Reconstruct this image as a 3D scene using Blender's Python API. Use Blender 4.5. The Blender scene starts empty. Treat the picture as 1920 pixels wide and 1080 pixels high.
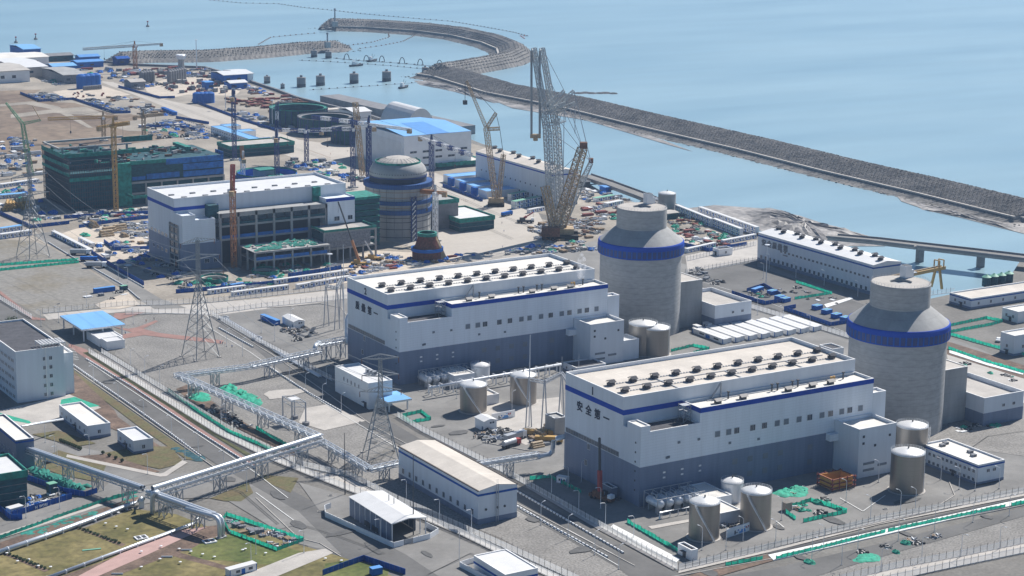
import bpy, math, random
from math import sin, cos, pi, radians
from mathutils import Vector, Matrix
from mathutils.geometry import tessellate_polygon
random.seed(11)
SC = bpy.context.scene
COL = SC.collection
# ---------------------------------------------------------------- camera model
F, TH, RO, PHI = 3774.2, radians(13.1), radians(0.58), radians(58.74)
CAM = Vector((-446.5, -647.23, 270.72))
FW = Vector((cos(PHI)*cos(TH), sin(PHI)*cos(TH), -sin(TH)))
_r = Vector((sin(PHI), -cos(PHI), 0)); _u = _r.cross(FW)
RT = _r*cos(RO)+_u*sin(RO); UP = _u*cos(RO)-_r*sin(RO)
def ray(px, py): return FW+RT*((px-960)/F)+UP*((540-py)/F)
def U(px, py, z=0.0):
    d = ray(px, py); return CAM+d*((z-CAM.z)/d.z)
def UY(px, py, y):
    d = ray(px, py); return CAM+d*((y-CAM.y)/d.y)
def UX(px, py, x):
    d = ray(px, py); return CAM+d*((x-CAM.x)/d.x)
def PJ(p):
    d = Vector(p)-CAM; z = d.dot(FW)
    return 960+F*d.dot(RT)/z, 540-F*d.dot(UP)/z
def hgt(bx, by, ty, z0=0.0):
    p = U(bx, by, z0); lo, hi = 0.0, 300.0
    for _ in range(40):
        m = (lo+hi)/2
        if PJ(p+Vector((0, 0, m)))[1] > ty: lo = m
        else: hi = m
    return lo
def zfront(cx, cy, R, py):
    v = Vector((-FW.x, -FW.y, 0)).normalized()*R; z = 0
    while z < 100 and PJ((cx+v.x, cy+v.y, z))[1] > py: z += .1
    return z
def rr(a, b): return random.uniform(a, b)
# ---------------------------------------------------------------- materials
MATS = {}
def mat(name, col, rough=.8, metal=0, var=.12, scale=.15, stretch=(1, 1, 1), col2=None, fine=None, bump=0, spec=.5, lo=.35, hi=.65, grid=None):
    m = bpy.data.materials.new(name); m.use_nodes = True
    nt = m.node_tree; N = nt.nodes; L = nt.links; b = N['Principled BSDF']
    b.inputs['Roughness'].default_value = rough; b.inputs['Metallic'].default_value = metal
    b.inputs['Specular IOR Level'].default_value = spec
    tc = N.new('ShaderNodeTexCoord'); mp = N.new('ShaderNodeMapping'); mp.inputs['Scale'].default_value = stretch
    L.new(tc.outputs['Object'], mp.inputs[0])
    n1 = N.new('ShaderNodeTexNoise'); n1.inputs['Scale'].default_value = scale; n1.inputs['Detail'].default_value = 5; n1.inputs['Roughness'].default_value = .6
    L.new(mp.outputs[0], n1.inputs['Vector'])
    mr = N.new('ShaderNodeMapRange'); mr.inputs[1].default_value = lo; mr.inputs[2].default_value = hi
    L.new(n1.outputs[0], mr.inputs[0])
    mx = N.new('ShaderNodeMix'); mx.data_type = 'RGBA'
    c1 = tuple(c*(1-var) for c in col); c2 = col2 or tuple(min(1, c*(1+var)) for c in col)
    mx.inputs[6].default_value = (*c1, 1); mx.inputs[7].default_value = (*c2, 1)
    L.new(mr.outputs[0], mx.inputs[0]); out = mx.outputs[2]
    if fine:
        n2 = N.new('ShaderNodeTexNoise'); n2.inputs['Scale'].default_value = fine[0]; n2.inputs['Detail'].default_value = 3
        L.new(mp.outputs[0], n2.inputs['Vector'])
        m2 = N.new('ShaderNodeMapRange'); m2.inputs[1].default_value = .3; m2.inputs[2].default_value = .7
        m2.inputs[3].default_value = 1-fine[1]; m2.inputs[4].default_value = 1+fine[1]
        L.new(n2.outputs[0], m2.inputs[0])
        v = N.new('ShaderNodeVectorMath'); v.operation = 'SCALE'
        L.new(out, v.inputs[0]); L.new(m2.outputs[0], v.inputs['Scale']); out = v.outputs[0]
        if bump:
            bp = N.new('ShaderNodeBump'); bp.inputs['Strength'].default_value = bump; bp.inputs['Distance'].default_value = .3
            L.new(n2.outputs[0], bp.inputs['Height']); L.new(bp.outputs[0], b.inputs['Normal'])
    if grid:   # thin joints every (gx, gy, gz) metres: panel seams or pour lines
        sx = N.new('ShaderNodeSeparateXYZ'); L.new(tc.outputs['Object'], sx.inputs[0]); last = None
        for ax, g in enumerate(grid[:3]):
            if not g: continue
            a = N.new('ShaderNodeMath'); a.operation = 'DIVIDE'; a.inputs[1].default_value = g; L.new(sx.outputs[ax], a.inputs[0])
            c = N.new('ShaderNodeMath'); c.operation = 'FRACT'; L.new(a.outputs[0], c.inputs[0])
            d = N.new('ShaderNodeMath'); d.operation = 'LESS_THAN'; d.inputs[1].default_value = grid[3]/g; L.new(c.outputs[0], d.inputs[0])
            if last is None: last = d.outputs[0]
            else:
                e = N.new('ShaderNodeMath'); e.operation = 'MAXIMUM'; L.new(last, e.inputs[0]); L.new(d.outputs[0], e.inputs[1]); last = e.outputs[0]
        m3 = N.new('ShaderNodeMapRange'); m3.inputs[3].default_value = 1; m3.inputs[4].default_value = grid[4]
        L.new(last, m3.inputs[0]); v = N.new('ShaderNodeVectorMath'); v.operation = 'SCALE'
        L.new(out, v.inputs[0]); L.new(m3.outputs[0], v.inputs['Scale']); out = v.outputs[0]
    L.new(out, b.inputs['Base Color'])
    MATS[name] = m; return m
def lin(r, g, b): return tuple((c/255)**2.2 for c in (r, g, b))
mat('white_cladding', (.74, .79, .85), .55, var=.045, scale=.35, stretch=(1, 1, .06), grid=(6.1, 6.1, 1.2, .09, .86))
mat('grey_cladding', (.16, .205, .30), .55, var=.1, scale=.35, stretch=(1, 1, .06), grid=(6.1, 6.1, 1.2, .09, .84))
mat('blue_band', (.008, .06, .40), .7, var=.08, spec=.15)
mat('roof_tan', (.58, .53, .47), .9, var=.1, scale=.08, fine=(1.2, .05), grid=(10.2, 7.3, 0, .35, 1.13))
mat('roof_pale', (.70, .67, .62), .9, var=.07, scale=.08, fine=(1.2, .04), grid=(10.2, 7.3, 0, .3, .92))
mat('roof_white', (.66, .66, .66), .6, var=.05, scale=.2, grid=(0, 3, 0, .12, .9))
mat('roof_dark', (.07, .07, .08), .9, var=.25, scale=.3, fine=(2, .2))
mat('parapet', (.80, .80, .80), .7, var=.06)
mat('brown_trim', (.07, .055, .05), .7)
mat('concrete', (.34, .34, .335), .85, var=.13, scale=.09, stretch=(1, 1, .3), fine=(.5, .07), grid=(0, 0, 3.6, .16, .87))
mat('concrete_tower', (.37, .37, .365), .85, var=.06, scale=.07, stretch=(1, 1, 2.6), fine=(.3, .12), grid=(0, 0, 3.05, .2, .8))
mat('concrete_pale', (.45, .42, .385), .9, var=.1, scale=.1, fine=(1, .06))
mat('concrete_dark', (.20, .20, .21), .85, var=.15, scale=.15, fine=(1, .1))
mat('steel_white', (.72, .74, .77), .35, .2, var=.05)
mat('steel_tank', (.30, .275, .25), .38, .6, var=.1, scale=.2, stretch=(1, 1, .08), grid=(0, 0, 2.1, .06, .82))
mat('tank_roof', (.74, .74, .73), .4, .2, var=.06)
mat('galvanised', (.42, .44, .47), .5, .3, var=.1)
mat('lattice_steel', (.30, .32, .335), .5, .3, var=.1)
mat('navy_paint', (.008, .014, .04), .7)
mat('rack_steel', (.56, .59, .63), .5, .2, var=.08)
mat('net_teal', (.015, .20, .16), .85, var=.4, scale=.4)
mat('pipe_silver', (.60, .64, .69), .38, .3, var=.06)
mat('dark_metal', (.06, .065, .075), .6, .2)
mat('glass', (.03, .045, .07), .12, 0, var=.2, scale=1.5)
mat('louvre', (.2, .23, .27), .6, grid=(0, 0, .35, .12, .6))
mat('crane_blue', (.010, .035, .17), .5)
mat('crane_white', (.72, .73, .75), .5)
mat('crane_orange', (.42, .18, .07), .55, var=.15)
mat('ring_blue', (.035, .10, .28), .7, var=.15, spec=.2)
mat('asphalt_patch', (.10, .099, .098), .9, var=.2, scale=.3)
mat('tyre_marks', (.10, .098, .095), .9, var=.15, scale=.2)
mat('crane_yellow', (.46, .28, .08), .55, var=.12)
mat('crane_tan', (.40, .29, .17), .6, var=.25, scale=.5)
mat('crane_grey', (.50, .52, .52), .5, var=.15, scale=.4)
mat('crane_red', (.38, .045, .04), .5)
mat('crane_green', (.11, .30, .15), .5)
mat('rust', (.17, .075, .04), .85, var=.35, scale=.8)
mat('red_brown', (.22, .05, .04), .8, var=.3, scale=.8)
mat('timber', (.30, .21, .13), .85, var=.25, scale=.8)
mat('form_orange', (.62, .30, .06), .7, var=.1)
mat('net_green', (.015, .32, .21), .8, var=.3, scale=.5)
mat('net_green_dark', (.011, .07, .09), .85, var=.35, scale=.3, stretch=(1, 1, 3))
mat('net_blue', (.015, .13, .42), .75, var=.3, scale=.3)
mat('fence_blue', (.012, .085, .36), .75, spec=.15, var=.2, scale=.4, grid=(2.5, 2.5, 0, .12, .6))
mat('cabin_white', (.80, .81, .82), .5, var=.05)
mat('cabin_blue', (.018, .13, .46), .7, spec=.15, var=.1)
mat('roof_blue', (.10, .30, .66), .5, var=.08, scale=.2, grid=(0, 6, 0, .12, .85))
mat('roof_blue_light', (.20, .45, .78), .45, var=.05, scale=.1, grid=(4, 0, 0, .1, .92))
mat('roof_green', (.18, .42, .30), .6, var=.1)
mat('grey_block', (.22, .23, .25), .85, var=.35, scale=.8)
mat('pale_block', (.50, .48, .45), .85, var=.25, scale=.8)
mat('black_tarp', (.02, .022, .028), .7, var=.4, scale=.8)
mat('rubber', (.015, .015, .016), .8)
mat('skin', (.45, .28, .2), .6); mat('cloth_dark', (.03, .035, .06), .9); mat('cloth_orange', (.6, .16, .03), .9); mat('helmet', (.75, .75, .7), .4)
mat('asphalt', (.125, .122, .118), .9, var=.2, scale=.04, fine=(.6, .06), bump=.2)
mat('asphalt_pale', (.205, .198, .188), .9, var=.2, scale=.04, fine=(.5, .06))
mat('gravel', (.225, .214, .20), .95, var=.14, scale=.05, fine=(1.1, .32), bump=.5)
mat('ground', (.175, .165, .15), .95, var=.2, scale=.03, fine=(.6, .16), bump=.3)
mat('dust', (.30, .265, .22), .95, var=.22, scale=.03, fine=(.5, .15), bump=.2)
mat('road_pale', (.45, .41, .36), .9, var=.07, scale=.02, fine=(.3, .05), grid=(8, 8, 0, .15, .9))
mat('pad_pale', (.52, .45, .37), .9, var=.1, scale=.05, fine=(.4, .08))
mat('brown_field', (.17, .115, .08), .95, var=.3, scale=.012, stretch=(1, .7, 1), col2=(.25, .19, .135), fine=(.14, .22), bump=.3)
mat('lawn', (.14, .13, .035), .95, var=.3, scale=.035, col2=(.235, .19, .08), fine=(.35, .3))
mat('green_lawn', (.085, .12, .02), .95, var=.25, scale=.06, col2=(.15, .16, .045), fine=(.4, .25))
mat('verge', (.075, .08, .03), .95, var=.3, scale=.2, fine=(1.5, .2))
mat('dry_grass', (.20, .15, .075), .95, var=.3, scale=.15, col2=(.11, .11, .045), fine=(.9, .25))
mat('soil', (.14, .095, .07), .95, var=.35, scale=.12, fine=(.8, .25), bump=.5)
mat('red_paving', (.29, .165, .14), .9, var=.12, scale=.2, fine=(1.5, .08))
mat('pink_path', (.46, .30, .27), .9, var=.08, scale=.2)
mat('paint_white', (.74, .74, .72), .7, var=.08, scale=.5)
mat('mud', (.15, .14, .135), .6, var=.3, scale=.05, col2=(.33, .305, .285), fine=(.25, .4), bump=.8)
mat('worn_field', (.27, .255, .23), .95, var=.12, scale=.02, col2=(.20, .175, .13), fine=(.35, .18), lo=.5, hi=.68)
mat('rock', (.17, .163, .155), .95, var=.2, scale=.03, col2=(.23, .215, .20), fine=(.7, .25), bump=.3)
mat('rock_dark', (.055, .055, .06), .95, var=.4, scale=.1, fine=(.6, .35), bump=.6)
mat('foliage', (.05, .08, .03), .9, var=.4, scale=1)
mat('trunk', (.09, .06, .04), .9)
def thin(*names):   # netting, mesh and thin slats let part of the light through
    for n in names:
        nt = MATS[n].node_tree; b = nt.nodes['Principled BSDF']; t = nt.nodes.new('ShaderNodeBsdfTranslucent'); mx = nt.nodes.new('ShaderNodeMixShader'); mx.inputs[0].default_value = .5
        nt.links.new(b.inputs['Base Color'].links[0].from_socket, t.inputs[0]); nt.links.new(b.outputs[0], mx.inputs[1]); nt.links.new(t.outputs[0], mx.inputs[2]); nt.links.new(mx.outputs[0], nt.nodes['Material Output'].inputs[0])
mat('white_mesh', (.78, .79, .8), .6, var=.05); mat('net_fence', (.03, .5, .34), .8, var=.3, scale=.5)
thin('white_mesh', 'net_fence')
# ---------------------------------------------------------------- mesh collector
def perp(d):
    a = Vector((0, 0, 1)) if abs(d.z) < .95*d.length else Vector((1, 0, 0))
    u = d.cross(a).normalized(); return u, u.cross(d).normalized()
class MB:
    def __init__(s): s.v = []; s.f = []; s.m = []
    def add(s, vs, fs, m=0):
        o = len(s.v); s.v += [tuple(p) for p in vs]; s.f += [tuple(i+o for i in f) for f in fs]; s.m += [m]*len(fs); return s
    def box(s, x0, y0, z0, x1, y1, z1, m=0):
        return s.add([(x0, y0, z0), (x1, y0, z0), (x1, y1, z0), (x0, y1, z0), (x0, y0, z1), (x1, y0, z1), (x1, y1, z1), (x0, y1, z1)],
                     [(0, 3, 2, 1), (4, 5, 6, 7), (0, 1, 5, 4), (1, 2, 6, 5), (2, 3, 7, 6), (3, 0, 4, 7)], m)
    def obox(s, c, u, L, W, H, m=0):   # centre of the base, direction, sizes
        c = Vector(c); u = Vector(u).normalized()*L/2; v = Vector((-u.y, u.x, 0)).normalized()*W/2; k = Vector((0, 0, H))
        a = [c-u-v, c+u-v, c+u+v, c-u+v]
        return s.add(a+[p+k for p in a], [(0, 3, 2, 1), (4, 5, 6, 7), (0, 1, 5, 4), (1, 2, 6, 5), (2, 3, 7, 6), (3, 0, 4, 7)], m)
    def beam(s, p, q, w, m=0, h=None):
        p = Vector(p); q = Vector(q); d = q-p
        if d.length < 1e-4: return s
        u, v = perp(d); u = u*(w/2); v = v*((h or w)/2)
        a = [p-u-v, p+u-v, p+u+v, p-u+v]
        return s.add(a+[x+d for x in a], [(0, 3, 2, 1), (4, 5, 6, 7), (0, 1, 5, 4), (1, 2, 6, 5), (2, 3, 7, 6), (3, 0, 4, 7)], m)
    def tube(s, p, q, r, n=8, m=0, r2=None, caps=True):
        p = Vector(p); q = Vector(q); d = q-p
        if d.length < 1e-4: return s
        u, v = perp(d); r2 = r if r2 is None else r2
        A = [p+u*(cos(2*pi*i/n)*r)+v*(sin(2*pi*i/n)*r) for i in range(n)]
        B = [q+u*(cos(2*pi*i/n)*r2)+v*(sin(2*pi*i/n)*r2) for i in range(n)]
        fs = [(i, i+n, (i+1) % n+n, (i+1) % n) for i in range(n)]
        if caps: fs += [tuple(range(n)), tuple(range(2*n-1, n-1, -1))]
        return s.add(A+B, fs, m)
    def path(s, pts, r, n=8, m=0):
        pts = [Vector(p) for p in pts]; rings = []
        for i, p in enumerate(pts):
            d = (pts[min(i+1, len(pts)-1)]-pts[max(i-1, 0)])
            u, v = perp(d); rings.append([p+u*(cos(2*pi*k/n)*r)+v*(sin(2*pi*k/n)*r) for k in range(n)])
        vs = [x for g in rings for x in g]; fs = []
        for i in range(len(pts)-1):
            a, b = rings[i], rings[i+1]
            # pick the rotation that joins nearest vertices
            k0 = min(range(n), key=lambda k: (b[k]-a[0]).length)
            fs += [(i*n+j, (i+1)*n+(j+k0) % n, (i+1)*n+(j+1+k0) % n, i*n+(j+1) % n) for j in range(n)]
        fs += [tuple(range(n)), tuple(range(len(vs)-1, len(vs)-n-1, -1))]
        return s.add(vs, fs, m)
    def lathe(s, cx, cy, prof, n=48, m=0, cap=True):
        vs = []; fs = []
        for r, z in prof: vs += [(cx+cos(2*pi*i/n)*r, cy+sin(2*pi*i/n)*r, z) for i in range(n)]
        for j in range(len(prof)-1): fs += [(j*n+i, j*n+(i+1) % n, (j+1)*n+(i+1) % n, (j+1)*n+i) for i in range(n)]
        if cap: fs += [tuple(range(n-1, -1, -1)), tuple(range((len(prof)-1)*n, len(prof)*n))]
        return s.add(vs, fs, m)
    def prism(s, pts, z0, z1, m=0, side=None):
        pts = [(p[0], p[1]) for p in pts]; n = len(pts)
        tri = tessellate_polygon([[Vector((x, y, 0)) for x, y in pts]])
        area = sum(pts[i][0]*pts[(i+1) % n][1]-pts[(i+1) % n][0]*pts[i][1] for i in range(n))
        def up(t):
            a, b, c = (pts[i] for i in t)
            return t if (b[0]-a[0])*(c[1]-a[1])-(b[1]-a[1])*(c[0]-a[0]) > 0 else t[::-1]
        s.add([(x, y, z1) for x, y in pts], [up(t) for t in tri], m)
        if z0 is not None:
            vs = [(x, y, z0) for x, y in pts]+[(x, y, z1) for x, y in pts]
            fs = [(i, (i+1) % n, (i+1) % n+n, i+n) for i in range(n)]
            if area < 0: fs = [f[::-1] for f in fs]
            s.add(vs, fs, m if side is None else side)
        return s
    def gable(s, x0, y0, x1, y1, z, rise, along='y', m=0, ov=.4, th=.25):
        # two sloping slabs; ridge along the given axis
        if along == 'y':
            c = (x0+x1)/2
            for a, b in ((x0-ov, c), (x1+ov, c)):
                P = [(a, y0-ov, z), (b, y0-ov, z+rise), (b, y1+ov, z+rise), (a, y1+ov, z)]
                s.slab(P, th, m)
        else:
            c = (y0+y1)/2
            for a, b in ((y0-ov, c), (y1+ov, c)):
                P = [(x0-ov, a, z), (x0-ov, b, z+rise), (x1+ov, b, z+rise), (x1+ov, a, z)]
                s.slab(P, th, m)
        return s
    def slab(s, P, th, m=0):
        P = [Vector(p) for p in P]; k = Vector((0, 0, th)); n = (P[1]-P[0]).cross(P[2]-P[0])
        if n.z < 0: P = P[::-1]
        return s.add(P+[p+k for p in P], [(3, 2, 1, 0), (4, 5, 6, 7), (0, 1, 5, 4), (1, 2, 6, 5), (2, 3, 7, 6), (3, 0, 4, 7)], m)
    def mesh(s, name, mats, org=None, smooth=False):
        me = bpy.data.meshes.new(name); o = Vector(org) if org is not None else Vector((0, 0, 0))
        me.from_pydata([(x-o.x, y-o.y, z-o.z) for x, y, z in s.v], [], s.f)
        for k in ([mats] if isinstance(mats, str) else mats): me.materials.append(MATS[k])
        me.polygons.foreach_set('material_index', s.m)
        if smooth: me.polygons.foreach_set('use_smooth', [True]*len(s.f))
        me.update(); return me
ORG = {}
def tag(o, label, cat, group=None):
    o['label'] = label; o['category'] = cat
    if group: o['group'] = group
    return o
def thing(name, label, cat, loc=(0, 0, 0), group=None):
    o = bpy.data.objects.new(name, None); o.empty_display_size = .5; COL.objects.link(o); o.location = loc
    ORG[o.name] = Vector(loc); return tag(o, label, cat, group)
def part(mb, name, mats, root, label=None, smooth=False, at=None, stuff=False):
    me = mb if isinstance(mb, bpy.types.Mesh) else mb.mesh(name, mats, ORG[root.name] if at is None else None, smooth)
    o = bpy.data.objects.new(name, me); COL.objects.link(o); o.parent = root; ORG[o.name] = ORG[root.name]
    if at is not None: o.location = Vector(at)-ORG[root.name]
    if label: o['label'] = label
    if stuff: o['kind'] = 'stuff'
    return o
def single(mb, name, label, cat, mats, loc=(0, 0, 0), group=None, smooth=False, local=False):
    me = mb if isinstance(mb, bpy.types.Mesh) else mb.mesh(name, mats, None if local else loc, smooth)
    o = bpy.data.objects.new(name, me); COL.objects.link(o); o.location = loc; return tag(o, label, cat, group)
def struct(mb, name, mats, kind='structure'):
    o = bpy.data.objects.new(name, mb.mesh(name, mats)); COL.objects.link(o); o['kind'] = kind; return o
KIDS = {}
def dup(root, loc, rz=0, label=None, group=None, sc=None):
    r = root.copy(); COL.objects.link(r); r.location = loc; r.rotation_euler = (0, 0, rz)
    if label: r['label'] = label
    if group: r['group'] = group
    if sc: r.scale = sc
    if root.name not in KIDS: KIDS[root.name] = [(c, list(c.children)) for c in root.children]
    for c, gs in KIDS[root.name]:
        d = c.copy(); COL.objects.link(d); d.parent = r
        for g in gs:
            e = g.copy(); COL.objects.link(e); e.parent = d
    return r
ORD = ['first', 'second', 'third', 'fourth', 'fifth', 'sixth', 'seventh', 'eighth', 'ninth', 'tenth', 'eleventh', 'twelfth', 'thirteenth', 'fourteenth', 'fifteenth', 'sixteenth', 'seventeenth', 'eighteenth', 'nineteenth', 'twentieth', 'twenty-first', 'twenty-second', 'twenty-third', 'twenty-fourth']
class Kind:
    """a prototype built at the origin; the first placement moves it, the next ones copy it"""
    def __init__(s, root): s.root = root; s.used = False
    def put(s, loc, rz=0, label=None, group=None, sc=None):
        if s.used: return dup(s.root, loc, rz, label, group, sc)
        s.used = True; r = s.root; r.location = loc; r.rotation_euler = (0, 0, rz)
        if label: r['label'] = label
        if group: r['group'] = group
        if sc: r.scale = sc
        return r
def pin(poly):   # random point in a polygon of ground points
    xs = [p[0] for p in poly]; ys = [p[1] for p in poly]
    while True:
        x, y = rr(min(xs), max(xs)), rr(min(ys), max(ys)); c = False; j = len(poly)-1
        for i in range(len(poly)):
            if (poly[i][1] > y) != (poly[j][1] > y) and x < (poly[j][0]-poly[i][0])*(y-poly[i][1])/(poly[j][1]-poly[i][1])+poly[i][0]: c = not c
            j = i
        if c: return x, y
# ---------------------------------------------------------------- setting
def G(pts, z=0): return [tuple(U(x, y, z)[:2]) for x, y in pts]
ZN = [0]
def zone(name, m, pts, lvl, world=False):
    ZN[0] += 1; b = MB(); b.prism(pts if world else G(pts), None, .02+.03*lvl+ZN[0]*.0012); return struct(b, name, m)
SEA = -6.0
# sea
b = MB(); b.add([(-4000, -3000, SEA), (30000, -3000, SEA), (30000, 30000, SEA), (-4000, 30000, SEA)], [(0, 1, 2, 3)])
def sea_mat():
    m = bpy.data.materials.new('sea_water'); m.use_nodes = True; nt = m.node_tree; N = nt.nodes; L = nt.links; p = N['Principled BSDF']
    tc = N.new('ShaderNodeTexCoord')
    def noise(sc, st, det=4, rot=-25, rough=.55):
        mp = N.new('ShaderNodeMapping'); mp.inputs['Scale'].default_value = st; mp.inputs['Rotation'].default_value = (0, 0, radians(rot))
        L.new(tc.outputs['Object'], mp.inputs[0]); n = N.new('ShaderNodeTexNoise'); n.inputs['Scale'].default_value = sc; n.inputs['Detail'].default_value = det
        n.inputs['Roughness'].default_value = rough; L.new(mp.outputs[0], n.inputs['Vector']); return n.outputs[0]
    big = noise(.0022, (1, 3.2, 1), 5, -32); streak = noise(.012, (.35, 2.5, 1), 4, -30)
    mr = N.new('ShaderNodeMapRange'); mr.inputs[1].default_value = .35; mr.inputs[2].default_value = .65; L.new(big, mr.inputs[0])
    mx = N.new('ShaderNodeMix'); mx.data_type = 'RGBA'; mx.inputs[6].default_value = (.22, .345, .415, 1); mx.inputs[7].default_value = (.29, .42, .48, 1)
    L.new(mr.outputs[0], mx.inputs[0])
    m2 = N.new('ShaderNodeMapRange'); m2.inputs[1].default_value = .3; m2.inputs[2].default_value = .7; m2.inputs[3].default_value = .96; m2.inputs[4].default_value = 1.04; L.new(streak, m2.inputs[0])
    rp = noise(.05, (.5, 3, 1), 3, -28); m3 = N.new('ShaderNodeMapRange'); m3.inputs[3].default_value = .965; m3.inputs[4].default_value = 1.035; L.new(rp, m3.inputs[0]); mu = N.new('ShaderNodeMath'); mu.operation = 'MULTIPLY'; L.new(m2.outputs[0], mu.inputs[0]); L.new(m3.outputs[0], mu.inputs[1])
    v = N.new('ShaderNodeVectorMath'); v.operation = 'SCALE'; L.new(mx.outputs[2], v.inputs[0]); L.new(mu.outputs[0], v.inputs['Scale'])
    L.new(v.outputs[0], p.inputs['Base Color']); p.inputs['IOR'].default_value = 1.33; p.inputs['Roughness'].default_value = .28
    w = noise(.22, (1, 1.6, 1), 4, 20); bp = N.new('ShaderNodeBump'); bp.inputs['Strength'].default_value = .25; bp.inputs['Distance'].default_value = .5
    L.new(w, bp.inputs['Height']); L.new(bp.outputs[0], p.inputs['Normal']); MATS['sea_water'] = m
sea_mat(); struct(b, 'sea', 'sea_water')
# land: shoreline in the photo, then closed far outside the frame
shore = G([(-60, 100), (0, 104), (60, 108), (150, 112), (255, 122), (385, 127), (430, 140), (520, 170), (560, 185), (680, 214), (740, 233), (790, 245), (885, 262), (905, 270)])
shore += G([(1000, 297), (1075, 318), (1105, 345), (1150, 372), (1190, 385), (1208, 372), (1270, 388), (1340, 412), (1420, 440), (1500, 470), (1640, 515), (1692, 545), (1745, 560), (1800, 548), (1888, 528), (1925, 470), (2000, 450)])
land = [(-2500, 1200)]+shore+[(1500, -300), (900, -1500), (-1500, -1500)]
b = MB(); b.prism(land, SEA-3, 0, 0, 1); struct(b, 'ground', ['ground', 'concrete'])
# ground zones
zone('construction_ground', 'dust', [(0, 285), (430, 262), (560, 300), (700, 330), (1010, 400), (1300, 470), (1420, 452), (1340, 418), (1272, 394), (1200, 382), (1080, 350), (1000, 300), (880, 268), (740, 238), (520, 176), (385, 130), (255, 126), (150, 118), (0, 112), (-200, 120), (-200, 285)], 1)
zone('construction_ground', 'dust', [(-200, 285), (0, 285), (430, 262), (700, 330), (1130, 440), (1130, 470), (1000, 520), (700, 560), (470, 575), (330, 577), (240, 570), (60, 455), (-200, 450)], 1)
zone('bare_field', 'brown_field', [(-200, 176), (78, 168), (60, 178), (105, 192), (140, 193), (215, 215), (245, 214), (330, 232), (350, 250), (300, 262), (100, 290), (-200, 300)], 2)
zone('gravel_field', 'worn_field', [(-200, 440), (60, 452), (92, 462), (150, 495), (240, 555), (262, 572), (180, 590), (78, 594), (20, 562), (0, 548), (-200, 480)], 2)
zone('gravel_yard', 'gravel', [(235, 597), (300, 588), (400, 592), (480, 650), (560, 712), (740, 830), (650, 890), (560, 868), (430, 800), (300, 722), (215, 665)], 2)
zone('gravel_yard', 'gravel', [(640, 890), (745, 850), (960, 950), (1160, 1064), (1200, 1095), (1090, 1095), (940, 1010), (800, 955)], 2)
zone('gravel_yard', 'gravel', [(700, 1080), (900, 1100), (1300, 1100), (1600, 1100), (1950, 1020), (1950, 950), (1700, 1012), (1450, 1085), (1300, 1092)], 1)
zone('plant_yard', 'asphalt_pale', [(405, 592), (480, 578), (660, 560), (1120, 450), (1300, 500), (1420, 490), (1700, 600), (1800, 640), (1950, 700), (1950, 925), (1700, 965), (1445, 1030), (1272, 1068), (1120, 985), (960, 895), (790, 808), (580, 690)], 2)
zone('pale_strip', 'concrete_pale', [(80, 590), (240, 575), (330, 574), (480, 561), (656, 541), (660, 560), (480, 582), (400, 592), (310, 588), (240, 584), (90, 600)], 3)
zone('pale_strip', 'concrete_pale', [(1285, 480), (1420, 450), (1420, 486), (1290, 512)], 3)
zone('road', 'road_pale', [(184, 152), (212, 154), (300, 185), (400, 207), (480, 235), (560, 262), (720, 285), (830, 330), (1010, 400), (1030, 440), (1000, 480), (900, 492), (820, 478), (690, 440), (640, 360), (560, 300), (425, 250), (295, 195)], 3)
zone('concrete_pad', 'pad_pale', [(98, 172), (190, 160), (245, 178), (185, 186), (125, 186)], 4)
zone('concrete_pad', 'pad_pale', [(270, 160), (345, 140), (400, 150), (450, 172), (440, 180), (350, 178), (305, 187), (275, 172)], 4)
zone('concrete_pad', 'pad_pale', [(1150, 430), (1200, 415), (1330, 455), (1250, 470), (1180, 470)], 4)
zone('concrete_pad', 'pad_pale', [(110, 440), (170, 420), (260, 440), (330, 480), (220, 500), (170, 470)], 4)
zone('concrete_pad', 'pad_pale', [(600, 500), (700, 470), (860, 478), (850, 500), (700, 520), (610, 540)], 4)
zone('road', 'asphalt_pale', [(60, 440), (95, 435), (300, 560), (350, 578), (290, 580), (150, 492)], 4)
# main avenue of the near area and the junction
zone('road', 'asphalt', [(-60, 520), (0, 562), (62, 603), (162, 673), (372, 812), (480, 884), (600, 948), (790, 1010), (960, 1090), (640, 1120), (560, 1000), (480, 935), (420, 880), (317, 812), (131, 681), (100, 640), (0, 600), (-60, 580)], 4)
zone('road', 'asphalt_pale', [(-40, 790), (45, 815), (100, 828), (200, 850), (290, 893), (420, 880), (560, 960), (640, 1040), (560, 1020), (420, 935), (330, 935), (160, 965), (0, 1010), (-60, 1010), (-60, 990), (0, 980), (90, 950), (190, 920), (215, 895), (130, 862), (45, 840)], 5)
zone('road', 'asphalt', [(405, 615), (475, 652), (575, 735), (760, 840), (960, 952), (1150, 1060), (1200, 1095), (1320, 1095), (1270, 1075), (1122, 1000), (960, 912), (790, 825), (740, 795), (600, 718), (470, 640), (418, 605)], 4)
zone('road', 'asphalt_pale', [(560, 905), (700, 945), (800, 985), (960, 1052), (1040, 1095), (880, 1120), (760, 1040), (600, 960)], 5)
zone('road', 'asphalt', [(1270, 1095), (1450, 1066), (1650, 1020), (1950, 945), (1950, 960), (1650, 1045), (1500, 1090)], 4)
zone('road', 'asphalt', [(1285, 512), (1420, 486), (1420, 500), (1700, 600), (1640, 640), (1590, 635), (1408, 578), (1300, 530)], 4)
zone('road', 'concrete_pale', [(1770, 640), (1950, 700), (1950, 790), (1900, 735), (1780, 690)], 4)
zone('excavated_strip', 'soil', [(1775, 640), (1950, 695), (1950, 720), (1775, 665)], 5)
zone('gravel_yard', 'gravel', [(1780, 745), (1920, 780), (1950, 860), (1880, 850), (1740, 830)], 4)
zone('gravel_yard', 'concrete_pale', [(900, 760), (1050, 745), (1060, 820), (985, 835), (905, 790)], 4)
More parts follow.
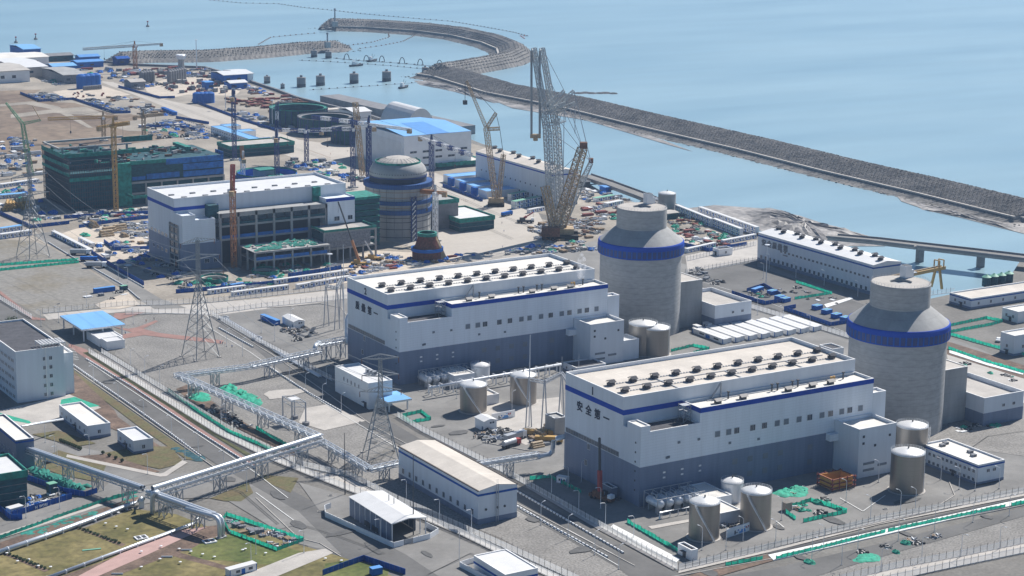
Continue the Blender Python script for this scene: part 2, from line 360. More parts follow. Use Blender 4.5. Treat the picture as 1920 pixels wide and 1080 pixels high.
zone('gravel_yard', 'gravel', [(545, 575), (640, 570), (660, 600), (640, 640), (560, 620)], 4)
zone('red_pavement', 'red_paving', [(0, 552), (60, 600), (85, 601), (85, 598), (62, 595), (0, 545)], 5)
zone('red_pavement', 'red_paving', [(215, 588), (272, 586), (225, 600), (212, 597)], 5)
zone('red_pavement', 'red_paving', [(212, 613), (240, 617), (258, 614), (292, 601), (297, 603), (268, 617), (300, 625), (420, 639), (416, 645), (330, 636), (270, 629), (240, 634), (226, 637), (228, 628), (248, 624)], 5)
zone('red_pavement', 'red_paving', [(130, 645), (160, 655), (366, 798), (480, 873), (470, 873), (355, 800), (150, 665), (128, 650)], 5)
zone('grass_verge', 'verge', [(155, 662), (166, 660), (400, 812), (480, 858), (480, 866), (392, 812)], 6)
zone('grass_verge', 'dry_grass', [(131, 690), (317, 822), (380, 865), (350, 862), (260, 800), (135, 705)], 5)
zone('grass_verge', 'dry_grass', [(195, 850), (262, 838), (320, 838), (345, 868), (300, 880), (215, 862)], 6)
zone('grass_verge', 'dry_grass', [(480, 890), (560, 897), (545, 925), (500, 905)], 6)
zone('grass_verge', 'dry_grass', [(395, 935), (465, 905), (475, 925), (452, 941), (420, 940)], 6)
zone('grass_verge', 'dry_grass', [(110, 845), (200, 872), (185, 905), (110, 890), (60, 870)], 6)
zone('grass_verge', 'dry_grass', [(60, 815), (110, 808), (180, 832), (140, 838)], 6)
zone('bare_soil', 'soil', [(130, 690), (215, 770), (230, 800), (160, 815), (130, 760)], 5)
zone('bare_soil', 'soil', [(190, 760), (262, 812), (320, 850), (200, 800)], 4)
zone('bare_soil', 'soil', [(330, 730), (350, 722), (470, 800), (560, 850), (530, 862), (430, 815)], 4)
zone('plaza', 'concrete_pale', [(0, 770), (130, 740), (190, 765), (120, 790), (30, 800), (0, 800)], 5)
zone('plaza', 'net_green', [(115, 750), (140, 745), (187, 762), (150, 767), (112, 765)], 6)
zone('plaza', 'net_green', [(0, 775), (55, 790), (60, 796), (0, 785)], 6)
# lawns in the near left corner
zone('lawn', 'lawn', [(-200, 1040), (0, 1030), (160, 990), (250, 955), (330, 965), (395, 990), (450, 990), (640, 1045), (760, 1090), (760, 1300), (-200, 1300)], 5)
zone('bare_soil', 'soil', [(-60, 1110), (120, 1080), (260, 1030), (370, 990), (415, 985), (440, 1000), (300, 1050), (180, 1095), (60, 1130)], 6)
zone('green_lawn', 'green_lawn', [(352, 1034), (390, 1012), (430, 1003), (478, 1012), (560, 1034), (600, 1045), (540, 1062), (470, 1058), (420, 1052), (365, 1050)], 6)
zone('green_lawn', 'green_lawn', [(610, 1058), (660, 1050), (730, 1070), (720, 1100), (600, 1100)], 6)
zone('planting_strip', 'soil', [(140, 990), (150, 988), (236, 1022), (228, 1026)], 6); zone('planting_strip', 'soil', [(0, 1038), (8, 1036), (92, 1070), (84, 1074)], 6)
zone('planting_strip', 'soil', [(310, 1040), (330, 1035), (470, 1075), (455, 1078)], 6); zone('bare_soil', 'soil', [(125, 858), (200, 852), (300, 885), (285, 888), (190, 868)], 6)
zone('path', 'concrete_pale', [(126, 853), (300, 889), (308, 887), (342, 864), (352, 868), (312, 894), (300, 895), (124, 858)], 7)
zone('bare_soil', 'soil', [(0, 1018), (120, 978), (258, 932), (262, 938), (130, 988), (0, 1032)], 6)
zone('path', 'pink_path', [(140, 1085), (225, 1040), (330, 995), (388, 990), (275, 1042), (165, 1090)], 7)
zone('path', 'concrete_pale', [(430, 1090), (560, 1038), (610, 1030), (625, 1038), (500, 1090)], 7)
zone('path', 'concrete_pale', [(0, 1002), (180, 945), (195, 948), (0, 1012)], 7)
zone('mud_flat', 'mud', G([(1280, 392), (1340, 385), (1440, 392), (1500, 405), (1560, 425), (1650, 450), (1660, 462), (1560, 462), (1420, 432)], SEA), 0, True).location.z = SEA+.15
zone('mud_flat', 'mud', G([(840, 165), (900, 178), (960, 203), (1100, 226), (1240, 268), (1300, 285), (1240, 262), (1100, 212), (960, 190)], SEA), 0, True).location.z = SEA+.2
zone('mud_flat', 'mud', G([(1680, 366), (1760, 380), (1925, 420), (1925, 440), (1800, 408), (1740, 395), (1690, 378)], SEA), 0, True).location.z = SEA+.2
zone('pale_strip', 'concrete_pale', [(167, 664), (189, 664), (425, 808), (565, 878), (655, 898), (747, 944), (792, 964), (960, 1040), (1085, 1096), (1060, 1098), (960, 1052), (862, 1004), (750, 958), (645, 919), (520, 869), (405, 814)], 7)
zone('pale_strip', 'concrete_pale', [(1560, 1094), (1680, 1066), (1800, 1044), (1990, 1004), (1990, 1022), (1780, 1066), (1640, 1098)], 7)
zone('pale_strip', 'concrete_pale', [(1272, 1068), (1440, 1029), (1650, 976), (1990, 908), (1990, 917), (1650, 984), (1440, 1037), (1272, 1076)], 7)
zone('pale_strip', 'concrete_pale', [(992, 910), (1122, 984), (1268, 1064), (1262, 1070), (1118, 992), (985, 914)], 7)
zone('dirt_track', 'dust', [(20, 215), (90, 206), (160, 200), (200, 215), (190, 218), (100, 212), (20, 222)], 4); zone('dirt_track', 'dust', [(200, 236), (300, 216), (370, 236), (330, 248), (240, 246)], 4)
zone('dirt_track', 'dust', [(0, 196), (60, 190), (110, 200), (175, 240), (165, 240), (100, 206), (50, 196), (0, 200)], 4)
# rocky spit by the harbour mouth of the canal
def mound(name, pts, hmax, seed, m='mud'):
    rnd = random.Random(seed); P = G(pts, SEA); xs = [p[0] for p in P]; ys = [p[1] for p in P]
    cx = sum(xs)/len(xs); cy = sum(ys)/len(ys); b = MB(); N_ = len(P); rings = 7; vs = []
    dense = []
    for i in range(N_):
        for t in range(8):
            a, c = P[i], P[(i+1) % N_]; dense.append((a[0]+(c[0]-a[0])*t/8, a[1]+(c[1]-a[1])*t/8))
    n = len(dense)
    for k in range(rings):
        t = k/rings
        for x, y in dense: vs.append((x+(cx-x)*t+rnd.uniform(-1, 1), y+(cy-y)*t+rnd.uniform(-1, 1), SEA-.3+hmax*min(1, t*2.2)*(.6+rnd.random()*.6)))
    vs.append((cx, cy, SEA+hmax)); fs = []
    for k in range(rings-1): fs += [(k*n+i, k*n+(i+1) % n, (k+1)*n+(i+1) % n, (k+1)*n+i) for i in range(n)]
    fs += [((rings-1)*n+i, (rings-1)*n+(i+1) % n, len(vs)-1) for i in range(n)]
    b.add(vs, fs); return struct(b, name, m)
mound('mud_bank', [(1390, 395), (1440, 388), (1480, 400), (1545, 425), (1640, 445), (1655, 455), (1560, 462), (1480, 440), (1400, 415)], 3.5, 3)
mound('tidal_bank', [(1690, 372), (1760, 388), (1925, 428), (1925, 440), (1800, 408), (1720, 392)], 1.5, 4)
mound('tidal_bank', [(770, 150), (830, 150), (900, 172), (960, 195), (930, 195), (850, 172), (780, 158)], 2, 5)
# breakwaters: rock armoured banks along a path
def bank(label, pts, prof, seed, cell=2.6, berm=None):
    """prof: (offset, height) pairs, negative offsets face the harbour; block rows follow the slope"""
    rnd = random.Random(seed); P = [U(x, y, SEA) for x, y in pts]; P = [Vector((p.x, p.y, 0)) for p in P]; L = []
    for a, c in zip(P, P[1:]):
        n = max(1, int((c-a).length/cell)); L += [a+(c-a)*(i/n) for i in range(n)]
    L.append(P[-1]); S_ = []
    for (s0, h0), (s1, h1) in zip(prof, prof[1:]):
        n = max(1, int(abs(s1-s0)/cell)); S_ += [(s0+(s1-s0)*i/n, h0+(h1-h0)*i/n) for i in range(n)]
    S_.append(prof[-1]); cols = len(S_); vs = []; fs = []; t = thing('breakwater', label, 'breakwater', (P[0].x, P[0].y, SEA)); w = MB()
    for i, p in enumerate(L):
        d = (L[min(i+3, len(L)-1)]-L[max(i-3, 0)]).normalized(); nrm = Vector((-d.y, d.x, 0)); e = min(1, .25+min(i, len(L)-1-i)*cell/22)
        for j, (s, h) in enumerate(S_):
            q = p+nrm*(s*e+rnd.uniform(-.3, .3)); blk = .55 if (i+j) % 2 else -.35
            vs.append((q.x, q.y, SEA+h*e+(blk*rnd.uniform(.6, 1.2) if 1 < h else rnd.uniform(-.5, .5))))
        if berm and i % 2 == 0 and i+2 < len(L):
            c = p+nrm*(berm[0]*e); w.obox((c.x, c.y, SEA+berm[1]*e-.2), L[i+2]-p, (L[i+2]-p).length+.3, 2.2, 1.1)
    b = MB()
    for i in range(len(L)-1):
        for j in range(cols-1): fs.append((i*cols+j, (i+1)*cols+j, (i+1)*cols+j+1, i*cols+j+1))
    b.add(vs, fs); part(b, 'rock_armour', 'rock', t)
    k = MB(); st = max(1, round(2.4/cell))
    for i in range(0, len(L)-1, st):
        d = (L[min(i+3, len(L)-1)]-L[max(i-3, 0)]).normalized(); nrm = Vector((-d.y, d.x, 0)); e = min(1, .25+min(i, len(L)-1-i)*cell/22)
        for j, (s, h) in enumerate(S_):
            if h < 4.0: continue
            q = L[i]+nrm*(s*e)+d*((j % 2)*cell*st*.5+rnd.uniform(-.2, .2)); u = rnd.uniform(1.1, 1.6)*max(.85, cell/3); k.obox((q.x, q.y, SEA+h*e-.2), d+nrm*rnd.uniform(-.25, .25), u, u*.8, rnd.uniform(.45, .95)*max(.85, cell/3))
    part(k, 'armour_blocks', 'rock', t, stuff=True)
    if w.v: part(w, 'berm_kerb', 'concrete_pale', t)
    r = MB()
    for i in range(0, len(L), 2):
        d = (L[min(i+3, len(L)-1)]-L[max(i-3, 0)]).normalized(); nrm = Vector((-d.y, d.x, 0))
        for side, lo, hi in ((prof[0][0], 1, 10), (prof[-1][0], -7, -1)):
            for k in range(2): q = L[i]+nrm*(side+rnd.uniform(lo, hi))+d*rnd.uniform(-2, 2); u = rnd.uniform(.6, 1.6); r.obox((q.x, q.y, SEA-.6), (rnd.uniform(-1, 1), rnd.uniform(-1, 1), 0), u*1.5, u, rnd.uniform(.7, 1.5))
    part(r, 'toe_rubble', 'rock', t, stuff=True); return L
PR = [(-46, -.6), (-40, .8), (-36, 2), (-31, 3.6), (0, 9.3), (3, 9.8), (8, 7), (17, -1)]
L1 = bank('long straight rock breakwater running from the hook to the right edge', [(806, 138), (860, 146), (960, 176), (1100, 203), (1240, 237), (1440, 283), (1600, 323), (1760, 360), (1990, 416)], PR, 1, 2.3, (-32.5, 3.6))
L2 = bank('hooked rock breakwater curling round the outer harbour', [(602, 56), (625, 54), (700, 56), (800, 63), (870, 72), (930, 86), (962, 99), (966, 110), (945, 120), (900, 129), (850, 138), (805, 144)], [(-32, -1), (-24, 3), (-6, 12), (0, 13.5), (4, 13.5), (12, 10), (26, -1)], 2, 3.3, (-20, 5.2))
L3 = bank('low rock breakwater jutting into the harbour from the left shore', [(200, 117), (280, 113), (385, 112), (480, 105), (560, 97), (640, 93), (656, 92)], [(-28, -1), (-22, 2), (-5, 9), (0, 11), (3, 11), (22, -1)], 3, 3.3)
b = MB()
for (px, py) in ((1085, 175), (1098, 174), (1110, 175), (1125, 175), (1135, 174.5), (1150, 175.5)):
    p = U(px, py, SEA); b.lathe(p.x, p.y, [(rr(5, 9), SEA-.2), (rr(3, 5), SEA+.8), (.4, SEA+1.3)], 9)
single(b, 'reef', 'dark low rocks awash just beyond the long breakwater', 'rocks', 'rock_dark', tuple(U(1110, 175, SEA)))
# quay wall kerb along the shore
def wall_run(name, label, cat, pts, h, w, m, z0=0, world=False):
    P = [Vector((*p[:2], 0)) for p in (pts if world else G(pts, z0))]; b = MB()
    for a, c in zip(P, P[1:]): b.obox(((a.x+c.x)/2, (a.y+c.y)/2, z0), c-a, (c-a).length+w*.5, w, h)
    return single(b, name, label, cat, m, (P[0].x, P[0].y, z0))
wall_run('sea_wall', 'long dark sea wall along the far left shoreline', 'wall', [(-60, 101), (0, 105), (60, 109), (150, 113), (255, 123), (385, 128), (430, 141), (520, 171), (560, 186), (680, 215), (740, 234)], 2.2, 2.5, 'concrete_dark')
wall_run('sea_wall', 'sea wall behind the white site cabins beside the mud flat', 'wall', [(1208, 373), (1270, 389), (1340, 413), (1420, 441), (1500, 471)], 1.6, 1.4, 'brown_trim')
# ---------------------------------------------------------------- generic pieces
def add_windows(root, face, pos, spans, z, h, name='window', mats=('steel_white', 'glass'), depth=.12, mull=2):
    """each window: frame + glazing as one part. face F: plane y=pos, L: plane x=pos; spans: [(a, b)]"""
    for a, b_ in spans:
        b = MB(); t = .12
        def bx(u0, u1, z0, z1, o, m):
            if face == 'F': b.box(u0, pos-o, z0, u1, pos+.05, z1, m)
            else: b.box(pos-o, u0, z0, pos+.05, u1, z1, m)
        bx(a, b_, z, z+h, depth*.5, 1)
        bx(a, b_, z-t, z, depth, 0); bx(a, b_, z+h, z+h+t, depth, 0); bx(a-t, a, z-t, z+h+t, depth+.01, 0); bx(b_, b_+t, z-t, z+h+t, depth+.01, 0)
        for k in range(1, mull): u = a+(b_-a)*k/mull; bx(u-t/2, u+t/2, z, z+h, depth-.02, 0)
        if name == 'window':
            f = MB(); g = MB()
            for k in range(0, len(b.f)):
                q = g if b.m[k] else f; q.add([b.v[i] for i in b.f[k]], [tuple(range(len(b.f[k])))])
            w_ = part(f, name, mats[0], root); part(g, 'pane', mats[1], w_)
        else: part(b, name, list(mats), root)
def shell(b, x0, y0, x1, y1, z0, z1, m=0, roof=1, par=.9, top=2, t=.35):
    """walls, sunken roof with a parapet"""
    b.box(x0, y0, z0, x1, y1, z1-par, m)
    b.box(x0, y0, z1-par, x1, y0+t, z1, m); b.box(x0, y1-t, z1-par, x1, y1, z1, m)
    b.box(x0, y0+t, z1-par, x0+t, y1-t, z1, m); b.box(x1-t, y0+t, z1-par, x1, y1-t, z1, m)
def roofing(x0, y0, x1, y1, z, par, t=.35):
    return MB().box(x0+t, y0+t, z-par, x1-t, y1-t, z-par+.06)
def coping(x0, y0, x1, y1, z, t=.45, h=.12):
    b = MB(); e = .06
    b.box(x0-e, y0-e, z, x1+e, y0+t, z+h); b.box(x0-e, y1-t, z, x1+e, y1+e, z+h); b.box(x0-e, y0+t, z, x0+t, y1-t, z+h); b.box(x1-t, y0+t, z, x1+e, y1-t, z+h); return b
def band(x0, y0, x1, y1, z0, z1, o=.07):
    b = MB(); b.box(x0-o, y0-o, z0, x1+o, y0-.002, z1); b.box(x0-o, y1+.002, z0, x1+o, y1+o, z1)
    b.box(x0-o, y0-.002, z0, x0-.002, y1+.002, z1); b.box(x1+.002, y0-.002, z0, x1+o, y1+.002, z1); return b
def bdims(N, R, L):
    """N=(px, y at the base, y at the roof), R and L = roof corners"""
    h = hgt(*N); p = U(N[0], N[1]); return p.x, p.y, U(R[0], R[1], h).x, U(L[0], L[1], h).y, h
def building(label, x0, y0, x1, y1, h, wall='white_cladding', base=None, stripe=None, roof='roof_pale', par=.8, win=(), name='building', cat='building', doors=(), z0=0, trim='parapet', group=None, extra=None):
    t = thing(name, label, cat, (x0, y0, z0), group)
    b = MB(); shell(b, x0, y0, x1, y1, z0, z0+h, par=par); part(b, 'wall', wall, t)
    part(roofing(x0, y0, x1, y1, z0+h, par), 'roof', roof, t)
    part(coping(x0, y0, x1, y1, z0+h), 'coping', trim, t)
    if base: part(band(x0, y0, x1, y1, z0, z0+base[1]), 'plinth', base[0], t)
    if stripe: part(band(x0, y0, x1, y1, z0+stripe[1], z0+stripe[2]), 'blue_stripe', stripe[0], t)
    for face, a, b_, n, w, z, hh in win:
        pos = y0-.08 if face == 'F' else x0-.08
        add_windows(t, face, pos, [(a+(b_-a)*(i+.5)/n-w/2, a+(b_-a)*(i+.5)/n+w/2) for i in range(n)], z0+z, hh)
    for face, u, w, hh in doors:
        b = MB()
        if face == 'F': b.box(u, y0-.2, z0+.05, u+w, y0-.02, z0+hh); b.box(u-.4, y0-1.4, z0+hh+.2, u+w+.4, y0-.1, z0+hh+.4)
        else: b.box(x0-.2, u, z0+.05, x0-.02, u+w, z0+hh); b.box(x0-1.4, u-.4, z0+hh+.2, x0-.1, u+w+.4, z0+hh+.4)
        part(b, 'door', 'dark_metal', t)
    return t
def vent_mesh():
    b = MB(); b.box(-1.5, -1.1, 0, 1.5, 1.1, 1.0, 1); b.box(-1.1, -.8, 1, 1.1, .8, 1.5, 0)
    for s in (-1, 1):
        b.slab([(-1.7, s*.25, 2.35), (1.7, s*.25, 2.35), (1.7, s*1.9, 1.5), (-1.7, s*1.9, 1.5)], .12, 1)
        b.box(-1.6, s*.75-.08, 1.0, -1.45, s*.75+.08, 2.2, 0); b.box(1.45, s*.75-.08, 1.0, 1.6, s*.75+.08, 2.2, 0)
    b.box(-1.7, -.25, 2.2, 1.7, .25, 2.42, 2)
    b.v = [(x*.95, y*.95, z) for x, y, z in b.v]; return b.mesh('roof_vent', ['dark_metal', 'roof_dark', 'grey_block'])
def hood_mesh():
    b = MB(); b.box(-1.2, -1, 0, 1.2, 1, 1.2, 0); b.slab([(-1.9, -1.6, 1.3), (1.9, -1.6, 1.3), (1.9, 0, 2.2), (-1.9, 0, 2.2)], .1, 1); b.slab([(-1.9, 0, 2.2), (1.9, 0, 2.2), (1.9, 1.6, 1.3), (-1.9, 1.6, 1.3)], .1, 1)
    return b.mesh('roof_hood', ['dark_metal', 'concrete_pale'])
VENT = vent_mesh(); HOOD = hood_mesh()
def text_part(root, txt, size, origin, xdir, zdir, name, m='navy_paint', ext=.06, label=None):
    c = bpy.data.curves.new('t', 'FONT'); c.body = txt; c.size = size; c.extrude = ext; c.resolution_u = 2; c.offset = size*.028
    o = bpy.data.objects.new('t', c); COL.objects.link(o)
    me = bpy.data.meshes.new_from_object(o.evaluated_get(bpy.context.evaluated_depsgraph_get())); me = me.copy()
    bpy.data.objects.remove(o)
    x = Vector(xdir).normalized(); z = Vector(zdir).normalized(); n = x.cross(z)
    R = Matrix((x, z, n)).transposed().to_4x4(); me.transform(Matrix.Translation(Vector(origin)-ORG[root.name]) @ R)
    me.materials.clear(); me.materials.append(MATS[m]); me.name = name
    return part(me, name, m, root, label)
# ---------------------------------------------------------------- turbine halls of the two finished units
HL, HW, HH, HD = 121.9, 43.75, 43.04, 12.55
HN = ['the nearest hall', 'the second hall']
def turbine_hall(oy, num, words, label, roofm):
    t = thing('turbine_hall', label, 'turbine hall', (0, oy, 0)); X = lambda x: x; y0 = oy
    b = MB(); shell(b, 0, y0, HL, y0+HW, 16.66, HH, par=1.6); b.box(0, y0, 0, HL, y0+HW, 16.66)
    shell(b, 29.35, y0-HD, HL, y0-.01, 16.66, 37.4, par=1.1); b.box(29.35, y0-HD, 0, HL, y0-.01, 16.66)
    shell(b, 0, y0-HD, 29.34, y0-.01, 16.66, 31.1, par=.8); b.box(0, y0-HD, 0, 29.34, y0-.01, 16.66)
    shell(b, 0, y0-HD, 4.6, y0-3, 31.1, 33.7, par=.5)
    part(b, 'wall', 'white_cladding', t)
    part(roofing(0, y0, HL, y0+HW, HH, 1.6), 'main_roof', roofm, t); part(coping(0, y0, HL, y0+HW, HH), 'coping', 'parapet', t)
    part(roofing(29.35, y0-HD, HL, y0, 37.4, 1.1), 'lower_roof', 'roof_pale', t); part(coping(29.35, y0-HD, HL, y0-.5, 37.4), 'coping', 'parapet', t)
    part(roofing(0, y0-HD, 29.34, y0, 31.1, .8), 'terrace', 'roof_dark', t); part(coping(4.6, y0-HD, 29.3, y0-.5, 31.1), 'coping', 'parapet', t)
    part(roofing(0, y0-HD, 4.6, y0-3, 33.7, .5), 'stair_roof', 'roof_pale', t); part(coping(0, y0-HD, 4.6, y0-3, 33.7), 'coping', 'parapet', t)
    g = MB(); o = .06
    g.box(-o, y0-HD-o, 0, 101, y0-HD-.002, 16.66); g.box(-o, y0-HD-.002, 0, -.002, y0+HW, 16.66); g.box(HL+.002, y0-HD, 0, HL+o, y0+HW, 16.66); g.box(-o, y0+HW+.002, 0, HL, y0+HW+o, 16.66)
    part(g, 'grey_base', 'grey_cladding', t)
    g = MB(); zb, zt = 35.38, 37.55
    g.box(-.09, y0-.09, zb, 29.35, y0-.002, zt); g.box(-.09, y0-.002, zb, -.002, y0+HW+.09, zt)
    g.box(29.26, y0-HD-.09, 35.3, 29.348, y0-.09, 37.35); g.box(29.26, y0-HD-.09, 35.3, HL+.09, y0-HD-.002, 37.35); g.box(HL+.002, y0-HD, 35.3, HL+.09, y0, 37.35)
    g.box(-.09, y0+HW+.002, zb, HL, y0+HW+.09, zt)
    part(g, 'blue_band', 'blue_band', t)
    # ribbon of windows on the end wall
    for k in range(20): add_windows(t, 'L', -.07, [(y0+2.7+k*2.01, y0+2.7+k*2.01+1.8)], 17.1, 1.9, 'ribbon_window', mats=('pale_block' if k % 7 == 3 else 'galvanised', 'glass'), mull=3)
    # front windows and louvres
    for i, (px, lv) in enumerate(((1345, 1), (1366, 1), (1381, 0), (1411, 0), (1433, 0), (1457, 1), (1474, 1), (1498, 1), (1518, 0), (1541, 1), (1557, 0), (1578, 1), (1593, 0), (1613, 1))):
        x = UY(px, 815-(px-1345)*50/268, -HD).x
        add_windows(t, 'F', y0-HD-.08, [(x-1.2, x+1.2)], 23.9, 2.3, 'louvre' if lv else 'window', mats=('galvanised', 'louvre' if lv else 'glass'), mull=1 if lv else 3)
    for x, z in ((19, 24.5), (29, 24.3), (14, 19), (13.2, 18.9), (45, 20.2), (60, 19.6)):
        b = MB(); b.box(x-.6, y0-HD-.25, z-.5, x+.6, y0-HD-.01, z+.5); part(b, 'wall_grille', 'louvre', t)
    for x in (12, 21, 30):
        for z in (12.8, 10.6): b = MB(); b.box(x-.6, y0-HD-.2, z-.35, x+.6, y0-HD-.07, z+.35); part(b, 'wall_grille', 'steel_white', t)
    for x in (48, 56, 64, 72, 88):
        for z in (10.5, 4.0): b = MB(); b.box(x-1.3, y0-HD-.14, z, x+1.3, y0-HD-.07, z+2.4); part(b, 'wall_louvre', 'louvre', t)
    for z in (6, 10, 14, 18, 22, 26): b = MB(); b.box(-.25, y0-9.6, z, -.07, y0-9, z+.7); part(b, 'wall_lamp', 'dark_metal', t)
    for y, z, w in ((26, 6.5, 1.8), (24, 14, 1.8)): add_windows(t, 'L', -.07, [(y0+y, y0+y+w)], z, 2.4)
    # roof ventilators
    b0, b1 = U(1145, 720, 42), U(1532, 658.5, 42); f0, f1 = U(1171, 733, 42), U(1559, 670, 42)
    for i in range(11): part(VENT, 'roof_vent', None, t, at=(b0.x+(b1.x-b0.x)*i/10, y0+(b0.y+b1.y)/2, HH-1.54))
    for i in range(11): part(VENT, 'roof_vent', None, t, at=(f0.x+(f1.x-f0.x)*i/10, y0+(f0.y+f1.y)/2, HH-1.54))
    for x in (42, 55, 79, 92, 102): part(HOOD, 'roof_hood', None, t, at=(x, y0-7.5, 36.36))
    for x in (50, 73, 76, 84, 87, 112): b = MB(); b.tube((x, y0-4, 36.3), (x, y0-4, 39.2), .35, 8); b.tube((x, y0-4, 39.2), (x, y0-4, 39.6), .7, 8); part(b, 'flue', 'dark_metal', t)
    for x in (104.5, 106): b = MB(); b.tube((x, y0-5, 36.3), (x, y0-5, 38.8), .6, 10); part(b, 'yellow_stack', 'crane_yellow', t)
    # steel stair tower on the terrace and a ladder stair above the lower roof
    b = MB()
    for x in (25, 28.6):
        for y in (y0-7, y0-3.4): b.beam((x, y, 30.4), (x, y, 37.8), .22)
    for z in (32.5, 35, 37.4):
        b.box(25, y0-7, z, 28.6, y0-3.4, z+.1); b.beam((25, y0-7, z-2.2), (28.6, y0-7, z), .14)
    part(b, 'stair_tower', 'galvanised', t)
    b = MB(); b.beam((43, y0-1.2, 36.5), (48, y0-1.2, 42.8), 1.0, h=.2); b.box(48, y0-1.6, 36.4, 48.3, y0-.8, 43); b.beam((43, y0-1.8, 37.5), (48, y0-1.8, 43.8), .1); part(b, 'roof_stair', 'galvanised', t)
    # cable tray along the roof ridge
    b = MB(); b.box(f0.x, y0+(f0.y+b0.y)/2, HH-1.5, f1.x, y0+(f0.y+b0.y)/2+.4, HH-1.2)
    for yy, xa, xb in ((y0+b0.y, b0.x, b1.x), (y0+f0.y, f0.x, f1.x)):
        for k in range(int((xb-xa)/1.5)): b.box(xa+k*1.5, yy+.2, HH-1.52, xa+k*1.5+.7, yy+.55, HH-1.1)
        b.box(xa, yy-.1, HH-1.5, xb, yy+.05, HH-1.35)
    b.box(31, y0-9.6, 36.3, 118, y0-9.2, 36.6); b.box(40, y0-3, 36.3, 110, y0-2.6, 36.75)
    for k in range(3): xx = 30+k*33; b.box(xx, y0+1, HH-1.5, xx+.5, y0+(16 if k else 22), HH-1.15)
    part(b, 'cable_tray', 'galvanised', t)
    text_part(t, num, 4.6, (-.1, y0+(24 if num == '1' else 24.5), 38.4), (0, -1, 0), (0, 0, 1), 'numeral')
    for i, ch in enumerate(words):
        text_part(t, ch, 4.5, (-.1, y0+34.6-i*6.7, 29.2), (0, -1, 0), (0, 0, 1), 'character')
    return t
turbine_hall(0, '1', '安全第一', 'nearest white and grey turbine hall with blue band and numeral 1 on its end wall', 'roof_tan')
turbine_hall(206.19, '2', '质量第一', 'white and grey turbine hall behind, with blue band and numeral 2 on its end wall', 'roof_pale')
# ---------------------------------------------------------------- shield buildings
TX, TY = 167.3, 23.4
def shield(oy, label):
    cy = TY+oy; t = thing('shield_building', label, 'reactor building', (TX, cy, 0)); n = 96
    part(MB().lathe(TX, cy, [(22.1, 0), (22.1, 43.3)], n), 'cylinder_wall', 'concrete_tower', t, smooth=False)
    b = MB().lathe(TX, cy, [(22.1, 42.9), (23.35, 43.3), (23.35, 49.5)], n); b.lathe(TX, cy, [(23.35, 49.5), (23.0, 50.1), (21.5, 50.5)], n); part(b, 'air_inlet_ring', 'blue_band', t)
    b = MB()
    for i in range(54):
        a = 2*pi*i/54; u = Vector((cos(a), sin(a), 0)); v = Vector((-sin(a), cos(a), 0)); c = Vector((TX, cy, 0))+u*23.36
        b.obox((c.x, c.y, 43.9), v, 1.9, .1, 3.6)
    part(b, 'inlet_louvres', 'crane_blue', t)
    b = MB()
    for i in range(54):
        a = 2*pi*(i+.5)/54; u = Vector((cos(a), sin(a), 0)); v = Vector((-sin(a), cos(a), 0)); c = Vector((TX, cy, 0))+u*23.4
        b.obox((c.x, c.y, 43.6), v, .3, .3, 4.2)
    part(b, 'inlet_ribs', 'cabin_blue', t)
    part(MB().lathe(TX, cy, [(22.6, 50.2), (13.6, 57.2)], n), 'conical_roof', 'concrete', t)
    b = MB().lathe(TX, cy, [(13.6, 56.6), (13.6, 67.6), (13.3, 67.9), (4.9, 67.9), (4.9, 67.0), (.1, 67.0)], n, cap=False); part(b, 'water_tank_wall', 'concrete_tower', t)
    b = MB().lathe(TX, cy, [(13.1, 67.93), (5.1, 68.0)], n, cap=False); part(b, 'tank_roof', 'concrete_pale', t)
    b = MB()
    for i in range(48):
        a = 2*pi*i/48; x, y = TX+13.2*cos(a), cy+13.2*sin(a); b.beam((x, y, 67.9), (x, y, 69.1), .07)
    for z in (68.5, 69.1):
        for i in range(48):
            a, c = 2*pi*i/48, 2*pi*(i+1)/48; b.beam((TX+13.2*cos(a), cy+13.2*sin(a), z), (TX+13.2*cos(c), cy+13.2*sin(c), z), .05)
    part(b, 'guard_rail', 'galvanised', t)
    p = U(1698, 519.5, 68); px, py = p.x, p.y+oy
    b = MB(); b.box(px-2, py-2, 67.9, px+1.8, py+1.8, 73.6); part(b, 'vent_house', 'steel_white', t)
    b = MB(); b.box(px-1.6, py-1.6, 73.6, px+1.4, py+1.4, 73.75); part(b, 'vent_opening', 'dark_metal', t)
    b = MB(); b.box(px+1.9, py-1.6, 67.9, px+3.4, py+.8, 71.5); b.box(px+3.4, py-1, 69.5, px+6, py+.4, 70.6 if oy else 69.9); part(b, 'vent_annex', 'steel_white', t)
    return t
shield(0, 'nearer domed concrete reactor tower with blue louvred ring, at right beside the nearest hall')
shield(206.19, 'farther concrete reactor tower with blue louvred ring, behind the second hall in the middle')
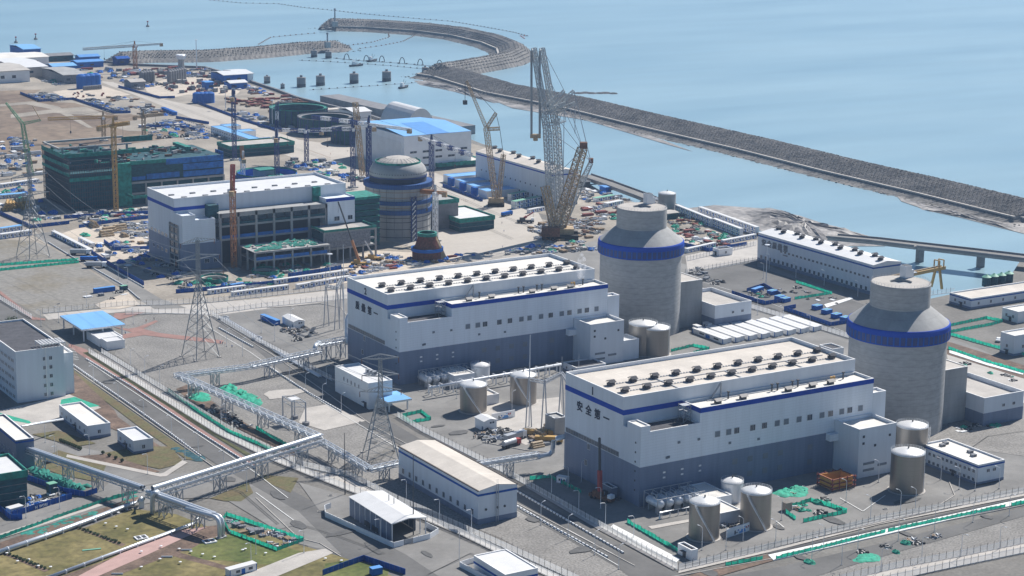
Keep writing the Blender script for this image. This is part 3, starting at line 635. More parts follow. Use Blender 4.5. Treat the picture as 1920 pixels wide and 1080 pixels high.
for oy, w in ((0, 'nearer'), (206.19, 'farther')):
    building(f'bare grey concrete block attached to the right side of the {w} reactor tower', 176, 12.9+oy, 201.7, 38+oy, 26, 'concrete', roof='concrete_pale', par=.3, name='auxiliary_building')
    building(f'low white annex with grey base right of the grey block by the {w} reactor tower', 202, 1.2+oy, 227, 38+oy, 13.6, 'white_cladding', ('grey_cladding', 6.2), roof='concrete_pale', par=2.0, name='annex', win=(('F', 211, 224, 2, 1.6, 8, 1.3),))
    t = building(f'plain white tall annex projecting from the right end of {HN[oy > 0]}', 101, -28.7+oy, 121.5, -12.7+oy, 21.8, 'white_cladding', roof='roof_pale', par=1.4, name='annex')
    for x, y, z in ((103.5, 0, 18.3), (103.5, 0, 15.3), (110, 0, 13.6), (118, 0, 17)):
        b = MB(); b.box(x-.5, -28.95+oy, z-.5, x+.5, -28.68+oy, z+.5); part(b, 'wall_grille', 'dark_metal', t)
    for x0_, x1_, z in ((104, 110, 5.6), (104, 110, 2.7), (112, 117, 4)): b = MB(); b.box(x0_, -28.9+oy, z, x1_, -28.68+oy, z+1); part(b, 'wall_louvre', 'louvre', t)
    b = MB(); b.box(96.5, -15.6+oy, 13.5, 101.1, -12.55+oy, 16.5); single(b, 'duct_box', f'small white duct box on the grey front wall beside the annex of {HN[oy > 0]}', 'duct', 'white_cladding', (98, -14+oy, 13.5))
    building(f'slender white stair block at the far right end of {HN[oy > 0]}', 122, -12.5+oy, 129.3, -6.3+oy, 30.8, 'white_cladding', roof='roof_pale', par=1, name='stair_block')
building('low white block attached beside the tall annex of the second hall', 121.8, 178.5, 131.8, 190, 10.5, 'white_cladding', roof='roof_white', par=.3, name='annex')
# ---------------------------------------------------------------- round storage tanks
def round_tank(cx, cy, R, h, label, wall='steel_tank', roof='tank_roof', stair=True, ladder=False, group=None, a0=3.4, dome=1.6):
    t = thing('storage_tank', label, 'storage tank', (cx, cy, 0), group)
    part(MB().lathe(cx, cy, [(R+.9, 0), (R+.9, .3), (R+.05, .3)], 48), 'foundation', 'concrete_pale', t)
    part(MB().lathe(cx, cy, [(R, .2), (R, h)], 64), 'shell', wall, t, smooth=False)
    dr = part(MB().lathe(cx, cy, [(R+.15, h-.25), (R+.15, h), (R*.75, h+dome*.42), (R*.5, h+dome*.72), (R*.25, h+dome*.93), (.05, h+dome)], 48), 'dome_roof', roof, t, smooth=True)
    part(MB().tube((cx, cy, h+dome-.1), (cx, cy, h+dome+.9), .3, 8), 'vent_pipe', 'dark_metal', dr)
    b = MB()
    for i in range(36):
        a = 2*pi*i/36; c = 2*pi*(i+1)/36; x, y = cx+(R+.1)*cos(a), cy+(R+.1)*sin(a); x2, y2 = cx+(R+.1)*cos(c), cy+(R+.1)*sin(c)
        b.beam((x, y, h), (x, y, h+1.1), .06)
        for z in (h+.55, h+1.1): b.beam((x, y, z), (x2, y2, z), .05)
    part(b, 'top_railing', 'steel_white', t)
    if stair:
        b = MB(); n = 26
        for i in range(n):
            a, c = a0+1.25*i/n, a0+1.25*(i+1)/n; z, z2 = h*(1-i/n), h*(1-(i+1)/n)
            for rad in (R+.15, R+1.0):
                p, q = (cx+rad*cos(a), cy+rad*sin(a)), (cx+rad*cos(c), cy+rad*sin(c))
                b.beam((*p, z), (*q, z2), .16, h=.3)
                b.beam((*p, z+1), (*q, z2+1), .07)
            b.beam((cx+(R+.1)*cos(a), cy+(R+.1)*sin(a), z), (cx+(R+1.05)*cos(a), cy+(R+1.05)*sin(a), z), .28, h=.06)
        part(b, 'spiral_stair', 'steel_white', t)
    if ladder:
        b = MB(); a = ladder; x, y = cx+(R+.35)*cos(a), cy+(R+.35)*sin(a); v = Vector((-sin(a), cos(a), 0))*.3
        for s in (-1, 1): b.beam((x+v.x*s, y+v.y*s, .4), (x+v.x*s, y+v.y*s, h+1), .08)
        k = .6
        while k < h: b.beam((x-v.x, y-v.y, k), (x+v.x, y+v.y, k), .06); k += .45
        part(b, 'ladder', 'steel_white', t)
    return t
round_tank(109.1, -50.3, 7, 16.8, 'large steel tank with domed roof and ladder, nearest the two-storey white office', stair=False, ladder=5.2)
p = U(1711, 797, 16.5); round_tank(p.x, p.y, 6.8, 16.5, 'steel tank half hidden behind the annex of the nearest hall, stair at its right', stair=True, a0=5.3)
def tank_at(px, yb, yt, wpx, label, **k):   # front-bottom point of the shell, front rim and width in the photo
    f = U(px, yb); z = (f-CAM).dot(FW); R = wpx*z/F/2; v = Vector((FW.x, FW.y, 0)).normalized()
    return round_tank(f.x+v.x*R, f.y+v.y*R, R, hgt(px, yb, yt), label, **k)
tank_at(1322, 1017, 949, 58, 'left one of the two near steel tanks with spiral stairs', a0=3.5)
tank_at(1419, 997, 929, 58, 'right one of the two near steel tanks with spiral stairs', a0=3.5)
tank_at(1374, 945, 909, 42, 'small white round tank against the grey wall of the nearest hall', wall='steel_white', roof='roof_white', stair=False, ladder=4.6)
tank_at(887, 777, 727, 51, 'leftmost brown steel tank beside the small white gabled hut in front of the second hall', a0=3.5)
tank_at(981, 762, 709, 50, 'brown steel tank left of the nearest hall behind the steel portal frames', a0=3.5)
tank_at(900, 716, 689, 36, 'small white round tank against the grey wall of the second hall', wall='steel_white', roof='roof_white', stair=False, ladder=4.6)
tank_at(1231, 671, 620, 52, 'steel tank in front of the farther reactor tower, right of the pair', stair=False, ladder=5.2)
p = U(1206, 606, 16); round_tank(p.x, p.y, 7.4, 16, 'steel tank in front of the farther reactor tower, left and behind its twin', stair=False)
p = U(1250, 396, 0); round_tank(p.x, p.y, 6.3, 13, 'grey round tank beside the shore road behind the farther reactor tower', wall='concrete', roof='roof_white', stair=False)
# ---------------------------------------------------------------- horizontal vessels on saddles
def vessel_kind():
    t = thing('pressure_vessel', '', 'pressure vessel'); r = 1.35; L = 3.6
    prof = [(-L-1.0, .2), (-L-.75, .8), (-L-.3, 1.2), (-L, r), (L, r), (L+.3, 1.2), (L+.75, .8), (L+1, .2)]
    n = 20; vs = []; fs = []
    for y, q in prof: vs += [(q*cos(2*pi*i/n), y, 3+q*sin(2*pi*i/n)) for i in range(n)]
    for j in range(len(prof)-1): fs += [(j*n+i, (j+1)*n+i, (j+1)*n+(i+1) % n, j*n+(i+1) % n) for i in range(n)]
    fs += [tuple(range(n)), tuple(range(len(vs)-1, len(vs)-n-1, -1))]
    part(MB().add(vs, fs), 'shell', 'steel_white', t, smooth=True)
    for y in (-2.4, 2.4): part(MB().box(-1, y-.25, 0, 1, y+.25, 1.9), 'saddle', 'galvanised', t)
    b = MB().tube((0, -1, 4.2), (0, -1, 5.3), .3, 8); b.tube((0, -1, 5.3), (0, 2.5, 5.3), .2, 8); b.tube((0, 2.5, 5.3), (0, 2.5, 4.2), .2, 8); part(b, 'nozzle', 'galvanised', t)
    return Kind(t)
VES = vessel_kind()
for j, (px, py, n, w) in enumerate(((1236, 962, 5, 'the nearest hall'), (806, 728, 6, 'the second hall'))):
    p = U(px, py); s = .0
    for i in range(n): VES.put((p.x+i*4.6, p.y+3+j*2, 0), 0, f'{ORD[i]} horizontal white vessel from the left beside {w}', 'white horizontal vessels beside the halls', (1.45, 1.1, 1.3))
    b = MB()
    for i in range(n+1): x = p.x-2+i*4.3; b.beam((x, p.y-1.5, 0), (x, p.y-1.5, 6.2), .25); b.beam((x, p.y+8, 0), (x, p.y+8, 7.5), .25); b.beam((x, p.y-1.5, 6.2), (x, p.y+8, 7.2), .2)
    b.beam((p.x-2, p.y-1.5, 6.2), (p.x+n*4.3, p.y-1.5, 6.2), .25); b.beam((p.x-2, p.y+8, 7.4), (p.x+n*4.3, p.y+8, 7.4), .25)
    single(b, 'pipe_gantry', f'dark steel gantry over the row of horizontal vessels beside {w}', 'frame', 'galvanised', (p.x, p.y, 0))
    b = MB(); y = p.y-6; b.path([(p.x-4, y, 0), (p.x-4, y, 2.6), (p.x+14, y, 2.6), (p.x+14, y+3, 2.6)], .45)
    for i in range(5): b.beam((p.x-3+i*4, y, 0), (p.x-3+i*4, y, 2.3), .25)
    single(b, 'pipe_line', f'white pipe on low supports in front of the vessels beside {w}', 'pipe', 'steel_white', (p.x, y, 0))
# small buildings round the halls
def bld(label, N, R, L, **k):
    x0, y0, x1, y1, h = bdims(N, R, L); return building(label, x0, y0, x1, y1, h, **k)
bld('low white pump house behind the vessels beside the nearest hall', (1325, 962, 937), (1362, 923), (1280, 912), roof='roof_pale', par=.4, name='pump_house')
bld('small white pump annex between the two near tanks of the nearest hall', (1350, 988, 963), (1369, 946), (1330, 938), roof='roof_pale', par=.4, name='pump_house')
bld('low white pump house behind the vessels beside the second hall', (852, 728, 705), (885, 697), (822, 692), roof='roof_pale', par=.4, name='pump_house')
p = U(1362, 1009); q = U(1412, 993)
def mural(p, q, h, label):
    t = thing('screen_wall', label, 'wall', tuple(p)); d = q-p; L_ = d.length; b = MB(); b.obox(((p.x+q.x)/2, (p.y+q.y)/2, 0), d, L_, .4, h); part(b, 'wall', 'cabin_white', t)
    u = d.normalized(); n = Vector((u.y, -u.x, 0)); rnd = random.Random(5)
    for m, fr, zz, w, hh in (('dark_metal', .3, .5, .5, 1.6), ('dark_metal', .36, .9, 1.1, .3), ('cabin_blue', .42, 1.6, .5, .6), ('roof_blue', .58, .5, 3.4, .7), ('roof_blue', .6, 1.2, 2.2, .6), ('crane_red', .72, 1.9, .7, .6), ('crane_red', .8, 2.0, .6, .6), ('crane_red', .78, 1.5, .3, .3), ('roof_blue_light', .66, 2.4, 1.4, .3)):
        c = p+u*(fr*L_)+n*.26; b = MB(); b.obox((c.x, c.y, zz*h/3.6), u, w, .12, hh); part(b, 'painted_mark', m, t)
mural(p, q, 3.6, 'white wall painted with red, blue and black figures between the two near tanks')
p = U(922, 790); q = U(965, 782); mural(p, q, 3.6, 'white wall painted with small figures beside the leftmost brown tank of the second hall')
# ---------------------------------------------------------------- lattice helpers
def lattice(b, p, q, w, m=0, n=None, t=.22, w2=None, up=None, face=4):
    """square lattice girder from p to q"""
    p = Vector(p); q = Vector(q); d = q-p; L_ = d.length
    u, v = perp(d) if up is None else (d.cross(Vector(up)).normalized(), Vector(up))
    w2 = w if w2 is None else w2; n = n or max(2, int(L_/(w*1.05)))
    def corner(i, k):
        f = i/n; ww = (w+(w2-w)*f)/2; s = ((-1, -1), (1, -1), (1, 1), (-1, 1))[k]
        return p+d*f+u*(s[0]*ww)+v*(s[1]*ww)
    for k in range(4): b.beam(corner(0, k), corner(n, k), t, m)
    for i in range(n):
        for k in range(4):
            a, c = (k, (k+1) % 4) if i % 2 else ((k+1) % 4, k)
            b.beam(corner(i, a), corner(i+1, c), t*.55, m); b.beam(corner(i+1, a), corner(i+1, c), t*.5, m)
    return b
def tower_crane(label, base, z1, jib, jl, cj, mast='crane_blue', jibm='crane_white', w=2.6, luff=None, z0=0, t=.42, tip=6):
    """base (x, y), mast height, jib azimuth (deg), jib and counter-jib lengths"""
    x, y = base[:2]; r = thing('tower_crane', label, 'tower crane', (x, y, z0))
    part(MB().box(x-3, y-3, z0-.2, x+3, y+3, z0+1), 'footing', 'concrete', r)
    part(lattice(MB(), (x, y, z0+.5), (x, y, z1), w, t=t, up=(0, 1, 0)), 'mast', mast, r)
    a = radians(jib); d = Vector((cos(a), sin(a), 0)); c = Vector((x, y, z1))
    b = MB().box(x-w*.7, y-w*.7, z1, x+w*.7, y+w*.7, z1+1.4); part(b, 'slewing_unit', mast, r)
    k = c+Vector((-d.y, d.x, 0))*2.2; part(MB().obox((k.x, k.y, z1+.2), d, 2, 1.6, 2.2), 'cab', 'cabin_white', r)
    if luff is None:
        part(lattice(MB(), c+Vector((0, 0, 1.2)), c+Vector((0, 0, tip+1)), 1.6, t=t*.9, w2=.5), 'tower_top', mast, r)
        mb = MB(); nn = max(4, int(jl/9))
        for i in range(nn): lattice(mb, c+d*(jl*i/nn)+Vector((0, 0, 2)), c+d*(jl*(i+1)/nn)+Vector((0, 0, 2)), 2.3, m=i % 2, n=5, t=t*.95)
        part(mb, 'jib', [jibm, mast if jibm == 'crane_white' else jibm], r)
        part(lattice(MB(), c-d*1+Vector((0, 0, 2)), c-d*cj+Vector((0, 0, 2)), 1.5, t=t*.8), 'counter_jib', jibm, r)
        e = c-d*(cj-1.5); part(MB().obox((e.x, e.y, z1-.8), d, 3, 2.4, 3), 'counterweight', 'crane_tan', r)
        top = c+Vector((0, 0, tip+1)); b = MB()
        for f in (.35, .75): b.beam(top, c+d*(jl*f)+Vector((0, 0, 2.8)), .12)
        b.beam(top, c-d*(cj*.85)+Vector((0, 0, 2.6)), .12); part(b, 'tie_bars', 'dark_metal', r)
        tr = c+d*(jl*.6); b = MB().beam(tr+Vector((0, 0, 1)), tr-Vector((0, 0, 9)), .12); b.box(tr.x-.5, tr.y-.5, z1-11, tr.x+.5, tr.y+.5, z1-9); part(b, 'hook', 'dark_metal', r)
    else:
        l = radians(luff); tipp = c+d*(jl*cos(l))+Vector((0, 0, jl*sin(l)+1.5)); mb = MB(); s = c+Vector((0, 0, 1.5)); nn = max(4, int(jl/6))
        for i in range(nn): lattice(mb, s+(tipp-s)*(i/nn), s+(tipp-s)*((i+1)/nn), 2, m=i % 2, n=4, t=t)
        part(mb, 'jib', [jibm, mast if jibm == 'crane_white' else jibm], r)
        e = c-d*cj; part(MB().beam(c+Vector((0, 0, 1)), e+Vector((0, 0, 1)), 1.4), 'counter_jib', mast, r)
        part(MB().obox((e.x, e.y, z1-1), d, 3, 3, 3), 'counterweight', 'crane_tan', r)
        ap = c-d*2+Vector((0, 0, 8)); part(lattice(MB(), c+Vector((0, 0, 1)), ap, 1, t=t*.8), 'a_frame', mast, r)
        b = MB().beam(ap, tipp, .12); b.beam(ap, e+Vector((0, 0, 1)), .12); b.beam(tipp, tipp-Vector((0, 0, min(20, jl*.5))), .1); part(b, 'ropes', 'dark_metal', r)
    return r
def cr(label, px, pyb, pyt, jib, jl, cj, **k):
    p = U(px, pyb)
    if isinstance(jib, tuple):   # jib tip seen in the photo at jib height
        q = U(jib[0], jib[1], hgt(px, pyb, pyt)+2); jib = math.degrees(math.atan2(q.y-p.y, q.x-p.x)); jl = min(75, (Vector((q.x, q.y))-Vector((p.x, p.y))).length)
    return tower_crane(label, (p.x, p.y), hgt(px, pyb, pyt), jib, jl, cj, **k)
# ---------------------------------------------------------------- unit 3 (white hall with open concrete front)
Y3, X3 = 494.0, 4.0
def frame_grid(b, x0, x1, y, z0, z1, nx, levels, cw=1.4, bw=1.2, depth=1.2, m=0):
    for i in range(nx+1): x = x0+(x1-x0)*i/nx; b.box(x-cw/2, y-depth, z0, x+cw/2, y, z1, m)
    for z in levels: b.box(x0, y-depth+.1, z-bw/2, x1, y+.1, z+bw/2, m)
def unit3():
    t = thing('turbine_hall', 'half finished turbine hall with white end wall, blue band and open concrete frames', 'turbine hall', (X3, Y3, 0))
    x0, x1, y0, y1 = X3, X3+117, Y3, Y3+44.4
    b = MB(); shell(b, x0, y0, x1, y1, 16.66, HH, par=1.5); b.box(x0, y0, 0, x1, y1, 16.66)
    xa = x0+8.5; shell(b, x0, y0-HD, xa, y0-.01, 16.7, 34.5, par=.8); shell(b, xa, y0-HD, x0+21.5, y0-.01, 16.7, 31.2, par=.8)
    b.box(x0, y0-HD, 0, x0+25, y0-.01, 16.7)
    shell(b, x1-20, y0-HD, x1, y0-.01, 20, 36.6, par=.8)
    part(b, 'wall', 'white_cladding', t)
    part(roofing(x0, y0, x1, y1, HH, 1.5), 'main_roof', 'roof_white', t); part(coping(x0, y0, x1, y1, HH), 'coping', 'parapet', t)
    g = MB(); o = .06; g.box(x0-o, y0-HD-o, 0, x0+25, y0-HD-.003, 16.7); g.box(x0-o, y0-HD-.003, 0, x0-.003, y1, 16.7); part(g, 'grey_base', 'grey_cladding', t)
    g = MB(); g.box(x0-.09, y0-.09, 35.4, x0+29, y0-.003, 37.5); g.box(x0-.09, y0-.003, 35.4, x0-.003, y1, 37.5); g.box(x1-20.1, y0-HD-.09, 34.4, x1+.09, y0-HD-.003, 36.5); part(g, 'blue_band', 'blue_band', t)
    # dark opening in the end wall with floor slabs
    g = MB(); g.box(x0-.14, y0-6, .3, x0-.07, y0+8, 27.5); part(g, 'end_opening', 'glass', t)
    g = MB()
    for z in (4, 8, 12, 16.5, 21, 25.5): g.box(x0-.5, y0-6, z, x0-.14, y0+8, z+.8)
    for y in (y0-6, y0+1, y0+8): g.box(x0-.55, y-.4, 0, x0-.2, y+.4, 27.5)
    part(g, 'opening_frame', 'concrete', t)
    add_windows(t, 'L', x0-.07, [(y0+12+k*6, y0+16+k*6) for k in range(5)], 16.9, 2.1, 'ribbon_window')
    add_windows(t, 'L', x0-.07, [(y0+13+k*7, y0+16+k*7) for k in range(4)], 7, 2, 'window'); add_windows(t, 'F', y0-HD-.08, [(x0+14, x0+17), (x0+20, x0+22)], 4, 2.4, 'window')
    # open concrete frame
    f = MB(); frame_grid(f, x0+25, x1-20, y0-HD+1.2, 0, 33.6, 6, (17, 25.4, 32.8)); frame_grid(f, x0+25, x1-20, y0-1.5, 16, 33, 12, (21, 29), .8, .7, .8)
    for z in (16.6, 25, 33): f.box(x0+25, y0-HD+1.3, z, x1-20, y0-.02, z+.4)
    f.box(x0+25, y0-HD, 30.8, x1-20, y0-HD+.25, 33.6)
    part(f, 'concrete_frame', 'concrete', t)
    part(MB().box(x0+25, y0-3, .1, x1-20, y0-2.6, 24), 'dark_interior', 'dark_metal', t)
    n = MB()
    for k in range(6):
        a = x0+25.8+k*12; n.box(a, y0-HD+.2, 17.6, a+10.4, y0-HD+.4, 19.6)
    part(n, 'safety_net', 'net_blue', t)
    n = MB()
    for k in range(6): a = x0+25.8+k*12; n.box(a, y0-HD+.3, 25.8, a+10.4, y0-HD+.5, 27.6)
    part(n, 'floor_netting', 'net_green_dark', t)
    n = MB(); n.box(x0+20, y0-6.5, 29.5, x0+26.5, y0-.1, 38); part(n, 'netted_scaffold', 'net_green_dark', t)
    n = MB(); n.box(x0+93, y0-2.4, 33, x0+98, y0-.1, 42.5); part(n, 'netted_stair', 'net_teal', t)
    for k in range(8): part(MB().box(-1.6, -1, 0, 1.6, 1, .7), 'roof_light', 'grey_block', t, at=(x0+10+k*14, y0+8, HH-1.4))
    for k in range(8): part(MB().box(-1.6, -1, 0, 1.6, 1, .7), 'roof_light', 'grey_block', t, at=(x0+6+k*14, y0+16+3, HH-1.4))
    add_windows(t, 'F', y0-HD-.08, [(x1-14.5, x1-11), (x1-5, x1-1.8)], 22, 2.6)
    # front two-storey frame with green netting on its deck
    q = thing('concrete_frame', 'two storey open concrete frame with green netting in front of the half finished hall', 'frame', (x0+38, y0-40, 0))
    f = MB(); X0, X1 = x0+36, x0+86
    for yy in (y0-38, y0-27, y0-16): frame_grid(f, X0, X1, yy, 0, 13, 4, (7.6, 12.6), 1, 1, 1)
    f.box(X0-.5, y0-39, 12.9, X1+.5, y0-14.5, 13.2); f.box(X0, y0-38, 7.5, X1, y0-15, 7.8); part(f, 'frame', 'concrete', q)
    n = MB()
    for k in range(5): n.box(X0+k*12.3+.7, y0-39, 8, X0+min(k*12.3+11.6, 49.4), y0-38.8, 10); 
    part(n, 'safety_net', 'net_blue', q)
    n = MB(); rnd = random.Random(3)
    for k in range(46):
        a, c = rnd.uniform(X0, X1-5), rnd.uniform(y0-38.5, y0-20); n.slab([(a, c, 13.3), (a+rnd.uniform(2, 6), c, 13.4+rnd.random()), (a+rnd.uniform(2, 6), c+3, 13.5+rnd.random()*1.5), (a, c+3, 13.4)], .15)
    part(n, 'green_netting', 'net_teal', q)
    n = MB()
    for k in range(40): a, c = rnd.uniform(X0, X1-3), rnd.uniform(y0-38, y0-20); n.obox((a, c, 13.25), (rnd.uniform(-1, 1), rnd.uniform(-1, 1), 0), 3, .6, .8)
    part(n, 'deck_timber', 'pale_block', q)
    # grey panelled block with green edge netting near the reactor
    q = thing('scaffold_building', 'grey panelled block with green edge nets between half finished hall and ribbed tower', 'building', (x0+86, y0-36, 0))
    f = MB(); X0, X1, a, c = x0+86, x0+122, y0-32, y0-13
    for yy in (a+1, c): frame_grid(f, X0, X1, yy, 0, 19, 4, (8.5, 13, 18.6), 1, 1, 1)
    f.box(X0, a, 18.9, X1, c, 19.4); f.box(X0, a+1, 8.2, X1, c, 8.6); part(f, 'frame', 'concrete', q)
    part(MB().box(X0+.6, a-.15, 13.2, X1-4, a+.1, 18.2).box(X0+.6, a-.1, 9.2, X1-4, a+.1, 12.8), 'grey_panels', 'grey_block', q)
    part(MB().box(X0-.3, a-.3, 19.4, X1+.3, a, 20.8).box(X1, a, 19.4, X1+.3, c, 20.8).box(X0-.3, a, 19.4, X0, c, 20.8), 'edge_netting', 'net_teal', q)
    part(MB().box(X0-.2, a+.3, 9, X0, c, 18.5), 'side_netting', 'net_green_dark', q)
    part(MB().box(X0+3, a+2, 19.4, X1-8, c-3, 19.6), 'pale_deck', 'concrete_pale', q)
    q = thing('netted_block', 'green netted stair block beside the ribbed reactor tower', 'building', (x0+118, y0-6, 0)); b = MB()
    for k in range(8): b.box(x0+117.5, y0-8, 2+k*4, x0+137, y0+12, 5.2+k*4)
    part(b, 'netting', 'net_green_dark', q); b = MB()
    for k in range(8): b.box(x0+117.2, y0-8.3, 5.2+k*4, x0+137.3, y0+12.3, 5.5+k*4)
    b.box(x0+117, y0-8.6, 33, x0+137.5, y0+12.6, 34.6); part(b, 'net_bands', 'net_teal', q)
unit3()
# containment tower of unit 3
def unit3_tower():
    cx, cy = 171.0, 517.0; t = thing('containment_tower', 'ribbed grey and blue reactor tower under construction with pale segmented dome', 'reactor building', (cx, cy, 0)); R = 21.6
    z = lambda py, r=R: zfront(cx, cy, r, py)
    zt = z(352); part(MB().lathe(cx, cy, [(R, 0), (R, zt)], 80), 'cylinder_wall', 'concrete', t)
    for k, (a, b_, m) in enumerate(((348, 356, 'roof_blue'), (379, 386, 'roof_blue'), (396, 404, 'roof_blue'))):
        za, zb = z(b_), z(a); part(MB().lathe(cx, cy, [(R+.1, za), (R+1.3, za), (R+1.3, zb), (R+.1, zb)], 80), 'walkway_ring', 'ring_blue', t)
        bb = MB()
        for i in range(90):
            q = 2*pi*i/90; bb.beam((cx+(R+1.35)*cos(q), cy+(R+1.35)*sin(q), za), (cx+(R+1.35)*cos(q), cy+(R+1.35)*sin(q), zb+.4), .16)
        part(bb, 'ring_posts', 'crane_blue', t)
    for py in (362, 372, 391, 410, 418, 431, 446): part(MB().lathe(cx, cy, [(R+.02, z(py)-.2), (R+.16, z(py)-.2), (R+.16, z(py)+.2), (R+.02, z(py)+.2)], 80, cap=False), 'weld_band', 'timber' if py in (362, 372, 391) else 'dark_metal', t)
    bb = MB()
    for i in range(26):
        q = 2*pi*i/26; bb.beam((cx+(R+.05)*cos(q), cy+(R+.05)*sin(q), (i % 2)*6), (cx+(R+.05)*cos(q), cy+(R+.05)*sin(q), zt), .22)
    part(bb, 'plate_seams', 'concrete_dark', t)
    zs = zt; r1 = 18.9
    part(MB().lathe(cx, cy, [(21.5, zs), (21.5, zs+.1), (r1, zs+.2), (r1, zs+5)], 80), 'dark_band', 'cloth_dark', t)
    part(MB().lathe(cx, cy, [(r1+.15, zs+4.8), (r1+.5, zs+4.8), (r1+.5, zs+5.4), (r1+.15, zs+5.4)], 80, cap=False), 'walkway_ring', 'crane_blue', t)
    part(MB().lathe(cx, cy, [(r1, zs+5), (19.1, zs+6.5), (18.8, zs+8.6), (17.9, zs+10.6), (16.4, zs+12.4), (14.6, zs+13.6)], 80), 'shoulder', 'concrete', t, smooth=True)
    bb = MB()
    for i in range(64): q = 2*pi*i/64; x, y = cx+18.8*cos(q), cy+18.8*sin(q); bb.box(x-.25, y-.25, zs+7.4, x+.25, y+.25, zs+8)
    part(bb, 'tie_holes', 'dark_metal', t); ztop = zs+13.6
    part(MB().lathe(cx, cy, [(14.7, ztop-1), (15.1, ztop-1), (15.1, ztop+1), (14.7, ztop+1)], 64, cap=False), 'edge_netting', 'net_teal', t)
    n = 24; part(MB().lathe(cx, cy, [(14.4, ztop), (12, ztop+1.5), (8, ztop+2.9), (4, ztop+3.7), (.1, ztop+4)], n), 'segmented_dome', 'concrete_pale', t)
    bb = MB()
    for i in range(n):
        q = 2*pi*i/n; c = Vector((cos(q), sin(q), 0)); P = [(14.4, ztop+.05), (12, ztop+1.55), (8, ztop+2.95)]
        for (ra, z1), (rb, z2) in zip(P, P[1:]): bb.beam((cx+c.x*ra, cy+c.y*ra, z1), (cx+c.x*rb, cy+c.y*rb, z2), .22)
    part(bb, 'dome_ribs', 'grey_block', t)
    # blue stair tower climbing the wall
    p = U(774, 452); tw = thing('stair_tower', 'blue latticed stair tower leaning on the front of the ribbed reactor tower', 'stair tower', (p.x, p.y, 0)); h = hgt(774, 452, 369)
    part(lattice(MB(), (p.x, p.y, 0), (p.x, p.y, h), 3.2, t=.5, up=(0, 1, 0)), 'lattice', 'crane_blue', tw); b = MB()
    for k in range(int(h/3)): b.beam((p.x-1.4, p.y-1.6, k*3), (p.x+1.4, p.y-1.6, k*3+2.8), .5)
    part(b, 'stairs', 'steel_white', tw)
unit3_tower()
def netted(label, x0, y0, x1, y1, h, name='netted_building', top='roof_white', m='net_green_dark'):
    t = thing(name, label, 'building', (x0, y0, 0)); part(MB().box(x0, y0, 0, x1, y1, h-.6), 'wall', m, t); b = MB()
    k = 3.0
    while k < h-2: b.box(x0-.12, y0-.12, k, x1+.12, y1+.12, k+.25); k += 3
    part(b, 'scaffold_bands', 'concrete_dark', t)
    b = MB(); b.box(x0-.5, y0-.5, h-2.2, x1+.5, y0, h+.7); b.box(x0-.5, y0, h-2.2, x0, y1, h+.7); b.box(x1, y0, h-2.2, x1+.5, y1, h+.7); b.box(x0-.5, y1, h-2.2, x1+.5, y1+.5, h+.7); part(b, 'edge_netting', 'net_teal', t)
    part(MB().box(x0+.5, y0+.5, h-.6, x1-.5, y1-.5, h-.3), 'deck', top, t); return t
x0, y0, x1, y1, h = bdims((862, 436, 412), (917, 402), (842, 390)); netted('green netted low building with bright white roof right of the ribbed tower', x0, y0, x1, y1, h)
x0, y0, x1, y1, h = bdims((815, 432, 378), (848, 374), (806, 360)); netted('taller grey building with green netted top just right of the ribbed tower', x0, y0, x1+4, y1+8, h, m='concrete_dark', top='concrete')
x0, y0, x1, y1, h = bdims((822, 318, 308), (895, 296), (790, 285)); netted('long low green netted trench building in front of the blue roofed workshop', x0, y0, x1, y1, h, top='pale_block')
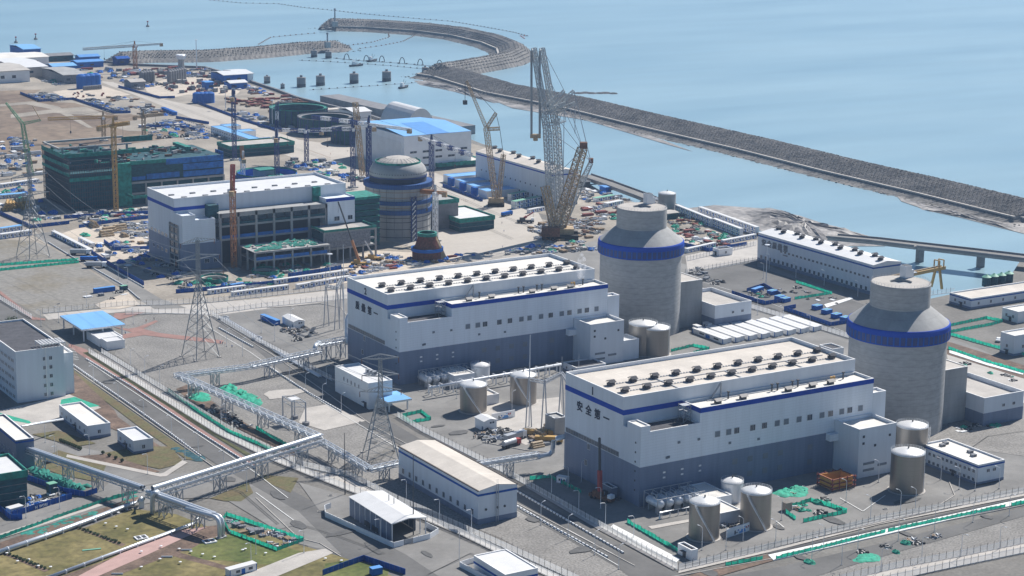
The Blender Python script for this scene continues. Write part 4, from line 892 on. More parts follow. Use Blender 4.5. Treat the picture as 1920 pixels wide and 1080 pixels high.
# unit 4 scaffolded hall and ring
def unit4():
    Y, X = 713.0, 9.0; t = thing('turbine_hall', 'turbine hall wrapped in dark green and blue scaffold netting at left', 'turbine hall', (X, Y, 0)); x1 = X+116; y1 = Y+46
    part(MB().box(X+1, Y+1, 0, X+40, y1-1, 36).box(X+40, Y+1, 0, x1-1, y1-1, 30.5), 'dark_core', 'net_green_dark', t)
    b = MB()
    for k in range(11):
        z = 3.3*k+2; b.box(X-.3, Y-HD-.3, z, X+42, Y-HD+.1, z+.35); b.box(X-.3, Y-HD, z, X+.1, y1, z+.35)
    for k in range(24): x = X+k*1.75; b.box(x-.1, Y-HD-.35, 0, x+.1, Y-HD, 33)
    for k in range(30): y = Y-HD+k*2; b.box(X-.35, y-.1, 0, X, y+.1, 37)
    part(b, 'scaffold_tubes', 'dark_metal', t)
    part(MB().box(X, Y-HD, 0, X+42, Y+.9, 26).box(X+42, Y-HD+2, 0, x1, Y+.9, 31), 'netting', 'net_green_dark', t)
    b = MB(); b.box(X-.6, Y-HD-.6, 20.5, X+30, Y-HD-.1, 23); b.box(X-.6, Y-.7, 35.5, X+64, Y-.2, 38.3); b.box(X-.7, Y-.2, 35.5, X-.2, y1, 38.3); b.box(X-.7, Y-HD, 29.5, X-.3, y1, 32); b.box(X-.7, Y-HD, 24, X-.3, y1, 26)
    b.box(X+34, Y-HD-3, 0, X+44, Y-HD+1, 31); b.box(X+44, Y-HD+1.2, 28.8, X+72, Y-HD+1.9, 31.3); b.box(X+60, y1-.4, 36, X+84, y1+.1, 40); b.box(x1-20, Y+10, 33, x1-16, Y+36, 35)
    b.box(X+40, Y-30, 8, X+62, Y-29.6, 10); b.box(X+39.6, Y-30, 8, X+40, Y-16, 10)
    for k in range(0, len(b.f), 6):
        q = MB(); i0 = min(b.f[k]+b.f[k+1]); q.add(b.v[i0:i0+8], [tuple(i-i0 for i in f) for f in b.f[k:k+6]]); part(q, 'green_net', 'net_teal', t)
    b = MB(); b.box(X+72, Y-HD+1.3, 27, x1+.3, Y-HD+1.95, 31); b.box(X+85, Y-HD+1.2, 22, x1+.3, Y-HD+1.9, 26.4); b.box(X+46, Y-HD+1.25, 17.5, X+56, Y-HD+1.95, 20); b.box(X+57, Y-HD+1.25, 17.5, X+82, Y-HD+1.95, 21.3); b.box(X+85, Y-HD+1.25, 17, x1+.3, Y-HD+1.95, 21); b.box(x1+.2, Y-HD+2, 8, x1+.6, Y+4, 33)
    part(b, 'blue_nets', 'net_blue', t)
    b = MB(); frame_grid(b, X+44, x1, Y-HD+1.6, 0, 16.5, 6, (15.8, 8), 1.1, 1.4, 1.2)
    for k in range(5): x = X+3+k*12; b.box(x, Y+12, 36, x+1.3, Y+13.3, 41)
    b.box(X, Y+11.5, 40, X+55, Y+12.8, 41); b.box(X, y1-3, 40, X+60, y1-1, 41.3); b.box(X, Y+10, 40, X+1.2, y1-1, 41.2)
    part(b, 'concrete_frame', 'concrete', t)
    b = MB(); rnd = random.Random(8)
    for k in range(90): x, y = rnd.uniform(X+2, x1-6), rnd.uniform(Y-HD+4, y1-5); zz = 36.2 if x < X+38 and y > Y+2 else 31.2; b.obox((x, y, zz), (rnd.uniform(-1, 1), rnd.uniform(-.4, .4), 0), rnd.uniform(2, 8), rnd.uniform(.5, 2), rnd.uniform(.4, 2.4), rnd.choice((0, 0, 1, 2)))
    part(b, 'deck_scaffold', ['grey_block', 'net_teal', 'rust'], t)
    # ring of the fourth reactor
    c = U(500, 322, 10); cx, cy = c.x, c.y; q = thing('containment_ring', 'low round steel containment ring with blue wall behind the half finished hall', 'reactor building', (cx, cy, 0)); R = 23
    part(MB().lathe(cx, cy, [(R, 0), (R, 9), (R-.9, 9), (R-.9, 4), (.1, 4)], 64, cap=False), 'ring_wall', 'cabin_blue', q)
    part(MB().lathe(cx, cy, [(R+.2, 5), (R+1.8, 5), (R+1.8, 6.6), (R+.2, 6.6)], 64, cap=False), 'walkway', 'grey_block', q)
    part(MB().lathe(cx, cy, [(R-.8, 9), (R-.2, 10.2)], 64, cap=False), 'edge_netting', 'net_teal', q)
    b = MB(); b.box(cx-9, cy-7, 4, cx+5, cy+5, 12); b.box(cx-3, cy-12, 4, cx+9, cy-5, 8); part(b, 'inner_walls', 'concrete', q)
    part(MB().box(cx-9, cy-7, 12, cx+5, cy+5, 12.8).box(cx-3, cy-12, 8, cx+9, cy-5, 8.6), 'inner_nets', 'net_teal', q)
    x0, y0, xx, yy, h = bdims((432, 300, 292), (560, 283), (430, 284)) if False else (U(432, 296).x, U(432, 296).y, U(545, 284).x, U(432, 296).y+26, 9)
    netted('long green netted building with white roof behind the containment ring', x0, y0, xx, yy, 9, top='concrete_pale')
unit4()
# conical rusty reinforcement cage beside the ribbed tower
p = U(801, 485); t = thing('conical_structure', 'rust coloured conical steel structure with green ring in front of the ribbed tower', 'structure', tuple(p))
part(MB().lathe(p.x, p.y, [(9.2, 0), (9.2, 6), (8.2, 7), (5.2, 15)], 40), 'cage', 'rust', t)
b = MB()
for i in range(40): a = 2*pi*i/40; b.beam((p.x+9.3*cos(a), p.y+9.3*sin(a), 0), (p.x+9.3*cos(a), p.y+9.3*sin(a), 6), .25); b.beam((p.x+8.3*cos(a), p.y+8.3*sin(a), 7), (p.x+5.3*cos(a), p.y+5.3*sin(a), 15), .2)
part(b, 'rebar', 'red_brown', t)
part(MB().lathe(p.x, p.y, [(9.4, 5.5), (10.2, 5.5), (10.2, 7.5), (9.4, 7.5)], 40, cap=False), 'blue_ring', 'cabin_blue', t)
part(MB().lathe(p.x, p.y, [(5.0, 15), (6.2, 15), (6.2, 17), (5, 17)], 32, cap=False), 'green_ring', 'net_teal', t)
part(MB().slab([(p.x+6, p.y-8, 0), (p.x+10, p.y-8, 0), (p.x+5, p.y-3, 15), (p.x+3, p.y-4, 15)], .5), 'ramp', 'crane_tan', t)
for k, (px, py, w) in enumerate(((498, 513, 'beside the white site cabins'), (402, 527, 'just right of the nearer left pylon'))):
    p = U(px, py); t = thing('shaft_ring', f'round green netted shaft ring {w}', 'shaft', tuple(p))
    part(MB().lathe(p.x, p.y, [(8, 0), (8, 1.8), (6.6, 1.8), (6.6, .2)], 32, cap=False), 'concrete_ring', 'concrete_pale', t); part(MB().lathe(p.x, p.y, [(8.2, 0), (8.4, 3)], 32, cap=False), 'netting', 'net_teal', t)
# big round green-rimmed pits and dark buildings behind
for px, py, rw, h, lab in ((560, 232, 26, 15, 'large round dark tank with green rim behind the blue cranes, leftmost'), (610, 248, 24, 14, 'dark blue round assembly ring under the blue crane jibs, middle'), (665, 266, 20, 12, 'dark round assembly ring under the blue crane jibs, rightmost')):
    p = U(px, py); t = thing('assembly_ring', lab, 'ring', tuple(p)); part(MB().lathe(p.x, p.y, [(rw, 0), (rw, h), (rw-3, h-.3), (rw-3, h-6)], 56, cap=False), 'ring_wall', 'net_green_dark', t)
    part(MB().lathe(p.x, p.y, [(rw-3, h-.2), (rw+.4, h), (rw+.4, h+.9)], 56, cap=False), 'green_rim', 'net_teal' if px == 560 else 'concrete_dark', t)
    part(MB().lathe(p.x, p.y, [(rw-3.1, h-6), (.1, h-6)], 40, cap=False), 'floor', 'concrete_dark', t); b = MB()
    for i in range(28): a = 2*pi*i/28; b.beam((p.x+(rw+.2)*cos(a), p.y+(rw+.2)*sin(a), 0), (p.x+(rw+.2)*cos(a), p.y+(rw+.2)*sin(a), h), .5)
    part(b, 'buttress', 'crane_blue', t)
# ---------------------------------------------------------------- cranes
cr('blue tower crane with striped luffing jib in front of the containment ring', 520, 350, 262, 62, 28, 7, luff=60)
cr('leftmost blue tower crane, standing behind the green netted building', 440, 300, 186, 58, 10, 6, luff=75)
cr('blue tower crane with long sloping white and blue jib ending over the ring pits', 575, 306, 250, (515, 243), 60, 14)
cr('second blue tower crane whose jib crosses in front of the blue roofed workshop', 662, 352, 246, (582, 244), 60, 18)
cr('thick blue tower crane beside the ribbed reactor tower with jib towards the left', 692, 380, 238, (586, 219), 62, 40, t=.55)
cr('blue tower crane right of the ribbed reactor tower with white jib pointing right', 809, 364, 270, (884, 291), 48, 22)
cr('orange tower crane mast in front of the green scaffolded hall', 218, 398, 240, 20, 14, 14, mast='crane_yellow', jibm='crane_yellow', t=.42)
cr('orange tower crane with red luffing jib in front of the open concrete hall', 439, 505, 362, 60, 16, 5, mast='crane_orange', jibm='crane_red', luff=74, t=.42)
cr('far orange tower crane with long level jib over the left breakwater', 254, 134, 89, (156, 92), 75, 34, mast='crane_orange', jibm='crane_grey', w=3.4, t=.5)
cr('yellow tower crane behind the green scaffolded hall, leftmost', 195, 264, 224, 165, 46, 12, mast='crane_tan', jibm='crane_yellow')
cr('short tan tower crane behind the green scaffolded hall', 270, 256, 222, 10, 20, 10, mast='crane_tan', jibm='crane_tan')
cr('white and blue lattice mast crane with orange top beside the ribbed reactor tower', 816, 452, 366, 130, 10, 8, mast='crane_white', jibm='crane_orange')
cr('white lattice hoist mast with orange jib beside the containment ring', 456, 345, 302, 80, 10, 3, mast='crane_white', jibm='crane_orange', luff=75)
# green crane head at the far left
p = U(58, 330); cx, cy = p.x, p.y; h = hgt(58, 330, 232); t = thing('tower_crane', 'green tower crane with two raised arms at the far left edge', 'tower crane', (cx, cy, 0))
part(lattice(MB(), (cx, cy, 0), (cx-4, cy+2, h), 4, t=.4, w2=2.4), 'mast', 'crane_green', t)
a = UX(2, 182, cx-4); tip = Vector((cx-4, cy+2, h)); r0 = RT.copy(); r0.z = 0
part(lattice(MB(), tip, tip-r0*12+Vector((0, 0, 16)), 2, t=.3, w2=1), 'left_arm', 'crane_green', t)
part(lattice(MB(), tip, tip+r0*14+Vector((0, 0, 3)), 2, t=.3, w2=1), 'right_arm', 'crane_green', t)
part(MB().beam(tip+r0*14+Vector((0, 0, 3)), tip+r0*8+Vector((0, 0, 14)), .5), 'strut', 'crane_tan', t)
# giant crawler crane: twin lattice masts
p = U(1050, 446); t = thing('crawler_crane', 'giant grey crawler crane with twin lattice booms towering over the water', 'crawler crane', tuple(p))
bx, by = p.x, p.y; r0 = Vector((RT.x, RT.y, 0)).normalized(); f0 = Vector((FW.x, FW.y, 0)).normalized()
def at_depth(px, py, dist=0):    # point in the vertical plane through the crane that faces the camera
    n = f0; d = ray(px, py); o = Vector((bx, by, 0))+f0*dist; return CAM+d*((o-CAM).dot(n)/d.dot(n))
b = MB()
for s in (-1, 1): b.obox((bx+f0.x*7*s, by+f0.y*7*s, 0), r0, 24, 3.6, 3.4)
part(b, 'crawler_tracks', 'rubber', t); part(MB().obox((bx, by, 3.2), r0, 18, 12, 4), 'superstructure', 'crane_tan', t)
for dx in (0, 18):
    part(lattice(MB(), at_depth(1030+dx+6, 440, dx*.35), at_depth(1026+dx, 245, dx*.35), 3.8, t=.55, n=34), 'lower_boom', 'crane_grey', t)
    part(lattice(MB(), at_depth(1026+dx, 245, dx*.35), at_depth(1001+dx*.85, 90, dx*.35), 3.6, t=.5, n=30, w2=2.4), 'upper_boom', 'crane_grey', t)
    part(lattice(MB(), at_depth(1026+dx, 200, dx*.35), at_depth(1058+dx, 170, dx*.35), 3, t=.6, w2=1.5), 'jib_strut', 'crane_grey', t)
    part(lattice(MB(), at_depth(1026+dx, 208, dx*.35), at_depth(1060+dx, 193, dx*.35), 3, t=.6, w2=1.5), 'jib_strut', 'crane_grey', t)
b = lattice(MB(), at_depth(1020, 225), at_depth(1054, 215, 6), 8, t=.6); part(b, 'boom_head_frame', 'crane_grey', t)
part(lattice(MB(), at_depth(1043, 440), at_depth(1092, 278), 7, t=.65, n=20, w2=4.5), 'back_mast', 'crane_tan', t)
part(lattice(MB(), at_depth(1050, 430, 5), at_depth(1108, 305, 5), 5, t=.6, n=18, w2=2.5), 'back_mast', 'crane_grey', t)
part(lattice(MB(), at_depth(1040, 430, -6), at_depth(1022, 350, -6), 4, t=.6), 'boom_stop', 'crane_tan', t)
b = MB(); b.obox(at_depth(1094, 278), r0, 5, 5, 4); b.obox(at_depth(1108, 305, 5), r0, 3, 3, 3); part(b, 'mast_head', 'rust', t)
b = MB()
for q in ((1002, 92, 1092, 276), (1058, 170, 1092, 276), (1076, 170, 1108, 304), (1018, 92, 1058, 170), (1040, 215, 1090, 280), (1092, 278, 1108, 304), (1092, 280, 1022, 350), (1058, 193, 1055, 400), (1078, 193, 1078, 250), (1030, 246, 1105, 300)): b.beam(at_depth(q[0], q[1]), at_depth(q[2], q[3]), .35)
part(b, 'pendant_cables', 'galvanised', t)
b = MB()
for x in (996.5, 1012): b.beam(at_depth(x, 95), at_depth(x, 254), 1.1)
part(b, 'hoist_ropes', 'lattice_steel', t)
b = MB(); b.beam(at_depth(994, 255), at_depth(1014, 255), 2.6); b.beam(at_depth(1004, 256), at_depth(1004, 264), 2.2); part(b, 'hook_block', 'crane_tan', t)
part(lattice(MB(), at_depth(1046, 447, -10), at_depth(1020, 440, -10), 4, t=.5).obox((bx-10, by-4, 3), r0, 12, 7, 6), 'counterweight_frame', 'rust', t)
# lattice crawler crane to its left
p = U(930, 386); bx, by = p.x, p.y; t = thing('crawler_crane', 'tan lattice crawler crane with hook over the water, left of the giant crane', 'crawler crane', tuple(p)); b = MB()
for s in (-1, 1): b.obox((bx+f0.x*4*s, by+f0.y*4*s, 0), r0, 12, 2, 2.2)
part(b, 'crawler_tracks', 'rubber', t); part(MB().obox((bx, by, 2.2), r0, 11, 6, 3.6), 'superstructure', 'crane_tan', t)
part(lattice(MB(), at_depth(930, 380), at_depth(912, 240), 3, t=.34, n=30), 'boom', 'crane_tan', t)
part(lattice(MB(), at_depth(912, 240), at_depth(875, 152), 2.4, t=.32, n=24, w2=1.4), 'luffing_jib', 'crane_tan', t)
part(lattice(MB(), at_depth(912, 240), at_depth(930, 212), 2, t=.5), 'jib_strut', 'crane_tan', t); part(lattice(MB(), at_depth(914, 242), at_depth(937, 241), 2, t=.5), 'jib_strut', 'crane_tan', t)
part(lattice(MB(), at_depth(934, 380), at_depth(944, 290), 2.4, t=.34), 'back_mast', 'crane_tan', t)
b = MB()
for q in ((875, 152, 930, 212), (930, 212, 937, 241), (937, 241, 944, 290), (872, 153, 872, 189), (944, 290, 936, 380)): b.beam(at_depth(q[0], q[1]), at_depth(q[2], q[3]), .28)
part(b, 'pendant_cables', 'dark_metal', t); part(MB().beam(at_depth(872, 188), at_depth(872, 196), 2.4), 'hook', 'dark_metal', t)
p = U(668, 380); bx, by = p.x, p.y; t = thing('crawler_crane', 'brown lattice crane rising behind the thick blue tower crane', 'crawler crane', tuple(p))
part(MB().obox((bx, by, 0), r0, 9, 6, 4), 'superstructure', 'rust', t); part(lattice(MB(), at_depth(680, 330, 60), at_depth(666, 192, 60), 3, t=.5), 'boom', 'crane_tan', t)
# mobile telescopic cranes
def mobile(label, px, py, tipx, tipy, lower='crane_yellow', upper='dark_metal', body='crane_yellow', rz=None, frac=.28):
    p = U(px, py); global bx, by; bx, by = p.x, p.y; t = thing('mobile_crane', label, 'mobile crane', tuple(p)); d = r0 if rz is None else Vector((cos(rz), sin(rz), 0))
    part(MB().obox((bx, by, .8), d, 12, 2.6, 1.3), 'chassis', body, t); e = Vector((bx, by, 0))+d*5
    part(MB().obox((e.x, e.y, 2), d, 2, 2.4, 1.6), 'cab', 'cabin_white', t); v = Vector((-d.y, d.x, 0))
    for k in (-4.5, -2.5, 1.5, 4):
        for s in (-1, 1): c = Vector((bx, by, .7))+d*k+v*(s*1.35); part(MB().tube(c-v*.2, c+v*.2, .65, 10), 'wheel', 'rubber', t)
    part(MB().obox((bx-d.x*2, by-d.y*2, 2.1), d, 4, 2.5, 1.6), 'turret', body, t)
    s = Vector((bx, by, 3.4))-d*1; tp = at_depth(tipx, tipy); m = s+(tp-s)*frac
    part(MB().beam(s, m, 1.5), 'lower_boom', lower, t); part(MB().beam(m, tp, .8), 'telescopic_boom', upper, t)
    part(MB().beam(tp, tp-Vector((0, 0, 7)), .12), 'hook_rope', 'dark_metal', t)
mobile('mobile crane with orange and black boom before the grey panelled block', 676, 498, 634, 378, lower='crane_orange', frac=.34)
mobile('mobile crane with thin silver boom near the ribbed tower', 702, 488, 684, 452, lower='galvanised', upper='galvanised')
mobile('mobile crane with red boom and black tip before the nearest hall', 1128, 938, 1124, 821, lower='crane_red', frac=.4, rz=radians(-75), body='rust')
mobile('dark telescopic crane boom rising behind the half finished hall roof', 308, 372, 281, 313, lower='galvanised', upper='galvanised')
mobile('red and black mobile crane parked low on the pale apron left of the giant crane', 985, 418, 1000, 398, lower='crane_red', upper='crane_red', body='dark_metal')
# yellow gantry crane by the water
p, q = U(1756, 540), U(1650, 563); t = thing('gantry_crane', 'yellow gantry crane on splayed legs at the edge of the water basin', 'gantry crane', tuple(p)); h = hgt(1756, 540, 503)
A = Vector((p.x, p.y, 0)); Dv = (Vector((q.x, q.y, 0))-A).normalized(); Bp = A+Dv*50; sd = Vector((-Dv.y, Dv.x, 0))*4
for E_ in (A, Bp):
    for s in (-1, 1): part(MB().beam(E_+sd*s, E_+sd*(s*.35)+Vector((0, 0, h)), 1.2), 'leg', 'crane_yellow', t)
for s in (-1, 1): part(MB().beam(A-Dv*5+sd*(s*.4)+Vector((0, 0, h)), Bp+Dv*3+sd*(s*.4)+Vector((0, 0, h)), 1.1, h=1.9), 'main_girder', 'crane_yellow', t)
b = MB()
for E_ in (A-Dv*3, A+Dv*1): b.beam(E_-sd*.5+Vector((0, 0, h)), E_-sd*.5+Vector((0, 0, h+5)), .6); b.beam(E_+sd*.5+Vector((0, 0, h)), E_+sd*.5+Vector((0, 0, h+5)), .6); b.beam(E_-sd*.5+Vector((0, 0, h+5)), E_+sd*.5+Vector((0, 0, h+5)), .6)
part(b, 'end_frame', 'crane_yellow', t); b = MB()
for i in range(26): e = A+Dv*i*2+sd*.5; b.beam(e+Vector((0, 0, h+1)), e+Vector((0, 0, h+2.2)), .1)
b.beam(A+sd*.5+Vector((0, 0, h+2.2)), Bp+sd*.5+Vector((0, 0, h+2.2)), .1); part(b, 'handrail', 'galvanised', t)
# ---------------------------------------------------------------- power pylons
def pylon(label, px, pyb, pyt, base=12, arms=((.72, 11), (.86, 9), (.99, 7)), azr=0.0, m='lattice_steel', waist=1.9, hand=0):
    p = U(px, pyb); h = hgt(px, pyb, pyt); t = thing('power_pylon', label, 'pylon', tuple(p)); c = Vector((p.x, p.y, 0))
    R = Matrix.Rotation(azr, 3, 'Z'); ux, uy = R @ Vector((1, 0, 0)), R @ Vector((0, 1, 0))
    def w(f): return (base*(1-f/.62)+waist*(f/.62))/2 if f < .62 else waist/2*(1-(f-.62)*.9)
    def pt(f, k): s = ((-1, -1), (1, -1), (1, 1), (-1, 1))[k]; return c+(ux*s[0]+uy*s[1])*w(f)+Vector((0, 0, h*f))
    for k in range(4): part(MB().beam(pt(0, k), pt(.62, k), .36).beam(pt(.62, k), pt(1, k), .24), 'leg', m, t)
    b = MB(); fs = [0, .12, .23, .32, .40, .47, .53, .58, .62]+[.62+.38*i/9 for i in range(1, 10)]
    for f, g in zip(fs, fs[1:]):
        for k in range(4):
            k2 = (k+1) % 4; b.beam(pt(f, k), pt(g, k2), .17 if f < .5 else .13); b.beam(pt(f, k2), pt(g, k), .17 if f < .5 else .13)
            if g > .2: b.beam(pt(g, k), pt(g, k2), .14)
    part(b, 'bracing', m, t)
    for f, L_ in arms:
        for s in (-1, 1):
            a = c+Vector((0, 0, h*f)); e = a+ux*(s*L_)+Vector((0, 0, .6)); b = MB()
            for yy in (-1, 1): b.beam(a+uy*(yy*waist*.45), e, .24); b.beam(a+uy*(yy*waist*.45)+Vector((0, 0, 2.4)), e, .2)
            for i in range(1, 6): q = a+(e-a)*(i/6); b.beam(q+uy*(waist*.4*(1-i/6)), q-uy*(waist*.4*(1-i/6)), .15); b.beam(q-Vector((0, 0, 0)), a+(e-a)*((i-1)/6)+Vector((0, 0, 2.4*(1-(i-1)/6))), .15)
            part(b, 'cross_arm', m, t); part(MB().tube(e, e-Vector((0, 0, 2.4)), .16, 6), 'insulator', 'rust', t)
    for k in range(4): q = pt(0, k); part(MB().box(q.x-.8, q.y-.8, -.1, q.x+.8, q.y+.8, .5), 'foot', 'concrete_pale', t)
    return c, h
PA = pylon('tall lattice power pylon standing on the gravel yard with a long shadow', 376, 669, 450, 14, azr=radians(10), arms=((.7, 15), (.84, 13), (.98, 10)))
PB = pylon('lattice power pylon in front of the blue canopy gatehouse between the two halls', 714, 856, 672, 14, azr=radians(-20), arms=((.66, 9), (.82, 8), (.99, 8)))
PC = pylon('far left lattice power pylon beside the yellow pipe stack', 62, 482, 288, 15, azr=radians(15), arms=((.6, 14), (.78, 13), (.97, 10)))
# conductor wires between the pylons
def wire(b, p, q, sag, r=.05, n=14):
    p = Vector(p); q = Vector(q); pts = [p+(q-p)*(i/n)-Vector((0, 0, sag*4*(i/n)*(1-i/n))) for i in range(n+1)]
    for a, c in zip(pts, pts[1:]): b.beam(a, c, r*2)
tw = thing('power_line', 'thin sagging power lines strung between the three lattice pylons', 'power line', tuple(PA[0]))
for s in (-1, 1):
    for f in (.7, .84):
        b = MB(); wire(b, PC[0]+Vector((s*9, 0, PC[1]*f)), PA[0]+Vector((s*9, 0, PA[1]*f)), 10, .05); wire(b, PA[0]+Vector((s*9, 0, PA[1]*f)), PB[0]+Vector((s*7, 0, PB[1]*f)), 8, .05); part(b, 'wire', 'lattice_steel', tw)
# slim steel portal masts beside the halls
def portal(label, pts, top, m='galvanised'):
    P = [U(x, y) for x, y in pts]; t = thing('steel_portal', label, 'portal frame', tuple(P[0])); tops = []
    for q in P:
        h = hgt(*PJ(q), PJ(q)[1]-top) if False else top
        for s in (-1, 1): part(MB().beam((q.x+s*1.6, q.y, 0), (q.x+s*.2, q.y, h), .42), 'leg', m, t)
        tops.append(Vector((q.x, q.y, h)))
        part(MB().beam((q.x, q.y, h), (q.x, q.y, h+7), .22), 'lightning_spike', m, t)
    for a, c in zip(tops, tops[1:]): part(lattice(MB(), a-Vector((0, 0, 1)), c-Vector((0, 0, 1)), 1.2, t=.2), 'cross_beam', m, t)
portal('tall steel portal frames beside the left wall of the nearest hall', [(991, 802), (1020, 808), (1052, 790), (1066, 812)], 24)
portal('steel portal frames beside the left wall of the second hall', [(612, 612), (632, 618), (641, 600)], 24)
# ---------------------------------------------------------------- elevated pipe racks
def rack(label, pts, z=6.0, w=3.4, hgt_=1.7, pipes=((-.8, .45), (.8, .45)), step=26, mroof=False, trestle=True, end=1, top=True, tm='galvanised', ptop=False):
    """pts in the photo at deck level z"""
    P = [U(x, y, zz) for x, y, zz in pts]; t = thing('pipe_rack', label, 'pipe rack', (P[0].x, P[0].y, 0))
    for a, c in zip(P, P[1:]):
        d = c-a; L_ = d.length; u = Vector((d.x, d.y, 0)).normalized(); v = Vector((-u.y, u.x, 0)); b = MB(); n = max(2, int(L_/3.2)); k = Vector((0, 0, hgt_))
        for s in (-1, 1):
            o = v*(s*w/2); b.beam(a+o, c+o, .3)
            if top: b.beam(a+o+k, c+o+k, .3)
            if top:
                for i in range(n):
                    q, r = a+d*(i/n)+o, a+d*((i+1)/n)+o
                    b.beam(q, r+k, .17) if i % 2 else b.beam(q+k, r, .17); b.beam(q, q+k, .17)
        for i in range(n+1):
            q = a+d*(i/n); b.beam(q-v*(w/2), q+v*(w/2), .2)
            if top: b.beam(q-v*(w/2)+k, q+v*(w/2)+k, .2)
            if top and i < n: b.beam(q-v*(w/2)+k, q+d/n+v*(w/2)+k, .15)
        part(b, 'truss', 'rack_steel', t)
        m = max(1, int(round(L_/step)))
        if trestle:
            for i in range(m+(0)):
                q = a+d*((i+.5)/m); b = MB(); cc = [q+u*(su*1.6)+v*(sv*w/2) for su in (-1, 1) for sv in (-1, 1)]
                for g in cc: b.beam((g.x, g.y, 0), g, .34)
                for (i0, i1) in ((0, 1), (2, 3), (0, 2), (1, 3)):
                    g, h_ = cc[i0], cc[i1]; b.beam((g.x, g.y, .4), h_, .18); b.beam((h_.x, h_.y, .4), g, .18)
                part(b, 'trestle', tm, t)
        if ptop: part(MB().tube(a+Vector((0, 0, .8)), c+Vector((0, 0, .8)), .55, 12, caps=False), 'inner_pipe', 'pipe_silver', t, smooth=True)
        for off, r_ in pipes:
            part(MB().tube(a+v*off+Vector((0, 0, r_+.2+(hgt_ if ptop else 0))), c+v*off+Vector((0, 0, r_+.2+(hgt_ if ptop else 0))), r_, 14, caps=False), 'pipe', 'pipe_silver', t, smooth=True)
    return t
rack('pipe bridge from the left wall of the second hall stepping down to the gravel yard', [(652, 640, 8), (598, 650, 8)], z=8, w=4, hgt_=2.4, step=10)
rack('pipe bridge on trestles crossing the road left of the second hall', [(600, 662, 6.5), (472, 690, 6.5)], w=4, hgt_=2.2, pipes=((-.9, .6), (.9, .5)))
rack('pipe bridge running left over the gravel from the road to the corner', [(472, 690, 6.5), (332, 708, 6.5)], w=3.6, hgt_=1.8)
rack('long pipe bridge running diagonally beside the green netting heaps', [(332, 706, 6.5), (600, 825, 6.5)], w=3.8, hgt_=2.0, step=30, pipes=((-.9, .45), (.2, .5), (1.1, .3)))
rack('high pipe bridge with big silver pipes crossing the main road to the junction', [(602, 831, 7), (288, 931, 7)], w=4.2, hgt_=2.2, pipes=((-.6, 1.0),), step=26, ptop=True)
rack('low pipe bridge from the junction past the pylon to the tan roofed hall', [(603, 832, 5), (693, 884, 5), (748, 872, 5)], w=3, hgt_=1.8, pipes=((-.6, .6), (.7, .4)), step=24)
rack('pipe bridge from behind the tan roofed hall to the nearest hall', [(896, 876, 6), (1010, 858, 6)], w=3.2, hgt_=2.2, pipes=((0, .9),), step=22)
rack('pipe bridge from the far left building corner down to the junction', [(48, 846, 6.5), (268, 922, 6.5)], w=3.2, hgt_=1.2, pipes=((-.8, .7), (.8, .55)), step=20, ptop=True)
rack('short pipe bridge from the junction towards the near lawn', [(280, 930, 6.5), (402, 974, 6.5)], w=4, hgt_=1.2, pipes=((-1.1, .8), (.9, .7)), step=18, ptop=True)
def pipe(label, pts, r, m='pipe_silver', sup=8, name='pipeline', zs=None):
    P = [U(x, y, z) for x, y, z in pts]; t = thing(name, label, 'pipeline', (P[0].x, P[0].y, 0)); b = MB()
    part(MB().path(P, r, 14), 'pipe', m, t, smooth=True)
    for a, c in zip(P, P[1:]):
        n = int((c-a).length/sup); u = (c-a).normalized(); v = Vector((-u.y, u.x, 0))
        if abs(u.z) > .5: continue
        for i in range(n):
            q = a+(c-a)*((i+.5)/n); b = MB()
            if q.z < 4: b.obox((q.x, q.y, 0), u, .5, r*2.2, q.z-r*.6)
            b.tube(q-u*.15, q+u*.15, r*1.15, 12); part(b, 'support', 'steel_white', t)
    return t
pipe('large silver pipe rising up the left corner of the nearest hall', [(1008, 856, 6.8), (1030, 852, 6.8), (1036, 846, 8), (1037, 838, 10.5), (1038, 828, 13), (1044, 822, 15), (1060, 818, 16)], 1.1)
pipe('large silver pipe rising up the left corner of the second hall', [(598, 642, 8.8), (592, 648, 9), (590, 655, 8)], 1.2)
pipe('thick silver pipe standing against the left corner of the second hall', [(651, 644, 8), (651, 625, 12), (651, 600, 18), (655, 590, 21)], 1.3)
pipe('big silver pipe running low across the near lawn to the left edge, upper one', [(268, 935, 5.5), (262, 938, 2), (250, 944, 1.4), (100, 1000, 1.4), (-40, 1048, 1.4)], .95)
pipe('thinner silver pipe running low across the near lawn, lower one', [(372, 972, 3.5), (366, 980, 1.2), (240, 1027, 1.2), (70, 1090, 1.2)], .6)
for off_, l_ in ((-1.1, 'left'), (.9, 'right')):
    a_, c_ = U(330, 947, 8.6), U(403, 966, 8.6); d_ = (c_-a_).normalized(); v_ = Vector((-d_.y, d_.x, 0))*off_; t = thing('pipeline', f'silver pipe elbow dropping to the ground at the lawn corner, {l_} one', 'pipeline', tuple(c_)); z_ = Vector((0, 0, 1)); c_ = c_+v_
    part(MB().path([c_-d_*14, c_, c_+d_*1.6-z_*.35, c_+d_*2.7-z_*1.3, c_+d_*3.1-z_*2.8, c_+d_*3.1-z_*8.2], .85 if off_ < 0 else .75, 14), 'pipe', 'pipe_silver', t, smooth=True)
    part(MB().box(c_.x+d_.x*3.1-1.2, c_.y+d_.y*3.1-1.2, 0, c_.x+d_.x*3.1+1.2, c_.y+d_.y*3.1+1.2, .6), 'footing', 'concrete', t)
pipe('silver riser pipe at the pipe bridge junction', [(296, 922, 10), (288, 925, 10), (286, 930, 8.6), (286, 952, 3), (286, 962, .6)], 1.0)
pipe('white pipe from the roof of the white cabin building to the left edge', [(-20, 812, 10), (60, 795, 8.5), (118, 786, 5.5)], .5, m='steel_white')
